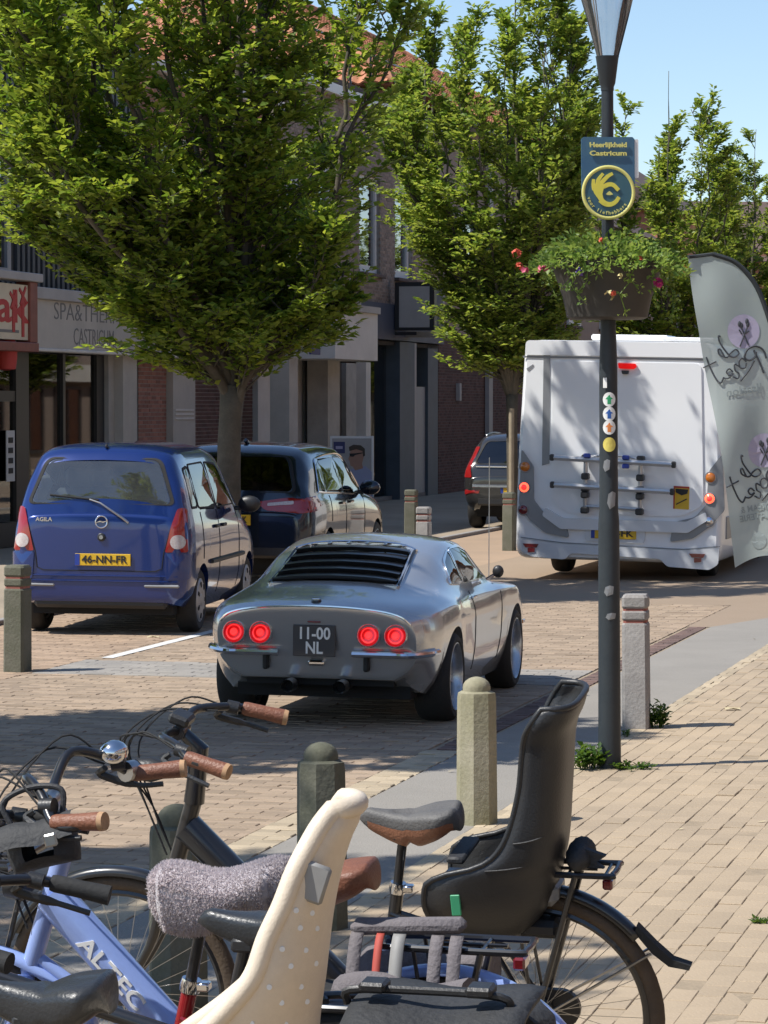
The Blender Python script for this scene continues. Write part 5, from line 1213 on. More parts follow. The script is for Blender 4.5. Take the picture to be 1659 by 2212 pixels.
b = MB(); b.tube([tuple(surf(.505 - .10 * (abs(y) / .43) ** 4, y) + Vector((0, 0, .008))) for y in np.linspace(-.43, .43, 21)], .013, 6); b.build('louvre_frame', M['chrome'], gt)
for s_ in (-1, 1): MB().tube([tuple(surf(x_, s_ * (.445 - .03 * (x_ + .22) / .7)) + Vector((0, 0, .010))) for x_ in np.linspace(-.24, .40, 9)], .010, 6).build('louvre_rail', M['louvre'], gt)
# chrome lip along the tail
lip = [B.hit(y, z, 'rear') for y, z in ((-.64, .70), (-.585, .748), (-.48, .779), (-.33, .799), (-.17, .809), (0, .812), (.17, .809), (.33, .799), (.48, .779), (.585, .748), (.64, .70))]
b = MB(); b.tube(spline([p + n * .004 + Vector((-.004, 0, .004)) for p, n in lip], 3), .0085, 6); b.build('tail_lip', M['chrome'], gt)
for y in (.545, .365, -.365, -.545):
    z = .628; p, n = B.hit(y, z, 'rear'); x_ = p.x - .012
    lo = bpy.data.objects.new('tail_light', None); COL.objects.link(lo); lo.parent = gt; lo.location = (x_ - .004, y, z); lo.rotation_euler = (0, R(-80), 0); lo.empty_display_size = .05
    MB().lathe([(.078, -.03), (.08, .012), (.073, .022), (.067, .014), (.067, 0)], 32, cap=False).build('bezel', M['paint_silver'], lo)
    MB().lathe([(.0, .012), (.04, .014), (.055, .012), (.062, .004), (.067, -.004)], 28, cap=False).build('lens', M['lamp_red_on'], lo)
    MB().lathe([(.0, .020), (.02, .019), (.026, .013)], 20, cap=False).build('bulb_lens', M['lamp_red_core'], lo); MB().torus((0, 0, .012), .047, .0035, None, 28, 6).build('lens_ring', M['lamp_red_core'], lo)
p, n = B.hit(0, .66, 'rear'); plate(gt, .0, .585, p.x - .012, .285, .205, '', 'plate_black', 'white_print', .11, [('11-00', .045, .205), ('NL', -.05, .115)], False)
MB().box((p.x - .012, .0, .71), (.03, .09, .012), None, .004).build('plate_lamp', M['lens_dark_red'], gt, smooth=False)
for s_ in (-1, 1):
    b = MB(); path = [B.hit(s_ * y, .50, 'rear')[0] + Vector((-.035, 0, 0)) for y in (.25, .35, .45, .55, .62)] + [Vector((-.62, s_ * .735, .505)), Vector((-.50, s_ * .775, .51))]
    b.tube(spline(path, 3), .022, 8, True, 1.0); b.build('bumper', M['chrome'], gt)
    b = MB(); b.box((-.715, s_ * .34, .445), (.07, .035, .12), None, .01); b.build('overrider', M['black_rubber'], gt, smooth=False)
    b = MB(); b.lathe([(.042, 0), (.045, .12), (.04, .12), (.036, .02)], 18, T(-.80, s_ * .175, .285) @ Ry(R(90)), cap=False); b.build('exhaust_tip', M['steel'], gt); MB().tube([(-.72, s_ * .175, .285), (-.3, s_ * .175, .28)], .036, 10).build('exhaust_pipe', M['underbody'], gt)
MB().box((-.715, 0, .435), (.05, .11, .035), None, .012).build('tow_badge', M['chrome'], gt, smooth=False)
MB().lathe([(.0, .012), (.03, .012), (.036, 0)], 16, T(-.73, 0, .843) @ Ry(R(-12)), cap=False).build('fuel_badge', M['black_paint'], gt); MB().box((-.73, 0, .858), (.02, .05, .01), Ry(R(-12)), .003).build('emblem', M['chrome'], gt, smooth=False)
b = MB(); b.box((1.15, 0, .27), (3.3, 1.18, .16)); b.box((-.36, 0, .33), (.5, 1.0, .1)); b.box((1.2, 0, .5), (1.3, 1.2, .3)); b.build('underbody', M['underbody'], gt, smooth=False)
for y in (.33, -.33):
    s_ = MB(); s_.box((1.15, y, .55), (.45, .42, .14), None, .05); s_.box((.88, y, .72), (.12, .40, .42), Ry(R(-14)), .05); s_.box((.80, y, .97), (.08, .22, .14), Ry(R(-14)), .04); s_.build('seat', M['black_soft'], gt)
MB().torus((1.62, .33, .78), .17, .014, Ry(R(65)), 24, 6).build('steering_wheel', M['black_plastic'], gt)
for x_, y_, s_ in ((0, .68, 1), (0, -.68, -1), (2.43, .68, 1), (2.43, -.68, -1)): wheel(gt, x_, y_, .305, .25 if x_ == 0 else .21, .225, 'spoke', 'silver_rim', s_, .07)
p, n = B.hit(1.62, .86, 'right')
m_ = MB(); m_.ell((1.58, -.79, .93), (.03, .042, .046), 14, 8); m_.build('mirror', M['black_plastic'], gt); MB().tube([(1.61, -.70, .87), (1.585, -.76, .905)], .012, 8).build('mirror_stalk', M['chrome'], gt)
MB().tube([(1.92, -.66, .82), (1.88, -.66, 1.75)], .0035, 5).build('antenna', M['steel'], gt)
p, n = B.hit(.92, .78, 'right'); MB().box(p + n * .012, (.10, .02, .022), None, .006).build('door_handle', M['chrome'], gt, smooth=False)
for x_ in (.86, 1.83):
    pts = [B.hit(x_ + .03 * math.sin((z - .3) * 4), z, 'right') for z in np.linspace(.28, .83, 10)]; MB().tube([q + nn2 * .0008 for q, nn2 in pts], .0035, 4).build('door_gap', M['underbody'], gt)
p, n = B.hit(2.85, .48, 'right'); MB().box(p + n * .006, (.10, .012, .03), None, .005).build('side_marker', M['lens_amber'], gt, smooth=False)
# =========================================================== blue compact van
ag_st = [
 (-.60, [(.60, .30), (.68, .36), (.715, .50), (.725, .70), (.715, .86), (.68, 1.0), (.60, 1.055), (.42, 1.07), (.2, 1.078), (0, 1.08)]),
 (-.55, [(.66, .28), (.74, .36), (.775, .52), (.785, .72), (.775, .9), (.735, 1.05), (.655, 1.20), (.47, 1.245), (.22, 1.255), (0, 1.26)]),
 (-.44, [(.70, .26), (.77, .36), (.80, .53), (.805, .74), (.795, .92), (.765, 1.07), (.665, 1.38), (.53, 1.53), (.27, 1.572), (0, 1.58)]),
 (-.32, [(.71, .25), (.775, .36), (.808, .54), (.81, .75), (.80, .93), (.77, 1.08), (.672, 1.42), (.56, 1.605), (.3, 1.655), (0, 1.663)]),
 (0, [(.71, .22), (.78, .36), (.81, .54), (.812, .75), (.80, .93), (.77, 1.08), (.675, 1.44), (.575, 1.635), (.3, 1.685), (0, 1.695)]),
 (.9, [(.71, .2), (.78, .35), (.81, .54), (.812, .75), (.80, .93), (.77, 1.06), (.675, 1.43), (.575, 1.635), (.3, 1.69), (0, 1.70)]),
 (1.5, [(.71, .2), (.78, .35), (.81, .54), (.81, .75), (.80, .92), (.77, 1.03), (.68, 1.38), (.58, 1.57), (.3, 1.63), (0, 1.64)]),
 (2.0, [(.71, .2), (.78, .35), (.81, .54), (.81, .75), (.80, .90), (.77, 1.0), (.70, 1.15), (.60, 1.22), (.32, 1.27), (0, 1.28)]),
 (2.25, [(.71, .2), (.78, .35), (.81, .54), (.81, .74), (.79, .87), (.74, .95), (.62, 1.01), (.45, 1.04), (.22, 1.055), (0, 1.06)]),
 (2.7, [(.70, .2), (.77, .33), (.79, .5), (.785, .66), (.76, .78), (.70, .85), (.58, .89), (.42, .91), (.2, .925), (0, .93)]),
 (2.95, [(.58, .25), (.66, .33), (.68, .45), (.675, .56), (.65, .64), (.6, .69), (.5, .72), (.36, .735), (.18, .745), (0, .75)])]
ag = place_car('compact_van', 'blue compact five door van parked by the large tree', G(436, 1364), R(7.5), .80, .985, R(.5))
B = Body(ag_st, (0, 2.36), .33, .29, bulge=.03)
rw = rpoly([(.645, 1.16), (.50, 1.555), (-.50, 1.555), (-.645, 1.16)], [.06, .08, .08, .06], 6); B.cut(rw, 'rear', .96)
sw = [rpoly([(-.30, 1.13), (-.24, 1.46), (-.06, 1.48), (-.06, 1.13)], .04, 4), rpoly([(.0, 1.12), (.0, 1.5), (.70, 1.51), (.78, 1.10)], .05, 4), rpoly([(.86, 1.10), (.80, 1.51), (1.30, 1.48), (1.75, 1.10)], [.03, .05, .08, .04], 4)]
for sd in ('right', 'left'):
    for w_ in sw: B.cut(w_, sd, .95)
ws = rpoly([(1.58, .52), (2.12, .62), (2.12, -.62), (1.58, -.52)], .07, 5); B.cut(ws, 'top', .96)
B.build(M['paint_blue'], ag, 30)
B.patch(rw, 'rear', .003).build('rear_window', M['sky_veil_glass'], ag, ang=180); B.ring(rw, 'rear', .022, .006).build('rear_window_seal', M['black_rubber'], ag)
for sd in ('right', 'left'):
    for w_ in sw: B.patch(w_, sd, .002).build('side_window', M['car_glass'], ag, ang=180); B.ring(w_, sd, .018, .005).build('window_seal', M['black_rubber'], ag)
B.patch(ws, 'top', .003).build('windscreen', M['car_glass'], ag, ang=180)
for s_ in (-1, 1):
    po = rpoly([(s_ * .745, 1.13), (s_ * .775, .745), (s_ * .59, .745), (s_ * .645, 1.0), (s_ * .685, 1.13)], [.03, .02, .015, .1, .03], 4)
    tlp = B.patch(po, 'rear', .012); lo = tlp.build('tail_light', M['lens_red'], ag, ang=60)
    B.patch(circ(s_ * .695, .835, .062, 20), 'rear', .018).build('reversing_lens', M['lens_clear'], lo, ang=60)
    # bumper corner cap below the light
    po = rpoly([(s_ * .79, .735), (s_ * .79, .50), (s_ * .60, .50), (s_ * .585, .735)], [.02, .05, .02, .02], 4); B.patch(po, 'rear', .016).build('bumper_corner', M['paint_blue'], ag, ang=60)
    MB().box((-.625, s_ * .56, .445), (.03, .32, .028), None, .012).build('bumper_strip', M['trim_grey'], ag, smooth=False)
# tailgate gap, bumper mouldings
gap = [(s * y, z) for s, y, z in ((1, .69, 1.12), (1, .635, .95), (1, .575, .73), (1, .56, .60), (1, .50, .575))]; gp = gap + [(-y, z) for y, z in gap[::-1]]
b = MB(); b.tube([B.hit(y, z, 'rear')[0] + Vector((-.001, 0, 0)) for y, z in gp], .005, 5); b.build('tailgate_gap', M['underbody'], ag)
for zz in (.53, .485):
    b = MB(); b.tube([B.hit(y, zz, 'rear')[0] + Vector((-.006, 0, 0)) for y in np.linspace(-.70, .70, 17)], .008, 6); b.build('bumper_moulding', M['paint_blue'], ag)
MB().box((-.53, 0, .285), (.12, 1.2, .09), None, .03).build('lower_valance', M['black_plastic'], ag, smooth=False)
p, n = B.hit(0, .655, 'rear'); plate(ag, -.035, .672, p.x - .014, .50, .105, '46-NN-FR', 'plate_yellow', 'black_print', .092, None, True)
# emblem: ring with a lightning bar
p, n = B.hit(-.02, 1.005, 'rear'); eo = bpy.data.objects.new('emblem', None); COL.objects.link(eo); eo.parent = ag; eo.location = p + n * .006; eo.rotation_euler = (0, R(-90), 0); eo.empty_display_size = .05
MB().torus((0, 0, 0), .052, .008, None, 28, 8).build('emblem_ring', M['chrome'], eo); MB().prism([(-.012, .06), (.010, .012), (-.004, .008), (.012, -.06), (-.010, -.012), (.004, -.008)], .008, T(0, 0, -.002)).build('emblem_bolt', M['chrome'], eo, smooth=False)
p, n = B.hit(-.02, .87, 'rear'); MB().lathe([(.036, 0), (.036, .014), (.028, .02), (.0, .02)], 18, T(*p) @ Ry(R(-90)), cap=False).build('lock_surround', M['black_plastic'], ag); MB().lathe([(.018, .018), (.018, .024), (.0, .024)], 14, T(*p) @ Ry(R(-90)), cap=False).build('lock_barrel', M['steel'], ag)
p, n = B.hit(.50, 1.03, 'rear'); put_text('AGILA', M['chrome'], ag, T(p.x - .006, .50, 1.02) @ REAR, .05, .001, width=.15, name='model_lettering')
# wiper
p0 = B.hit(-.20, 1.05, 'rear')[0] + Vector((-.02, 0, 0)); p1 = B.hit(.0, 1.17, 'rear')[0] + Vector((-.025, 0, 0)); p2 = B.hit(.10, 1.20, 'rear')[0] + Vector((-.02, 0, 0)); p3 = B.hit(.46, 1.235, 'rear')[0] + Vector((-.014, 0, 0))
MB().tube([p0 + Vector((.02, -.06, -.05)), p0, p1, p2], [.012, .012, .008, .007], 7).build('wiper_arm', M['steel'], ag); MB().tube([B.hit(.02, 1.195, 'rear')[0] + Vector((-.012, 0, 0)), p3], .008, 6).build('wiper_blade', M['black_rubber'], ag)
MB().box((-.36, 0, 1.665), (.05, .025, .035), Ry(R(20)), .008).build('roof_antenna', M['black_plastic'], ag, smooth=False)
b = MB(); b.box((1.18, 0, .26), (3.3, 1.26, .16)); b.box((-.4, 0, .33), (.3, 1.2, .16)); b.build('underbody', M['underbody'], ag, smooth=False)
b = MB(); b.box((1.1, 0, .62), (2.5, 1.45, .55)); b.build('cabin_floor', M['interior_dark'], ag, smooth=False)
for x_, y in ((.25, .36), (.25, -.36), (1.05, .37), (1.05, -.37)):
    s_ = MB(); s_.box((x_, y, 1.02), (.13, .50, .52), Ry(R(-12)), .05); s_.box((x_ - .09, y, 1.37), (.08, .27, .19), Ry(R(-12)), .04); s_.build('seat', M['seat_grey'], ag)
MB().torus((1.62, .37, 1.05), .18, .014, Ry(R(60)), 24, 6).build('steering_wheel', M['black_plastic'], ag); MB().box((1.85, 0, 1.0), (.35, 1.35, .12), None, .04).build('dashboard', M['black_soft'], ag)
for x_, y_, s_ in ((0, .695, 1), (0, -.695, -1), (2.36, .695, 1), (2.36, -.695, -1)): wheel(ag, x_, y_, .29, .185, .19, 'cap', 'hubcap', s_, .01)
m_ = MB(); m_.ell((1.66, -.93, 1.10), (.05, .11, .08), 14, 8); m_.build('mirror', M['black_plastic'], ag); MB().box((1.68, -.83, 1.06), (.05, .1, .04), None, .01).build('mirror_stalk', M['black_plastic'], ag)
for x_ in (.03, .80, 1.80):
    pts = [B.hit(x_, z, 'right') for z in np.linspace(.32 if x_ > .2 else .66, 1.08, 9)]; MB().tube([q + nn2 * .0008 for q, nn2 in pts], .004, 4).build('door_gap', M['underbody'], ag)
for x_ in (.66, 1.0): p, n = B.hit(x_, .93, 'right'); MB().box(p + n * .014, (.16, .025, .032), None, .008).build('door_handle', M['black_plastic'], ag, smooth=False)
b = MB(); b.tube([B.hit(x_, .62, 'right')[0] + Vector((0, -.008, 0)) for x_ in np.linspace(.36, 1.98, 12)], .022, 6); b.build('rubbing_strip', M['black_plastic'], ag)
# =========================================================== dark blue crossover
def suv_st(L_=1.0):
    return [
 (-.86, [(.66, .42), (.74, .47), (.79, .56), (.795, .68), (.785, .78), (.76, .84), (.66, .875), (.46, .888), (.2, .893), (0, .895)]),
 (-.80, [(.70, .36), (.80, .42), (.855, .56), (.865, .74), (.855, .9), (.82, 1.0), (.72, 1.06), (.5, 1.08), (.22, 1.088), (0, 1.09)]),
 (-.62, [(.74, .30), (.84, .40), (.89, .57), (.90, .78), (.885, .95), (.845, 1.06), (.74, 1.22), (.55, 1.29), (.26, 1.305), (0, 1.31)]),
 (-.40, [(.76, .27), (.86, .40), (.905, .58), (.91, .8), (.895, .96), (.855, 1.07), (.76, 1.33), (.62, 1.475), (.3, 1.51), (0, 1.515)]),
 (-.15, [(.77, .26), (.865, .40), (.91, .58), (.915, .8), (.90, .96), (.86, 1.07), (.765, 1.37), (.635, 1.535), (.32, 1.575), (0, 1.58)]),
 (.6, [(.77, .24), (.865, .39), (.905, .58), (.91, .8), (.895, .95), (.86, 1.05), (.765, 1.38), (.64, 1.555), (.32, 1.598), (0, 1.605)]),
 (1.3, [(.77, .24), (.865, .39), (.905, .58), (.91, .8), (.895, .94), (.86, 1.03), (.77, 1.36), (.64, 1.53), (.32, 1.575), (0, 1.585)]),
 (1.75, [(.77, .24), (.865, .39), (.905, .58), (.91, .79), (.895, .93), (.86, 1.01), (.775, 1.24), (.65, 1.37), (.33, 1.42), (0, 1.43)]),
 (2.15, [(.77, .24), (.865, .39), (.905, .58), (.91, .78), (.89, .92), (.85, .99), (.74, 1.06), (.56, 1.10), (.28, 1.125), (0, 1.13)]),
 (2.67, [(.77, .25), (.865, .39), (.905, .58), (.905, .76), (.88, .88), (.83, .95), (.7, .99), (.5, 1.01), (.25, 1.02), (0, 1.025)]),
 (3.25, [(.74, .26), (.82, .38), (.85, .52), (.845, .66), (.82, .77), (.77, .84), (.64, .88), (.46, .895), (.22, .905), (0, .91)]),
 (3.5, [(.58, .3), (.65, .38), (.67, .48), (.665, .58), (.64, .66), (.6, .70), (.5, .73), (.36, .745), (.18, .75), (0, .755)])]
def crossover(name, label, contact, yaw, paint, kind, scale=1.0):
    c = place_car(name, label, contact, yaw, .91, scale, R(.4)); B = Body(suv_st(), (0, 2.67), .37, .33, bulge=.025)
    rw = rpoly([(.70, 1.09), (.56, 1.455), (-.56, 1.455), (-.70, 1.09)], [.08, .08, .08, .08], 6); B.cut(rw, 'rear', .96)
    sw = [rpoly([(-.33, 1.12), (-.16, 1.33), (.02, 1.40), (.02, 1.10)], [.03, .08, .02, .03], 4), rpoly([(.06, 1.09), (.06, 1.41), (.80, 1.44), (.88, 1.07)], .03, 4), rpoly([(.94, 1.07), (.86, 1.44), (1.30, 1.42), (1.86, 1.05)], [.03, .03, .1, .04], 4)]
    for sd in ('right', 'left'):
        for w_ in sw: B.cut(w_, sd, .95)
    ws = rpoly([(1.45, .56), (2.0, .66), (2.0, -.66), (1.45, -.56)], .07, 5); B.cut(ws, 'top', .96)
    B.build(M[paint], c, 30); B.patch(rw, 'rear', .003).build('rear_window', M['dark_glass'], c, ang=180); B.ring(rw, 'rear', .02, .006).build('rear_window_seal', M['black_rubber'], c); B.patch(ws, 'top', .003).build('windscreen', M['car_glass'], c, ang=180)
    for sd in ('right', 'left'):
        for w_ in sw: B.patch(w_, sd, .002).build('side_window', M['car_glass'], c, ang=180)
        trim = [(-.36, 1.09), (-.17, 1.36), (.05, 1.44), (.8, 1.475), (1.32, 1.45), (1.6, 1.27), (1.92, 1.035), (.9, 1.045), (.05, 1.07)]
        pts = spline([Vector((x, z, 0)) for x, z in trim + [trim[0]]], 4); b = MB(); b.tube([B.hit(q.x, q.y, sd)[0] + Vector((0, -.006 if sd == 'right' else .006, 0)) for q in pts], .011, 5); b.build('window_trim', M['chrome'], c)
    if kind == 'wide':
        for s_ in (-1, 1):
            po = rpoly([(s_ * .30, .985), (s_ * .60, 1.03), (s_ * .885, 1.04), (s_ * .905, .90), (s_ * .80, .87), (s_ * .40, .90)], [.02, .05, .04, .06, .08, .04], 4); lo = B.patch(po, 'rear', .012).build('tail_light', M['lens_red'], c, ang=60)
            po = rpoly([(s_ * .42, .975), (s_ * .70, 1.0), (s_ * .70, .965), (s_ * .42, .945)], .015, 3); B.patch(po, 'rear', .018).build('light_bar', M['lens_clear'], lo, ang=60)
            if s_ < 0:
                po = rpoly([(-.80, 1.03), (-.50, 1.05), (-.44, .98), (-.56, .90), (-.80, .88)], .03, 4); B.patch(po, 'right', .012).build('side_lens', M['lens_red'], lo, ang=60)
    else:
        for s_ in (-1, 1):
            po = rpoly([(s_ * .66, 1.36), (s_ * .74, 1.36), (s_ * .885, .98), (s_ * .885, .86), (s_ * .74, .86), (s_ * .78, .98)], [.02, .02, .05, .03, .03, .05], 4); B.patch(po, 'rear', .014).build('tail_light', M['lens_red'], c, ang=60)
            po = rpoly([(s_ * .86, .66), (s_ * .60, .66), (s_ * .62, .60), (s_ * .86, .58)], .015, 3); B.patch(po, 'rear', .012).build('rear_reflector', M['lens_red'], c, ang=60)
        b = MB(); b.tube([B.hit(y, 1.04, 'rear')[0] + Vector((-.012, 0, 0)) for y in np.linspace(-.68, .68, 11)], .016, 6); b.build('tailgate_trim', M['chrome'], c)
        b = MB(); b.tube([B.hit(y, .72, 'rear')[0] + Vector((-.014, 0, 0)) for y in np.linspace(-.72, .72, 11)], .03, 6); b.build('bumper_trim', M['steel'], c)
    p, n = B.hit(0, .80, 'rear'); plate(c, 0, .80 if kind == 'wide' else .66, B.hit(0, .80 if kind == 'wide' else .66, 'rear')[0].x - .014, .5, .11, '', 'plate_yellow', 'black_print', .095, [('K', 0, .05, .17)] if kind == 'wide' else [], True)
    MB().box((-.855, 0, .47), (.06, 1.3, .14), None, .03).build('lower_valance', M['black_plastic'], c, smooth=False)
    for s_ in ((-1, 1) if kind != 'wide' else ()): b = MB(); b.tube(spline([(-.2, s_ * .61, 1.54), (-.1, s_ * .62, 1.565), (.6, s_ * .63, 1.59), (1.25, s_ * .62, 1.565), (1.35, s_ * .61, 1.53)], 4), .014, 6); b.build('roof_rail', M['steel'], c)
    MB().box((-.05, 0, 1.61), (.12, .05, .05), Ry(R(12)), .015).build('roof_fin', M[paint], c, smooth=False)
    b = MB(); b.box((1.3, 0, .3), (3.8, 1.4, .18)); b.box((-.5, 0, .36), (.4, 1.4, .16)); b.build('underbody', M['underbody'], c, smooth=False); MB().box((1.1, 0, .6), (2.9, 1.6, .5)).build('cabin_floor', M['interior_dark'], c, smooth=False)
    for x_, y in ((.1, .42), (.1, -.42), (1.1, .4), (1.1, -.4)):
        s_ = MB(); s_.box((x_, y, 1.0), (.14, .52, .55), Ry(R(-12)), .05); s_.box((x_ - .09, y, 1.33), (.09, .28, .18), Ry(R(-12)), .04); s_.build('seat', M['black_soft'], c)
    for x_, y_, s_ in ((0, .795, 1), (0, -.795, -1), (2.67, .795, 1), (2.67, -.795, -1)): wheel(c, x_, y_, .335, .225, .235, 'five', 'silver_rim', s_, .03)
    m_ = MB(); m_.ell((1.72, -1.0, 1.08), (.06, .12, .085), 14, 8); m_.build('mirror', M[paint], c); MB().box((1.76, -.9, 1.03), (.06, .1, .05), None, .01).build('mirror_stalk', M['black_plastic'], c)
    for x_ in (.12, .88, 1.90):
        pts = [B.hit(x_, z, 'right') for z in np.linspace(.36 if x_ > .2 else .76, 1.04, 9)]; MB().tube([q + nn2 * .0008 for q, nn2 in pts], .004, 4).build('door_gap', M['underbody'], c)
    for x_ in (.70, 1.15): p, n = B.hit(x_, .94, 'right'); MB().box(p + n * .014, (.18, .025, .03), None, .008).build('door_handle', M[paint], c, smooth=False)
    return c
bp = AtY(712, 1200, 32.2)
crossover('crossover_car', 'dark blue crossover with chrome edged windows parked beyond the tree', (bp.x, bp.y, 0), R(11.0), 'paint_navy', 'wide')
hp_ = G(1015, 1140); f_ = Vector((math.sin(R(12)), math.cos(R(12)), 0)); rgt = Vector((f_.y, -f_.x, 0))
crossover('crossover_car', 'dark grey crossover with tall red tail lights half hidden by the camper', hp_ + rgt * 1.78, R(12), 'paint_grey', 'tall', .97)
# =========================================================== camper
cy_ = R(14.0); cf = Vector((math.sin(cy_), math.cos(cy_), 0)); cr_ = Vector((cf.y, -cf.x, 0))
CY0 = 34.3; ctr = AtY(1331, 1000, CY0); cp = thing('camper_van', 'large white motorhome with a folded bicycle rack on its rear', 'camper', (ctr.x, ctr.y, 0), (R(1.2), 0, R(90) - cy_))
HW = 1.19; ZB, ZT = .17, AtY(1338, 731, CY0).z
def cz(py): return AtY(1331, py, CY0).z
def cyl(px): return -(AtY(px, 1000, CY0).x - ctr.x) / math.cos(cy_)             # local y of a picture column on the rear face
# shell: rounded rectangle section, rear face bowed
def shell(x, k=1.0, tuck=0.0):
    return rpoly([(HW * k, ZB + .05 + tuck), (HW * k, 1.2), (HW * .95 * k, ZT - .03), (-HW * .95 * k, ZT - .03), (-HW * k, 1.2), (-HW * k, ZB + .05 + tuck)], [.16, .4, .20, .20, .4, .16], 6)
b = MB(); secs = [(0.0, .955), (.02, .975), (.06, .992), (.13, 1.0), (4.3, 1.0), (4.9, .99)]; V = []; n = None
for x, k in secs:
    r_ = shell(x, k); n = len(r_); zm = 1.6
    V += [(x, y, zm + (z - zm) * (1 if k > .99 else .5 + k / 2)) for y, z in r_]
Fc = [(i * n + j, i * n + (j + 1) % n, (i + 1) * n + (j + 1) % n, (i + 1) * n + j) for i in range(len(secs) - 1) for j in range(n)]; Fc.append(tuple(range(n))[::-1]); Fc.append(tuple((len(secs) - 1) * n + j for j in range(n)))
b.add(V, Fc); b.build('body', M['paint_white'], cp, ang=32)
b = MB(); V = []; cabs = [(4.9, [(1.08, .45), (1.1, 1.2), (1.02, 2.2), (.9, ZT - .1)]), (5.6, [(1.0, .4), (1.03, 1.1), (.9, 2.0), (.75, 2.2)]), (6.3, [(.98, .38), (1.0, 1.0), (.9, 1.25), (.7, 1.3)]), (6.9, [(.85, .4), (.88, .8), (.8, .95), (.6, 1.0)])]
for x, pr in cabs: V += [(x, y, z) for y, z in pr] + [(x, -y, z) for y, z in pr[::-1]]
b.add(V, [(i * 8 + j, i * 8 + (j + 1) % 8, (i + 1) * 8 + (j + 1) % 8, (i + 1) * 8 + j) for i in range(3) for j in range(8)] + [tuple(24 + j for j in range(8))]); b.build('cab', M['paint_white'], cp, ang=30)
def rear(name, m, poly, x=-.012, d=.03, bev=0, parent=None):
    """outline in (picture x, picture y) on the rear face, thickness d proud of x"""
    b = MB(); b.prism([(cyl(px), cz(py)) for px, py in poly], d, Matrix(((0, 0, -1, x), (1, 0, 0, 0), (0, 1, 0, 0), (0, 0, 0, 1)))); return b.build(name, M[m], parent or cp, smooth=False)
# roof cap with seam, side gutter trim
rear('roof_cap', 'paint_white', rpoly([(1127, 770), (1128, 738), (1514, 738), (1518, 770)], [4, 10, 10, 4], 4), .0, .022)
rear('corner_trim', 'trim_grey', [(1166, 742), (1180, 742), (1184, 1005), (1168, 1010)], .0, .008); rear('roof_seam', 'trim_grey', [(1122, 772), (1520, 772), (1520, 776), (1122, 776)], .0, .010)
rear('rear_panel', 'paint_white', rpoly([(1186, 782), (1500, 782), (1512, 1085), (1470, 1112), (1225, 1112), (1190, 1085)], [14, 14, 14, 26, 26, 14], 5), .0, .018)
rear('panel_ledge', 'gel_white', rpoly([(1178, 1100), (1215, 1122), (1478, 1122), (1518, 1100), (1522, 1118), (1482, 1146), (1212, 1146), (1172, 1118)], 5, 3), .0, .055)
# lower bumper moulding and grey corners with lamps
rear('bumper', 'gel_white', rpoly([(1128, 1170), (1215, 1178), (1474, 1184), (1548, 1176), (1546, 1212), (1528, 1224), (1440, 1220), (1424, 1204), (1236, 1198), (1222, 1212), (1150, 1208), (1130, 1196)], 6, 3), -.0, .04)
rear('bumper_seam', 'trim_grey', [(1126, 1166), (1215, 1175), (1474, 1181), (1549, 1172), (1549, 1174), (1474, 1183), (1215, 1177), (1126, 1168)], -.0, .012)
for px, pts in ((0, [(1124, 975), (1151, 1012), (1153, 1085), (1175, 1112), (1222, 1124), (1230, 1165), (1180, 1156), (1144, 1128), (1121, 1095)]), (1, [(1549, 975), (1522, 1012), (1518, 1085), (1495, 1112), (1450, 1124), (1444, 1167), (1492, 1158), (1528, 1130), (1557, 1095)])):
    rear('lamp_panel', 'trim_grey', rpoly(pts, 6, 3), -.0, .03)
def round_lamp(px, py, r, m, on=False):
    o = bpy.data.objects.new('tail_light', None); COL.objects.link(o); o.parent = cp; o.location = (-.03, cyl(px), cz(py)); o.rotation_euler = (0, R(-90), 0); o.empty_display_size = .05
    MB().torus((0, 0, .004), r, .009, None, 24, 6).build('bezel', M['trim_grey'], o); MB().lathe([(.0, .028), (r * .5, .024), (r * .85, .014), (r, 0)], 24, cap=False).build('lens', M[m], o)
    if on: MB().lathe([(.0, .034), (r * .4, .031), (r * .55, .022)], 18, cap=False).build('bulb_lens', M['lamp_red_core'], o)
for px, dy, ms in ((1133, 0, ('lens_amber', 'lamp_orange_on', 'lens_dark_red')), (1526, 13, ('lens_amber', 'lamp_orange_on', 'chrome'))):
    round_lamp(px, 1013 + dy, .062, ms[0]); round_lamp(px - 1, 1058 + dy, .062, ms[1], True); round_lamp(px - 2, 1107 + dy, .058, ms[2])
for px, dy in ((1150, 0), (1503, 10)):
    rear('reflector', 'lens_dark_red', [(px - 18, 1180 + dy), (px + 16, 1180 + dy), (px + 12, 1188 + dy), (px - 12, 1188 + dy)], -.04, .012); rear('reflector', 'lens_dark_red', [(px - 7, 1189 + dy), (px + 8, 1189 + dy), (px + 8, 1197 + dy), (px - 7, 1199 + dy)], -.04, .012)
rear('brake_light', 'lamp_red_on', rpoly([(1326, 784), (1364, 785), (1366, 792), (1360, 797), (1328, 796)], 3, 3), -.018, .03); rear('rear_camera', 'black_plastic', rpoly([(1334, 800), (1350, 800), (1348, 808), (1336, 808)], 2, 3), -.018, .05)
rear('side_decal', 'trim_grey', [(1130, 800), (1144, 790), (1146, 794), (1134, 806)], .0, .006)
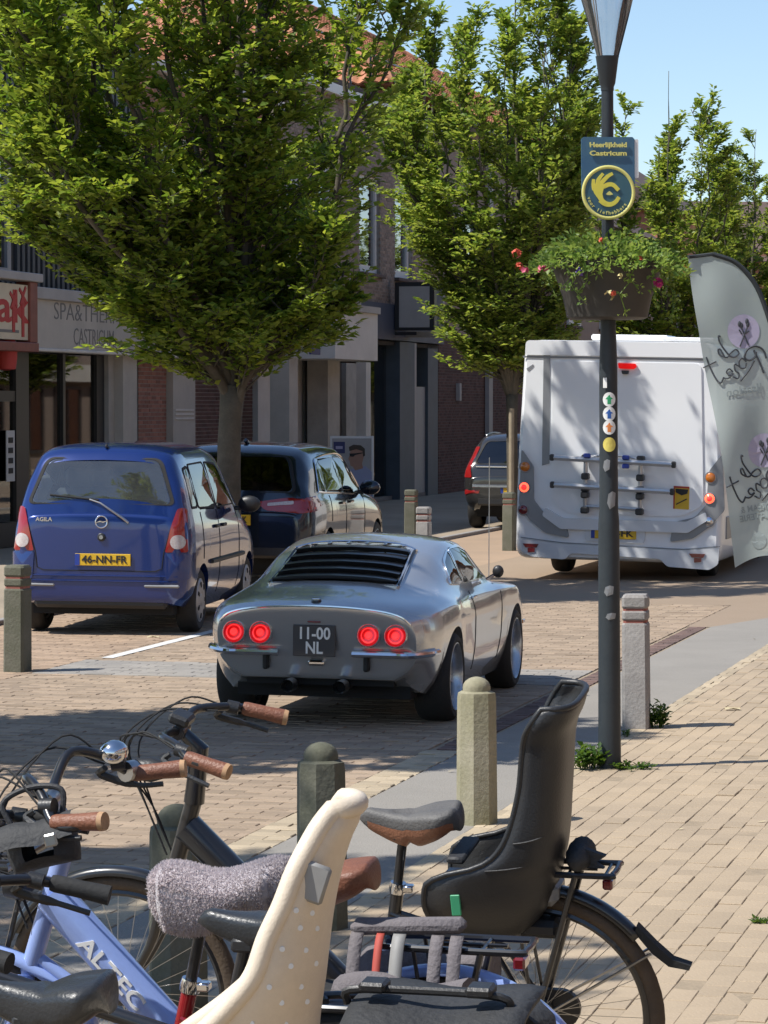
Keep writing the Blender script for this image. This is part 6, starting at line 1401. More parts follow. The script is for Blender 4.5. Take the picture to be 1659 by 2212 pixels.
rear('warning_sticker', 'plate_yellow', rpoly([(1449, 1046), (1482, 1047), (1482, 1096), (1449, 1095)], 2, 2), -.018, .006); rear('sticker_border', 'red_print', [(1449, 1046), (1482, 1047), (1482, 1051), (1449, 1050)], -.0245, .003); rear('sticker_border', 'red_print', [(1449, 1050.5), (1452, 1050.5), (1452, 1095), (1449, 1095)], -.0245, .003); rear('sticker_print', 'black_print', [(1453, 1052), (1480, 1053), (1478, 1062), (1466, 1066), (1454, 1060)], -.0245, .003); rear('sticker_print', 'black_print', [(1455, 1084), (1477, 1072), (1477, 1075), (1455, 1087)], -.0245, .003)
pp = plate(cp, cyl(1325), cz(1152), -.034, .52, .125, '', 'plate_yellow', 'black_print', .105, [('J-FK', 0, .23, .10)], True)
rear('plate_recess', 'gel_white', rpoly([(1262, 1132), (1392, 1134), (1390, 1172), (1264, 1170)], 6, 3), -.0, .026)
# bicycle rack
rk = thing('bicycle_rack', 'folded aluminium bicycle rack bolted to the white motorhome', 'rack', (ctr.x, ctr.y, 0), (R(1.2), 0, R(90) - cy_))
def rpt(px, py, x): return Vector((x, cyl(px), cz(py)))
for a_, c_ in (((1195, 991), (1452, 1000)), ((1197, 1050), (1450, 1058))):
    MB().tube([rpt(*a_, -.17), rpt(*c_, -.17)], .032, 8).build('rail', M['alu'], rk)
    for q in (a_, c_): p = rpt(*q, -.17); MB().box(p, (.075, .05, .075), None, .012).build('rail_end', M['black_plastic'], rk, smooth=False)
for px in (1265, 1381):
    MB().tube([rpt(px, 990, -.12), rpt(px, 1050, -.10), rpt(px - 1, 1100, -.06)], .026, 8).build('upright', M['alu'], rk)
    for py in (990, 1030, 1056, 1070, 1103): MB().box(rpt(px, py, -.11), (.13, .085, .075), None, .014).build('clamp', M['black_plastic'], rk, smooth=False)
MB().tube([rpt(1265, 1095, -.07), rpt(1381, 1098, -.07)], .02, 8).build('crossbar', M['alu'], rk); MB().tube([rpt(1268, 990, -.10), rpt(1300, 983, -.1), rpt(1350, 984, -.1), rpt(1378, 992, -.10)], .018, 8).build('hoop', M['alu'], rk)
for px, py in ((1352, 987), (1352, 1006), (1270, 985)): MB().box(rpt(px, py, -.19), (.06, .08, .05), None, .01).build('strap_buckle', M['plate_blue'], rk, smooth=False)
b = MB(); b.box((2.9, 0, .4), (5.4, 1.5, .2)); b.box((.6, 0, .33), (1.0, 1.9, .12)); b.build('underbody', M['underbody'], cp, smooth=False)
for x_, y_, s_ in ((1.35, .86, 1), (1.35, -.86, -1), (5.6, .86, 1), (5.6, -.86, -1)): wheel(cp, x_, y_, .34, .22, .2, 'cap', 'hubcap', s_, .02)
for s_ in (-1, 1):
    MB().box((2.6, s_ * (HW + .002), 1.75), (1.1, .02, .55), None, .005).build('side_window', M['dark_glass'], cp, smooth=False); MB().box((2.6, s_ * (HW + .004), .62), (4.4, .02, .26), None, .008).build('skirt', M['trim_grey'], cp, smooth=False)
MB().box((.9, 0, ZT + .02), (.7, .9, .07), None, .02).build('roof_hatch', M['paint_white'], cp, smooth=False); MB().box((.25, -.75, ZT + .0), (.4, .6, .05), None, .015).build('roof_vent', M['paint_white'], cp, smooth=False)
# ------------------------------------------------------------------ bicycles.  local x forward, y left, z up, rear hub above the origin
HUB = .345
def bike_wheel(t, x, tyre='tyre', r=.345, rim='black_paint', steer=0.0):
    o = bpy.data.objects.new('wheel', None); COL.objects.link(o); o.parent = t; o.location = (x, 0, HUB); o.rotation_euler = (R(90), 0, 0); o.empty_display_size = .1
    MB().torus((0, 0, 0), r - .022, .022, None, 56, 12).build('tyre', M[tyre], o); MB().torus((0, 0, 0), r - .05, .012, None, 56, 8, .014).build('rim', M[rim], o)
    b = MB()
    for k in range(32):
        a = 2 * math.pi * k / 32; s_ = 1 if k % 2 else -1; a2 = a + (.35 if (k // 2) % 2 else -.35)
        b.tube([(.026 * math.cos(a2), .026 * math.sin(a2), .028 * s_), ((r - .055) * math.cos(a), (r - .055) * math.sin(a), 0)], .0011, 3, False)
    q = b.build('spokes', M['steel'], o); q['kind'] = 'stuff'
    MB().lathe([(.012, -.055), (.03, -.035), (.03, -.028), (.02, -.02), (.02, .02), (.03, .028), (.03, .035), (.012, .055)], 16).build('hub', M['black_plastic'], o); return o
def fender(t, x, a0, a1, m, r=.372, w=.03, name='mudguard'):
    b = MB(); n = 30
    def fn(u, v):
        a = R(a0 + (a1 - a0) * u); c = (v - .5) * 2; rr = r - .010 * c * c - (.012 if abs(c) > .9 else 0); return Vector((x + rr * math.cos(a), w * c, HUB + rr * math.sin(a)))
    b.grid(fn, n, 7); o = b.build(name, M[m], t, ang=180); md = o.modifiers.new('thick', 'SOLIDIFY'); md.thickness = .003; return o
def saddle(t, x, z, m, m2=None, L=.28, wr=.085, nose=.024, hup=.022, hdn=.05, tilt=0, name='saddle', bump=0.0, rear_up=.018):
    """x = middle of the saddle; returns its mesh part"""
    def wd(a): return nose + (wr - nose) * (max(0, (a - .18) / .6) ** 1.25 if a < .70 else (.83 + .17 * min(1, (a - .70) / .12)) * math.sqrt(max(.012, 1.0 - max(0, (a - .70) / .30) ** 2.6 * .985))) if a > .18 else nose * math.sqrt(max(a / .18, 0.001)) ** .8
    def fn(a, c, lo=0, sc=1.0):
        th = 2 * math.pi * c; w = max(wd(a), .004) * sc; top = z - .006 + rear_up * max(0, (a - .45) / .55) ** 1.5 + .012 * max(0, (.25 - a) / .25) * 0 - .010 * math.sin(math.pi * min(1, a / .7)) - (.03 * max(0, (a - .93) / .07) ** 2) - (.012 * max(0, (.1 - a) / .1) ** 2)
        dn = hdn * (.45 + .75 * math.sin(math.pi * min(a, .92) ** 1.3)); s_ = math.sin(th); groove = -.012 * math.exp(-(math.cos(th) / .25) ** 2) * (1 if a > .35 and s_ > 0 else 0) * bump
        return Vector((x + L / 2 - L * a, w * math.copysign(abs(math.cos(th)) ** .8, math.cos(th)), top + (hup * abs(s_) ** .8 if s_ > 0 else -dn * abs(s_) ** .7) * min(1, wd(a) / (.02 if a < .5 else wr * .75)) + groove))
    P = MB(); P.grid(lambda a, c: fn(1 - (1 - a) ** 1.7, c), 30, 25); V = P.v; n = 25
    P.f.append(tuple(range(n - 1))); P.f.append(tuple((29) * n + k for k in range(n - 1))[::-1])
    o = P.build(name, M[m], t, ang=60)
    if m2:
        Q = MB()
        def f2(a, c):
            p = fn(.10 + .86 * a, .5 + .5 * (.05 + .40 * c)); return p + Vector((0, -.0025, 0))
        def f3(a, c):
            p = fn(.10 + .86 * a, .5 + .5 * (1 - .05 - .40 * c)); return p + Vector((0, .0025, 0))
        Q.grid(f2, 22, 7); Q.build('saddle_side', M[m2], o, ang=180); Q = MB(); Q.grid(f3, 22, 7); Q.build('saddle_side', M[m2], o, ang=180)
    return o, fn
def rails(t, x, z, post_top):
    b = MB()
    for s_ in (-1, 1): b.tube(spline([(x + .10, s_ * .012, z - .035), (x + .04, s_ * .022, z - .055), (x - .05, s_ * .022, z - .055), (x - .10, s_ * .045, z - .03)], 4), .0045, 6)
    b.box((post_top[0], 0, post_top[1]), (.05, .07, .03), None, .006); b.build('saddle_rails', M['black_plastic'], t)
def bike(name, label, X, Y, head, lean, o):
    """o: options"""
    t = thing(name, label, 'bicycle', (X, Y, 0), (0, 0, 0), 'parked bicycles'); t.rotation_mode = 'QUATERNION'
    t.rotation_quaternion = (Matrix.Rotation(head, 4, 'Z') @ Matrix.Rotation(-lean, 4, 'X')).to_quaternion()
    wb = o.get('wb', 1.12); fm = o['frame']; zs = o['saddle_z']; xs = o.get('saddle_x', .26)
    bike_wheel(t, 0, o.get('tyre', 'tyre')); bike_wheel(t, wb, o.get('tyre', 'tyre'))
    fender(t, 0, 140 if o.get('long_guard') else 190, 45, o.get('guard', 'black_paint'), w=.03); fender(t, wb, 150, 25, o.get('guard', 'black_paint'), w=.03)
    bbx, bbz = .45, .29; axz0, axz1 = .66, o.get('head_z', .90)
    def ax(z): return wb - .05 - (z - HUB) * .33
    sx, sz = xs + (.035 if not o.get('steep') else .02), zs - .07; tl = Vector((bbx - sx, 0, bbz - sz)).normalized(); seat_top = Vector((bbx, 0, bbz)) - tl * (o.get('seat_tube', .42))
    b = MB(); r0 = o.get('tube', .02)
    b.tube([(bbx, 0, bbz), seat_top], .0185, 12); dt = o.get('down', .03)
    b.tube(spline([(ax(axz0 + .14), 0, axz0 + .14), (ax(axz0) - .12, 0, axz0 - .04), (bbx + .12, 0, bbz + .09), (bbx, 0, bbz)], 5) if o.get('wave') else [(ax(axz0 + .18), 0, axz0 + .18), (bbx, 0, bbz)], dt, 16)
    if o.get('second'): b.tube([(ax(axz0 + .04), 0, axz0 + .03), (bbx + .02, 0, bbz + .02)], .016, 10)
    if o.get('top'): b.tube([(ax(axz1) + .0, 0, axz1 - .06), (seat_top.x + .02, 0, seat_top.z - .06)], .017, 10)
    b.tube([(ax(axz0 - .02), 0, axz0 - .02), (ax(axz1), 0, axz1)], .024, 12); b.tube([(bbx, -.035, bbz), (bbx, .035, bbz)], .026, 12)
    for s_ in (-1, 1):
        b.tube([(bbx - .03, s_ * .02, bbz), (.10, s_ * .05, HUB - .01), (0, s_ * .062, HUB)], .010, 8); b.tube([(seat_top.x + .02, s_ * .012, seat_top.z - .07), (.10, s_ * .045, HUB + .17), (0, s_ * .062, HUB)], .008, 8)
    b.build('frame', M[fm], t)
    f = MB(); fz = axz0 - .03; crown = Vector((ax(fz), 0, fz)); f.box(crown, (.05, .11, .035), None, .01)
    for s_ in (-1, 1): f.tube(spline([crown + Vector((0, s_ * .047, 0)), (ax(.5), s_ * .05, .5), (wb, s_ * .052, HUB)], 4), [.015] * 4 + [.013] * 4 + [.009], 10)
    f.build('fork', M[o.get('fork', fm)], t)
    # seat post, saddle
    MB().tube([seat_top + tl * .12, (sx, 0, zs - .055)], .0135, 12).build('seat_post', M[o.get('post', 'black_paint')], t)
    b = MB(); b.lathe([(.022, -.014), (.024, 0), (.022, .016)], 14, Matrix.Translation(seat_top) @ (-tl).to_track_quat('Z', 'Y').to_matrix().to_4x4()); b.box(seat_top + Vector((-.03, 0, 0)), (.03, .03, .02), None, .004); b.build('seat_clamp', M['chrome'], t)
    sd = saddle(t, xs, zs, **o['saddle']); rails(t, xs, zs, (sx, zs - .058))
    # drive
    b = MB(); cc = [(bbx + .11 * math.cos(a), bbz + .11 * math.sin(a)) for a in np.linspace(-1.6, 1.6, 12)] + [(-.05 + .055 * math.cos(a), HUB + .055 * math.sin(a)) for a in np.linspace(1.7, 4.6, 9)]
    b.prism(cc, .02, Matrix(((1, 0, 0, 0), (0, 0, -1, -.035), (0, 1, 0, 0), (0, 0, 0, 1)))); b.build('chain_case', M['black_plastic'], t, smooth=False)
    for s_, a in ((1, 60), (-1, 240)):
        b = MB(); e_ = Vector((bbx + .17 * math.cos(R(a)), s_ * .085, bbz + .17 * math.sin(R(a)))); b.tube([(bbx, s_ * .06, bbz), e_], .011, 8); b.build('crank', M['steel'], t); MB().box(e_ + Vector((0, s_ * .05, 0)), (.09, .09, .022), None, .006).build('pedal', M['black_rubber'], t, smooth=False)
    b = MB(); b.tube([(bbx - .12, .05, bbz - .02), (bbx - .2, .17, .012)], .009, 8); b.build('kickstand', M['steel'], t)
    # handlebar
    hz = o.get('bar_z', 1.10); hx = o.get('bar_x', ax(axz1) - .03); hm = o.get('bar_m', 'black_paint'); sw = o.get('sweep', .17); hw = o.get('bar_w', .29); rise = o.get('rise', .02); drop = o.get('drop', .03)
    b = MB(); b.tube([(ax(axz1) + .005, 0, axz1 - .02), (ax(axz1) - .02, 0, hz - .05), (hx, 0, hz)], [o.get('stem_r', .016) * 1.15, o.get('stem_r', .016), .018], 12); b.lathe([(.021, -.03), (.023, 0), (.021, .03)], 12, T(hx, 0, hz) @ Rx(R(90))); b.build('stem', M[o.get('stem_m', 'black_paint')], t)
    def bar(s_): return spline([(hx, 0, hz), (hx + .012, s_ * .07, hz + rise * .4), (hx + .0, s_ * .15, hz + rise), (hx - sw * .42, s_ * (hw - .06), hz + rise * .7), (hx - sw * .8, s_ * hw, hz - drop * .2), (hx - sw * 1.5, s_ * (hw + .012), hz - drop)], 6)
    b = MB(); b.tube(bar(1)[::-1] + bar(-1)[1:], .0125, 10); b.build('handlebar', M[hm], t)
    for s_ in (-1, 1):
        p = bar(s_); gl = p[-1] - p[-7]; g0 = p[-8]; g1 = p[-1] + (p[-1] - p[-2]).normalized() * .012; d = (g1 - g0).normalized()
        gm = o.get('grip', 'black_rubber'); b = MB(); b.tube([g0 - d * 0, g0 + d * .01, g0.lerp(g1, .5), g1 - d * .008], [.0175, .020, .020, .0225], 14, True, o.get('ergo', 1.0)); go = b.build('grip', M[gm], t)
        if gm == 'leather_brown': MB().tube([g1 - d * .008, g1 + d * .004], [.0228, .0212], 14).build('grip_end', M['cork_end'], go)
        c0 = p[-11]; MB().tube([c0 - d * .012, c0 + d * .022], .019, 12).build('brake_clamp', M['black_plastic'], t)
        MB().tube(spline([c0 + Vector((.03, 0, -.012)), c0 + Vector((.045, s_ * .01, -.03)), g0.lerp(g1, .45) + Vector((.05, 0, -.035)), g1 + Vector((.055, 0, -.04))], 4), [.008] * 8 + [.005] * 5, 6, True, 1.4).build('brake_lever', M[o.get('lever', 'black_plastic')], t)
        # cables
        tgt = Vector((ax(axz0 + .1) + .03, s_ * .02, axz0 + .1))
        for k in range(o.get('cables', 2)):
            st_ = c0 + Vector((.02, -s_ * .03 * k, .004)); up = o.get('cable_up', .02) * (1 - .4 * k)
            MB().tube(spline([st_, st_ + Vector((.10 + .03 * k, -s_ * .05, up)), Vector((hx + .14 + .02 * k, s_ * (.05 - .03 * k), hz + up * .3 - .06)), Vector((hx + .10, s_ * .02, (hz + axz0) / 2)), tgt], 6), .0028, 5, False).build('cable', M['black_rubber'], t)
    if o.get('bell'):
        p = bar(-1)[-12]; MB().ell(p + Vector((-.01, .01, .022)), (.036, .036, .03), 18, 8).build('bell', M['chrome'], t); MB().tube([p + Vector((0, .0, .005)), p + Vector((0, .008, .03))], .006, 6).build('bell_mount', M['steel'], t)
        q = bar(-1)[-9]; MB().tube([q - Vector((.0, -.01, 0)), q + Vector((-.012, -.02, -.002))], .026, 14).build('gear_shifter', M['steel'], t)
    # rack
    if o.get('rack', True):
        rz_ = o.get('rack_z', .74); x0, x1 = .12, -o.get('rack_len', .33); b = MB(); r_ = .0085
        b.tube(spline([(x0 + .02, .03, rz_ - .01), (x0, .055, rz_), (x1 + .03, .06, rz_), (x1, .045, rz_ + .002), (x1, -.045, rz_ + .002), (x1 + .03, -.06, rz_), (x0, -.055, rz_), (x0 + .02, -.03, rz_ - .01)], 4), r_, 8)
        for x_ in (.02, -.1, -.2): b.tube([(x_, -.058, rz_), (x_, .058, rz_)], .005, 6)
        b.tube([(0, .0, rz_), (x1 + .05, 0, rz_)], .005, 6)
        for s_ in (-1, 1): b.tube([(x1 + .1, s_ * .06, rz_), (.0, s_ * .07, HUB)], r_, 8); b.tube([(x0 - .06, s_ * .058, rz_), (.0, s_ * .07, HUB)], .005, 8)
        b.build('rack', M[o.get('rack_m', 'black_paint')], t)
        MB().box((x1 + .02, 0, rz_ - .035), (.028, .055, .03), None, .005).build('rear_lamp', M['lens_dark_red'], t, smooth=False)
    for s_ in (-1, 1): MB().tube([(0, s_ * .06, HUB), (-.315 , s_ * .035, HUB + .195)], .0042, 6).build('mudguard_stay', M['steel'], t)
    return t
HEAD = math.atan2(.247, -.969)
def W2L(t, p):                                                    # world point -> bike space
    return (t.matrix_basis.inverted() @ Vector(p)) if t.rotation_mode != 'QUATERNION' else ((Matrix.Translation(t.location) @ t.rotation_quaternion.to_matrix().to_4x4()).inverted() @ Vector(p))
def shell_seat(t, levels, m, rim_m, rim_r, pad=None, name='child_seat', nu=25, thick=.012, holes=None, power=2.6):
    """child seat shell, open to the front; levels (z, back x, front x, half width)"""
    lz_ = [a[0] for a in levels]; zz = np.linspace(lz_[0], lz_[-1], 44); L_ = [pchip(lz_, [a[k] for a in levels], zz) for k in (1, 2, 3)]
    def pt(i, c, sc=1.0, inset=0.0):
        xb, xf, hw = L_[0][i] + inset, L_[1][i], L_[2][i] * sc; a = (c - .5) * 2; th = a * math.pi / 2                       # a=-1 right front .. 1 left front
        cx_ = math.cos(th); sy = math.sin(th); k = abs(cx_) ** (2 / power); y = hw * math.copysign(abs(sy) ** (2 / power), sy)
        return Vector((xf - (xf - xb) * k, y, float(zz[i])))
    b = MB(); b.grid(lambda a, c: pt(int(round(a * 43)), c), 44, nu)
    if holes:
        keep = []
        for f in b.f:
            q = sum((Vector(b.v[i]) for i in f), Vector()) / len(f); keep.append(f)
        b.f = keep
    n = nu; b.f.append(tuple(k for k in range(n)))
    o = b.build('seat_shell', M[m], t, ang=180); md = o.modifiers.new('thick', 'SOLIDIFY'); md.thickness = thick; md.offset = 0
    edge = [pt(i, 0) for i in range(0, 44)] + [pt(43, c / 12) for c in range(1, 12)] + [pt(i, 1) for i in range(43, -1, -1)]
    MB().tube(edge, rim_r, 10).build('seat_rim', M[rim_m], t, ang=180)
    if pad:
        b = MB(); b.grid(lambda a, c: pt(int(round(a * 36)) + 3, .08 + .84 * c, .9, .022) + Vector((.012, 0, 0)), 37, nu); q = b.build('seat_cushion', M[pad], t, ang=180); md = q.modifiers.new('thick', 'SOLIDIFY'); md.thickness = .014
    return o, pt
# ---- black electric bicycle with the black child seat
A = bike('bicycle', 'black electric bicycle with brown grips carrying the black child seat', .44, 8.22, HEAD, R(9), dict(wb=1.2, frame='black_paint', saddle_z=.90, saddle_x=.345, stem_r=.026, saddle=dict(m='saddle_grey', m2='saddle_tan', L=.29, wr=.088, bump=1.0, hdn=.068), tyre='tyre_brown', guard='black_paint', down=.043,
     bar_x=.99, bar_z=1.115, grip='leather_brown', sweep=.14, bar_w=.27, cables=3, cable_up=.03, rack_z=.76, rack_len=.22, seat_tube=.40, head_z=.93, steep=True, long_guard=True, ergo=1.0))
shell_seat_t = thing('child_seat', 'black plastic child seat mounted behind the brown saddle', 'child seat', A.location); shell_seat_t.rotation_mode = 'QUATERNION'; shell_seat_t.rotation_quaternion = A.rotation_quaternion
lev = [(.585, .03, .19, .08), (.63, -.01, .255, .125), (.70, -.05, .275, .16), (.75, -.062, .268, .168), (.778, -.068, .225, .17), (.80, -.074, .14, .168), (.825, -.078, .09, .165), (.885, -.085, .046, .16), (.95, -.09, .024, .152), (1.03, -.097, .007, .145), (1.13, -.105, -.004, .142), (1.165, -.112, -.012, .15), (1.20, -.128, -.03, .158), (1.24, -.14, -.058, .15)]
sh, ptf = shell_seat(shell_seat_t, lev, 'black_plastic', 'black_plastic', .0085, 'seat_cushion', power=3.4)
# moulded ribs, green label, straps, mount
for k, (dz, rr) in enumerate(((.0, .0025), (.055, .0025))):
    pts = [ptf(i, 1 - .03 - .10 * abs(math.sin(i * .02))) + Vector((-.02, .008, 0)) for i in range(8 + 4 * k, 40 - 2 * k)]
    MB().tube([ptf(int(18 + k * 6 + 10 * (1 - a)) if False else int(14 + k * 5), 1 - .02 - a * .42) + Vector((0, .007, .035 * a)) for a in np.linspace(0, 1, 14)], rr, 5, False).build('moulded_rib', M['black_soft'], shell_seat_t)
lp = [ptf(8, .955), ptf(12, .955), ptf(12, .915), ptf(8, .915)]
MB().box(Vector((.185, .170, .70)), (.026, .008, .058), Ry(R(4)), .002).build('maker_label', M['green_label'], shell_seat_t, smooth=False)
b = MB(); b.box((.20, .0, .80), (.05, .2, .02), None, .006); b.build('lap_strap', M['black_soft'], shell_seat_t); MB().box((.08, 0, .60), (.3, .12, .05), None, .015).build('seat_mount', M['black_plastic'], shell_seat_t, smooth=False)

# bundle on the rack behind the seat, battery, lock
q = thing('rolled_bag', 'dark folded bag strapped on the rack behind the black child seat', 'bag', A.location); q.rotation_mode = 'QUATERNION'; q.rotation_quaternion = A.rotation_quaternion
b = MB(); b.grid(lambda a, c: Vector((-.125 + math.sin(math.pi * a) ** .4 * (.036 + .006 * math.sin(9 * a + 12.6 * c)) * math.cos(2 * math.pi * c), -.08 + .16 * a, .80 + math.sin(math.pi * a) ** .4 * (.042 + .006 * math.sin(12 * a + 12.6 * c)) * math.sin(2 * math.pi * c))), 14, 17); b.build('bag_body', M['bag_black'], q, ang=180); MB().prism([(-.14, .83), (-.20, .81), (-.17, .79), (-.195, .775), (-.14, .775)], .02, Matrix(((1, 0, 0, 0), (0, 0, 1, .02), (0, 1, 0, 0), (0, 0, 0, 1)))).build('bag_flap', M['bag_black'], q, smooth=False)
MB().box((.10, 0, .70), (.34, .13, .07), None, .02).build('battery', M['trim_grey'], A, smooth=False)
MB().prism([(-.275, .612), (-.325, .56), (-.37, .52), (-.42, .505), (-.415, .492), (-.36, .50), (-.315, .535), (-.27, .59)], .036, Matrix(((1, 0, 0, 0), (0, 0, 1, -.018), (0, 1, 0, 0), (0, 0, 0, 1)))).build('mud_flap', M['black_rubber'], A, smooth=False)
MB().box((.985, 0, 1.15), (.06, .075, .03), Ry(R(-20)), .008).build('display', M['black_plastic'], A, smooth=False); MB().lathe([(.0, .05), (.03, .045), (.036, .0), (.02, -.05), (.0, -.055)], 18, T(1.08, 0, 1.0) @ Ry(R(90)), cap=False).build('head_lamp', M['black_plastic'], A)
# ---- light blue electric bicycle with lettering
Bk = bike('bicycle', 'light blue electric bicycle with white lettering on its down tube', .155, 6.95, HEAD, R(5), dict(wb=1.17, frame='bike_blue', fork='bike_blue', saddle_z=.925, saddle_x=.29, saddle=dict(m='leather_brown', L=.27, wr=.09, hdn=.06), guard='bike_blue', down=.046, second=True, tyre='tyre_brown',
     bar_x=.95, bar_z=1.07, grip='leather_brown', sweep=.15, bar_w=.28, rise=.085, drop=-.02, cables=2, cable_up=.07, bell=True, rack_z=.765, rack_len=.20, seat_tube=.42, head_z=.93, stem_m='steel', lever='black_plastic'))
p0 = Vector((1.17 - .05 - (.84 - HUB) * .33, 0, .84)); p1 = Vector((.45, 0, .29)); tx = (p1 - p0).normalized(); up = Vector((tx.z, 0, -tx.x)); up = up if up.z > 0 else -up
nrm = tx.cross(up); mid = p0 + tx * .235
Mt = Matrix((tx, up, nrm)).transposed().to_4x4(); Mt.translation = mid + Vector((0, .0445, 0)); put_text('ALTEC', M['white_print'], Bk, Mt, .052, .0012, width=.215, name='frame_lettering', extrude=.0025)
fb = MB(); fb.tube([(1.02, -.12, .93), (1.30, -.12, .93), (1.30, .12, .93), (1.02, .12, .93), (1.02, -.12, .93)], .011, 8); fb.tube([(1.05, .12, .93), (1.18, .06, HUB + .05)], .007, 6); fb.tube([(1.05, -.12, .93), (1.18, -.06, HUB + .05)], .007, 6)
for y in (-.06, 0, .06): fb.tube([(1.02, y, .93), (1.30, y, .93)], .006, 6)
fb.build('front_carrier', M['black_paint'], Bk); MB().lathe([(.0, .045), (.03, .04), (.038, .0), (.0, -.04)], 18, T(1.03, 0, .86) @ Ry(R(90)), cap=False).build('head_lamp', M['black_plastic'], Bk)
# grey double bag on its rack with straps
q = thing('pannier_bag', 'grey cloth double pannier with straps on the light blue bicycle rack', 'bag', Bk.location); q.rotation_mode = 'QUATERNION'; q.rotation_quaternion = Bk.rotation_quaternion
def pouch(y0, sgn):
    def fn(a, c):
        th = 2 * math.pi * c; x = .215 - .30 * a; w = .045 + .02 * math.sin(math.pi * a) + .006 * math.sin(9 * a + 5 * c); z = .565 + .15 * math.sin(th) + .012 * math.sin(7 * a)
        return Vector((x + .015 * math.sin(th * 2), y0 + sgn * w * math.copysign(abs(math.cos(th)) ** .6, math.cos(th)), z))
    b = MB(); b.grid(fn, 16, 21); b.f.append(tuple(range(20))); b.f.append(tuple(15 * 21 + k for k in range(20))); return b
pouch(.125, 1).build('pouch', M['bag_grey'], q, ang=60); pouch(-.125, 1).build('pouch', M['bag_grey'], q, ang=60)
def fl2(a, c): return Vector((.165 - .06 * 0 - .32 * a, .02 + .06 * c, .80 - .014 * c + .006 * math.sin(8 * a)))
b = MB(); b.box((.075, .035, .812), (.27, .05, .035), Ry(R(3)), .012); b.build('bag_yoke', M['bag_grey'], q)
for x_, m_ in ((.19, 'bag_grey'), (.135, 'strap_red'), (.09, 'seat_grey'), (.0, 'bag_grey'), (-.045, 'bag_grey')):
    b = MB(); w_ = .018 if m_ == 'strap_red' else .03; b.grid(lambda a, c: Vector((x_ + w_ * (c - .5), .055 + .075 * a, .80 - .10 * a * a - .02 * a)), 7, 3); s_ = b.build('strap', M[m_], q, ang=180); md = s_.modifiers.new('thick', 'SOLIDIFY'); md.thickness = .005
b = MB(); b.grid(lambda a, c: Vector((.22 - .29 * a, .10 + .075 * c, .70 - .012 * c * c + .008 * math.sin(6 * a + 3 * c))), 12, 6); s_ = b.build('bag_flap', M['bag_grey'], q, ang=180); md = s_.modifiers.new('thick', 'SOLIDIFY'); md.thickness = .008
# ---- red bicycle with the fleece saddle cover
Cb = bike('bicycle', 'red bicycle with a grey fleece cover on its saddle', -.075, 6.55, HEAD, R(5), dict(frame='bike_red', saddle_z=.965, saddle_x=.27, saddle=dict(m='black_soft', L=.24, wr=.06), guard='black_paint', down=.02, top=False, second=True, bar_x=.92, bar_z=1.03, drop=.02, grip='black_rubber', sweep=.16, bar_w=.28, cables=2, rack=False, seat_tube=.45, head_z=.86, post='black_paint'))
fz = thing('saddle_cover', 'grey fleece cover pulled over the saddle of the red bicycle', 'saddle cover', Cb.location); fz.rotation_mode = 'QUATERNION'; fz.rotation_quaternion = Cb.rotation_quaternion
def furp(a, c):
    th = 2 * math.pi * c; w = .058 + .052 * max(0, (a - .15) / .85) ** 1.1; w *= math.sin(math.pi * min(max(a, .0), 1)) ** .35 if a < .12 or a > .86 else 1
    w = max(w, .005); x = .435 - .335 * a; top = .948 + .022 * max(0, (a - .4) / .6) + .01 * math.sin(a * 9)
    s_ = math.sin(th); return Vector((x, w * math.cos(th), top + (.045 * s_ if s_ > 0 else (.085 + .03 * math.sin(a * 7)) * s_) * min(1, w / .04)))
b = MB(); b.grid(furp, 26, 29); o = b.build('fleece', M['fur'], fz, ang=180)
n = 26000; aa = rs.uniform(.01, .99, n); cc_ = rs.uniform(0, 1, n); P = []; D = []
for k in range(n):
    p = furp(aa[k], cc_[k]); c0 = Vector((p.x, 0, .93)); d = (p - c0).normalized(); P.append(tuple(p - d * .003)); D.append(tuple(d + Vector(rs.normal(0, .38, 3))))
fo_ = link('pile', leaf_mesh('pile', M['fur_pile'], P, D, rv(n) + 1e-3, rs.uniform(.006, .012, n), np.full(n, .0028)), fz); fo_['kind'] = 'stuff'
# ---- dark bicycle with black saddle and black double pannier
Db = bike('bicycle', 'dark bicycle with a slim black saddle and black panniers', .02, 6.2, HEAD, R(4), dict(frame='black_paint', saddle_z=.945, saddle_x=.265, saddle=dict(m='saddle_black', L=.28, wr=.08), down=.022, top=True, bar_x=.95, bar_z=.93, grip='black_rubber', sweep=.16, cables=2, rack_z=.77, rack_len=.27, seat_tube=.44, head_z=.86))
q = thing('pannier_bag', 'black double pannier with buckles on the dark bicycle rack', 'bag', Db.location); q.rotation_mode = 'QUATERNION'; q.rotation_quaternion = Db.rotation_quaternion
def pouch2(y0):
    def fn(a, c):
        th = 2 * math.pi * c; sx_, sz_ = math.cos(th), math.sin(th); k = 1 / max(abs(sx_), abs(sz_)) ** .8; x = -.13 + .20 * sx_ * k; z = .615 + .13 * sz_ * k; bul = .05 * math.sin(math.pi * a) ** .5
        return Vector((-.13 + (x + .13) * (.9 + .1 * math.sin(math.pi * a)), y0 - .065 + .13 * a, z + .006 * math.sin(x * 40)))
    b = MB(); b.grid(fn, 9, 29); b.f.append(tuple(range(28))); b.f.append(tuple(8 * 29 + k for k in range(28))); return b
pouch2(.15).build('pouch', M['bag_black'], q, ang=50); pouch2(-.15).build('pouch', M['bag_black'], q, ang=50)
b = MB(); b.grid(lambda a, c: Vector((.05 - .37 * a, -.07 + .31 * c, .802 - .05 * max(0, c - .45) ** 2 * 3 + .007 * math.sin(9 * a))), 12, 7); s_ = b.build('bag_flap', M['bag_black'], q, ang=180); md = s_.modifiers.new('thick', 'SOLIDIFY'); md.thickness = .012
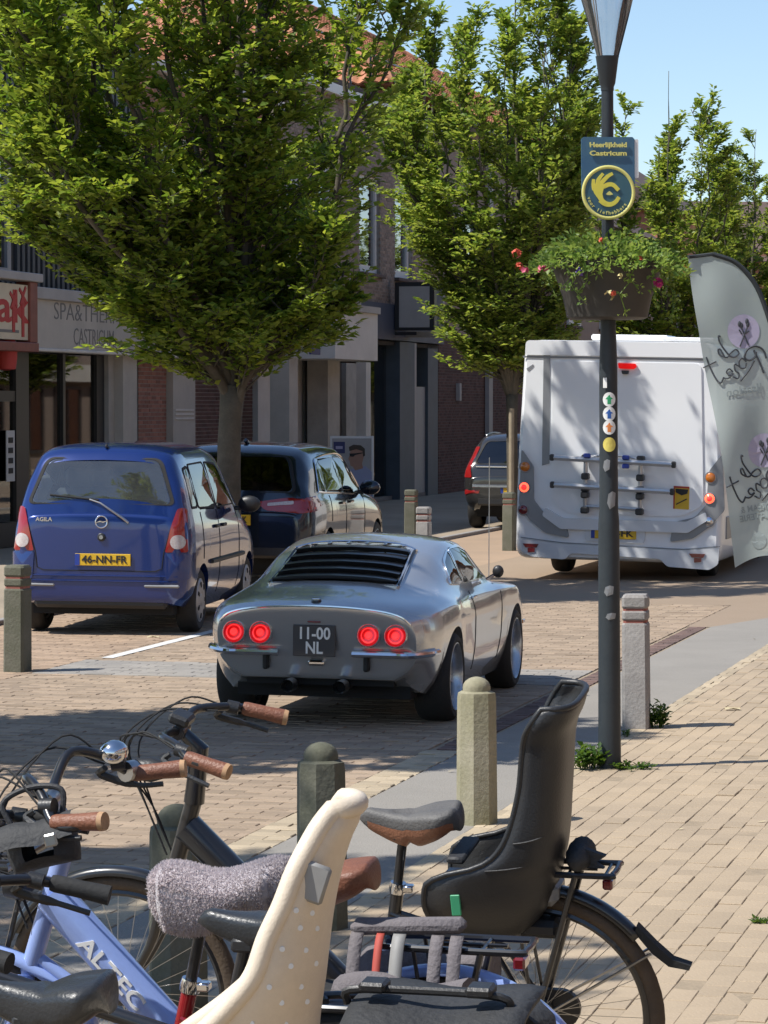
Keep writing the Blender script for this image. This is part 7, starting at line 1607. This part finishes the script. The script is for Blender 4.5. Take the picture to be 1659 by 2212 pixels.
MB().tube(spline([(.06, .09, .795), (.05, .10, .825), (-.1, .10, .83), (-.26, .10, .825), (-.28, .09, .795)], 4), .009, 8).build('bag_handle', M['black_plastic'], q)
for x_ in (.0, -.22):
    MB().box((x_, .10, .837), (.055, .06, .022), None, .006).build('buckle', M['black_plastic'], q, smooth=False); MB().box((x_, .215, .755), (.035, .06, .008), Rx(R(-55))).build('strap', M['bag_grey'], q, smooth=False)
MB().box((-.29, .222, .695), (.006, .006, .12)).build('reflective_piping', M['white_print'], q, smooth=False)
# ---- near bicycle with the cream child seat
Eb = bike('bicycle', 'near bicycle with a broad black saddle in front of the cream child seat', -.20, 5.72, R(170), R(3), dict(frame='black_paint', saddle_z=.875, saddle_x=.45, saddle=dict(m='saddle_black', L=.27, wr=.105, hup=.03, hdn=.06), down=.024, bar_x=.98, bar_z=.90, grip='black_rubber', cables=1, rack_z=.74, rack_len=.3, seat_tube=.42, head_z=.80))
q = thing('child_seat', 'cream plastic child seat with small vent holes and thick rolled rim', 'child seat', Eb.location); q.rotation_mode = 'QUATERNION'; q.rotation_quaternion = Eb.rotation_quaternion
def fe(px, py):                                                   # picture -> bike space (x, z), centre plane of the seat's near side
    p = W2L(Eb, AtY(px, py, 5.72 - .06)); return p.x, p.z
LV = []
for (bx_, by_), (fx_, fy_), hw in (((676, 2300), (330, 2300), .17), ((681, 2211), (449, 2211), .17), ((692, 2130), (535, 2130), .17), ((700, 2060), (588, 2060), .165), ((709, 1990), (612, 1990), .155), ((722, 1920), (644, 1920), .142), ((740, 1850), (670, 1850), .125), ((758, 1800), (694, 1800), .105), ((776, 1760), (716, 1760), .085), ((779, 1730), (738, 1730), .06)):
    xb, z = fe(bx_, by_); xf, _ = fe(fx_, fy_); LV.append((z, xb, xf, hw))
for k in range(1, len(LV)): pass
sh2, ptf2 = shell_seat(q, LV, 'seat_cream', 'seat_cream', .020, 'seat_grey', power=2.05)
hb2 = []
for i, c in ((6, .80), (9, .72), (10, .86), (13, .78), (15, .70), (16, .88), (19, .80), (21, .72), (22, .88), (25, .80), (27, .74), (28, .88), (12, .64), (18, .62), (24, .66), (31, .82)):
    p = ptf2(i, c); n_ = (p - Vector((LV[3][2], 0, p.z))); n_.z = 0; n_.normalize(); MB().lathe([(.0, .0085), (.0052, .0085), (.0056, .0)], 12, Matrix.Translation(p) @ n_.to_track_quat('Z', 'Y').to_matrix().to_4x4(), cap=False).build('vent_hole', M['white_print'], q)
b = MB(); p = ptf2(34, .84); b.box(p + Vector((-.0, .012, -.02)), (.06, .012, .075), Ry(R(-18)), .006); b.build('strap_slot', M['seat_grey'], q)

# black bag hanging on the handlebars at the left edge
pb_ = AtY(92, 1822, 6.85); q = thing('handlebar_bag', 'black leather handlebar bag hanging in front of the light blue bicycle', 'bag', pb_, (0, R(14), HEAD + R(8)))
def hb3(a, c):
    th = 2 * math.pi * c; k = 1 / max(abs(math.cos(th)), abs(math.sin(th))) ** .75; e_ = math.sin(math.pi * min(max(a, .02), .98)) ** .3
    return Vector((.085 * math.cos(th) * k * e_, -.06 + .12 * a, .055 * math.sin(th) * k * e_ - .01 * math.cos(th) ** 2))
b = MB(); b.grid(hb3, 12, 25); b.build('bag_body', M['bag_black'], q, ang=60)
MB().grid(lambda a, c: Vector((.09 - .18 * a, .01 + .065 * c, .058 - .05 * c ** 3 + .004 * math.sin(8 * a))), 10, 8).build('bag_flap', M['bag_black'], q, ang=180)
MB().tube(spline([(.06, 0, .05), (.07, -.01, .11), (0, -.015, .13), (-.07, -.01, .11), (-.06, 0, .05)], 5), .007, 8).build('bag_strap', M['black_soft'], q); MB().box((-.04, .08, .01), (.03, .008, .03), None, .004).build('buckle', M['steel'], q, smooth=False)
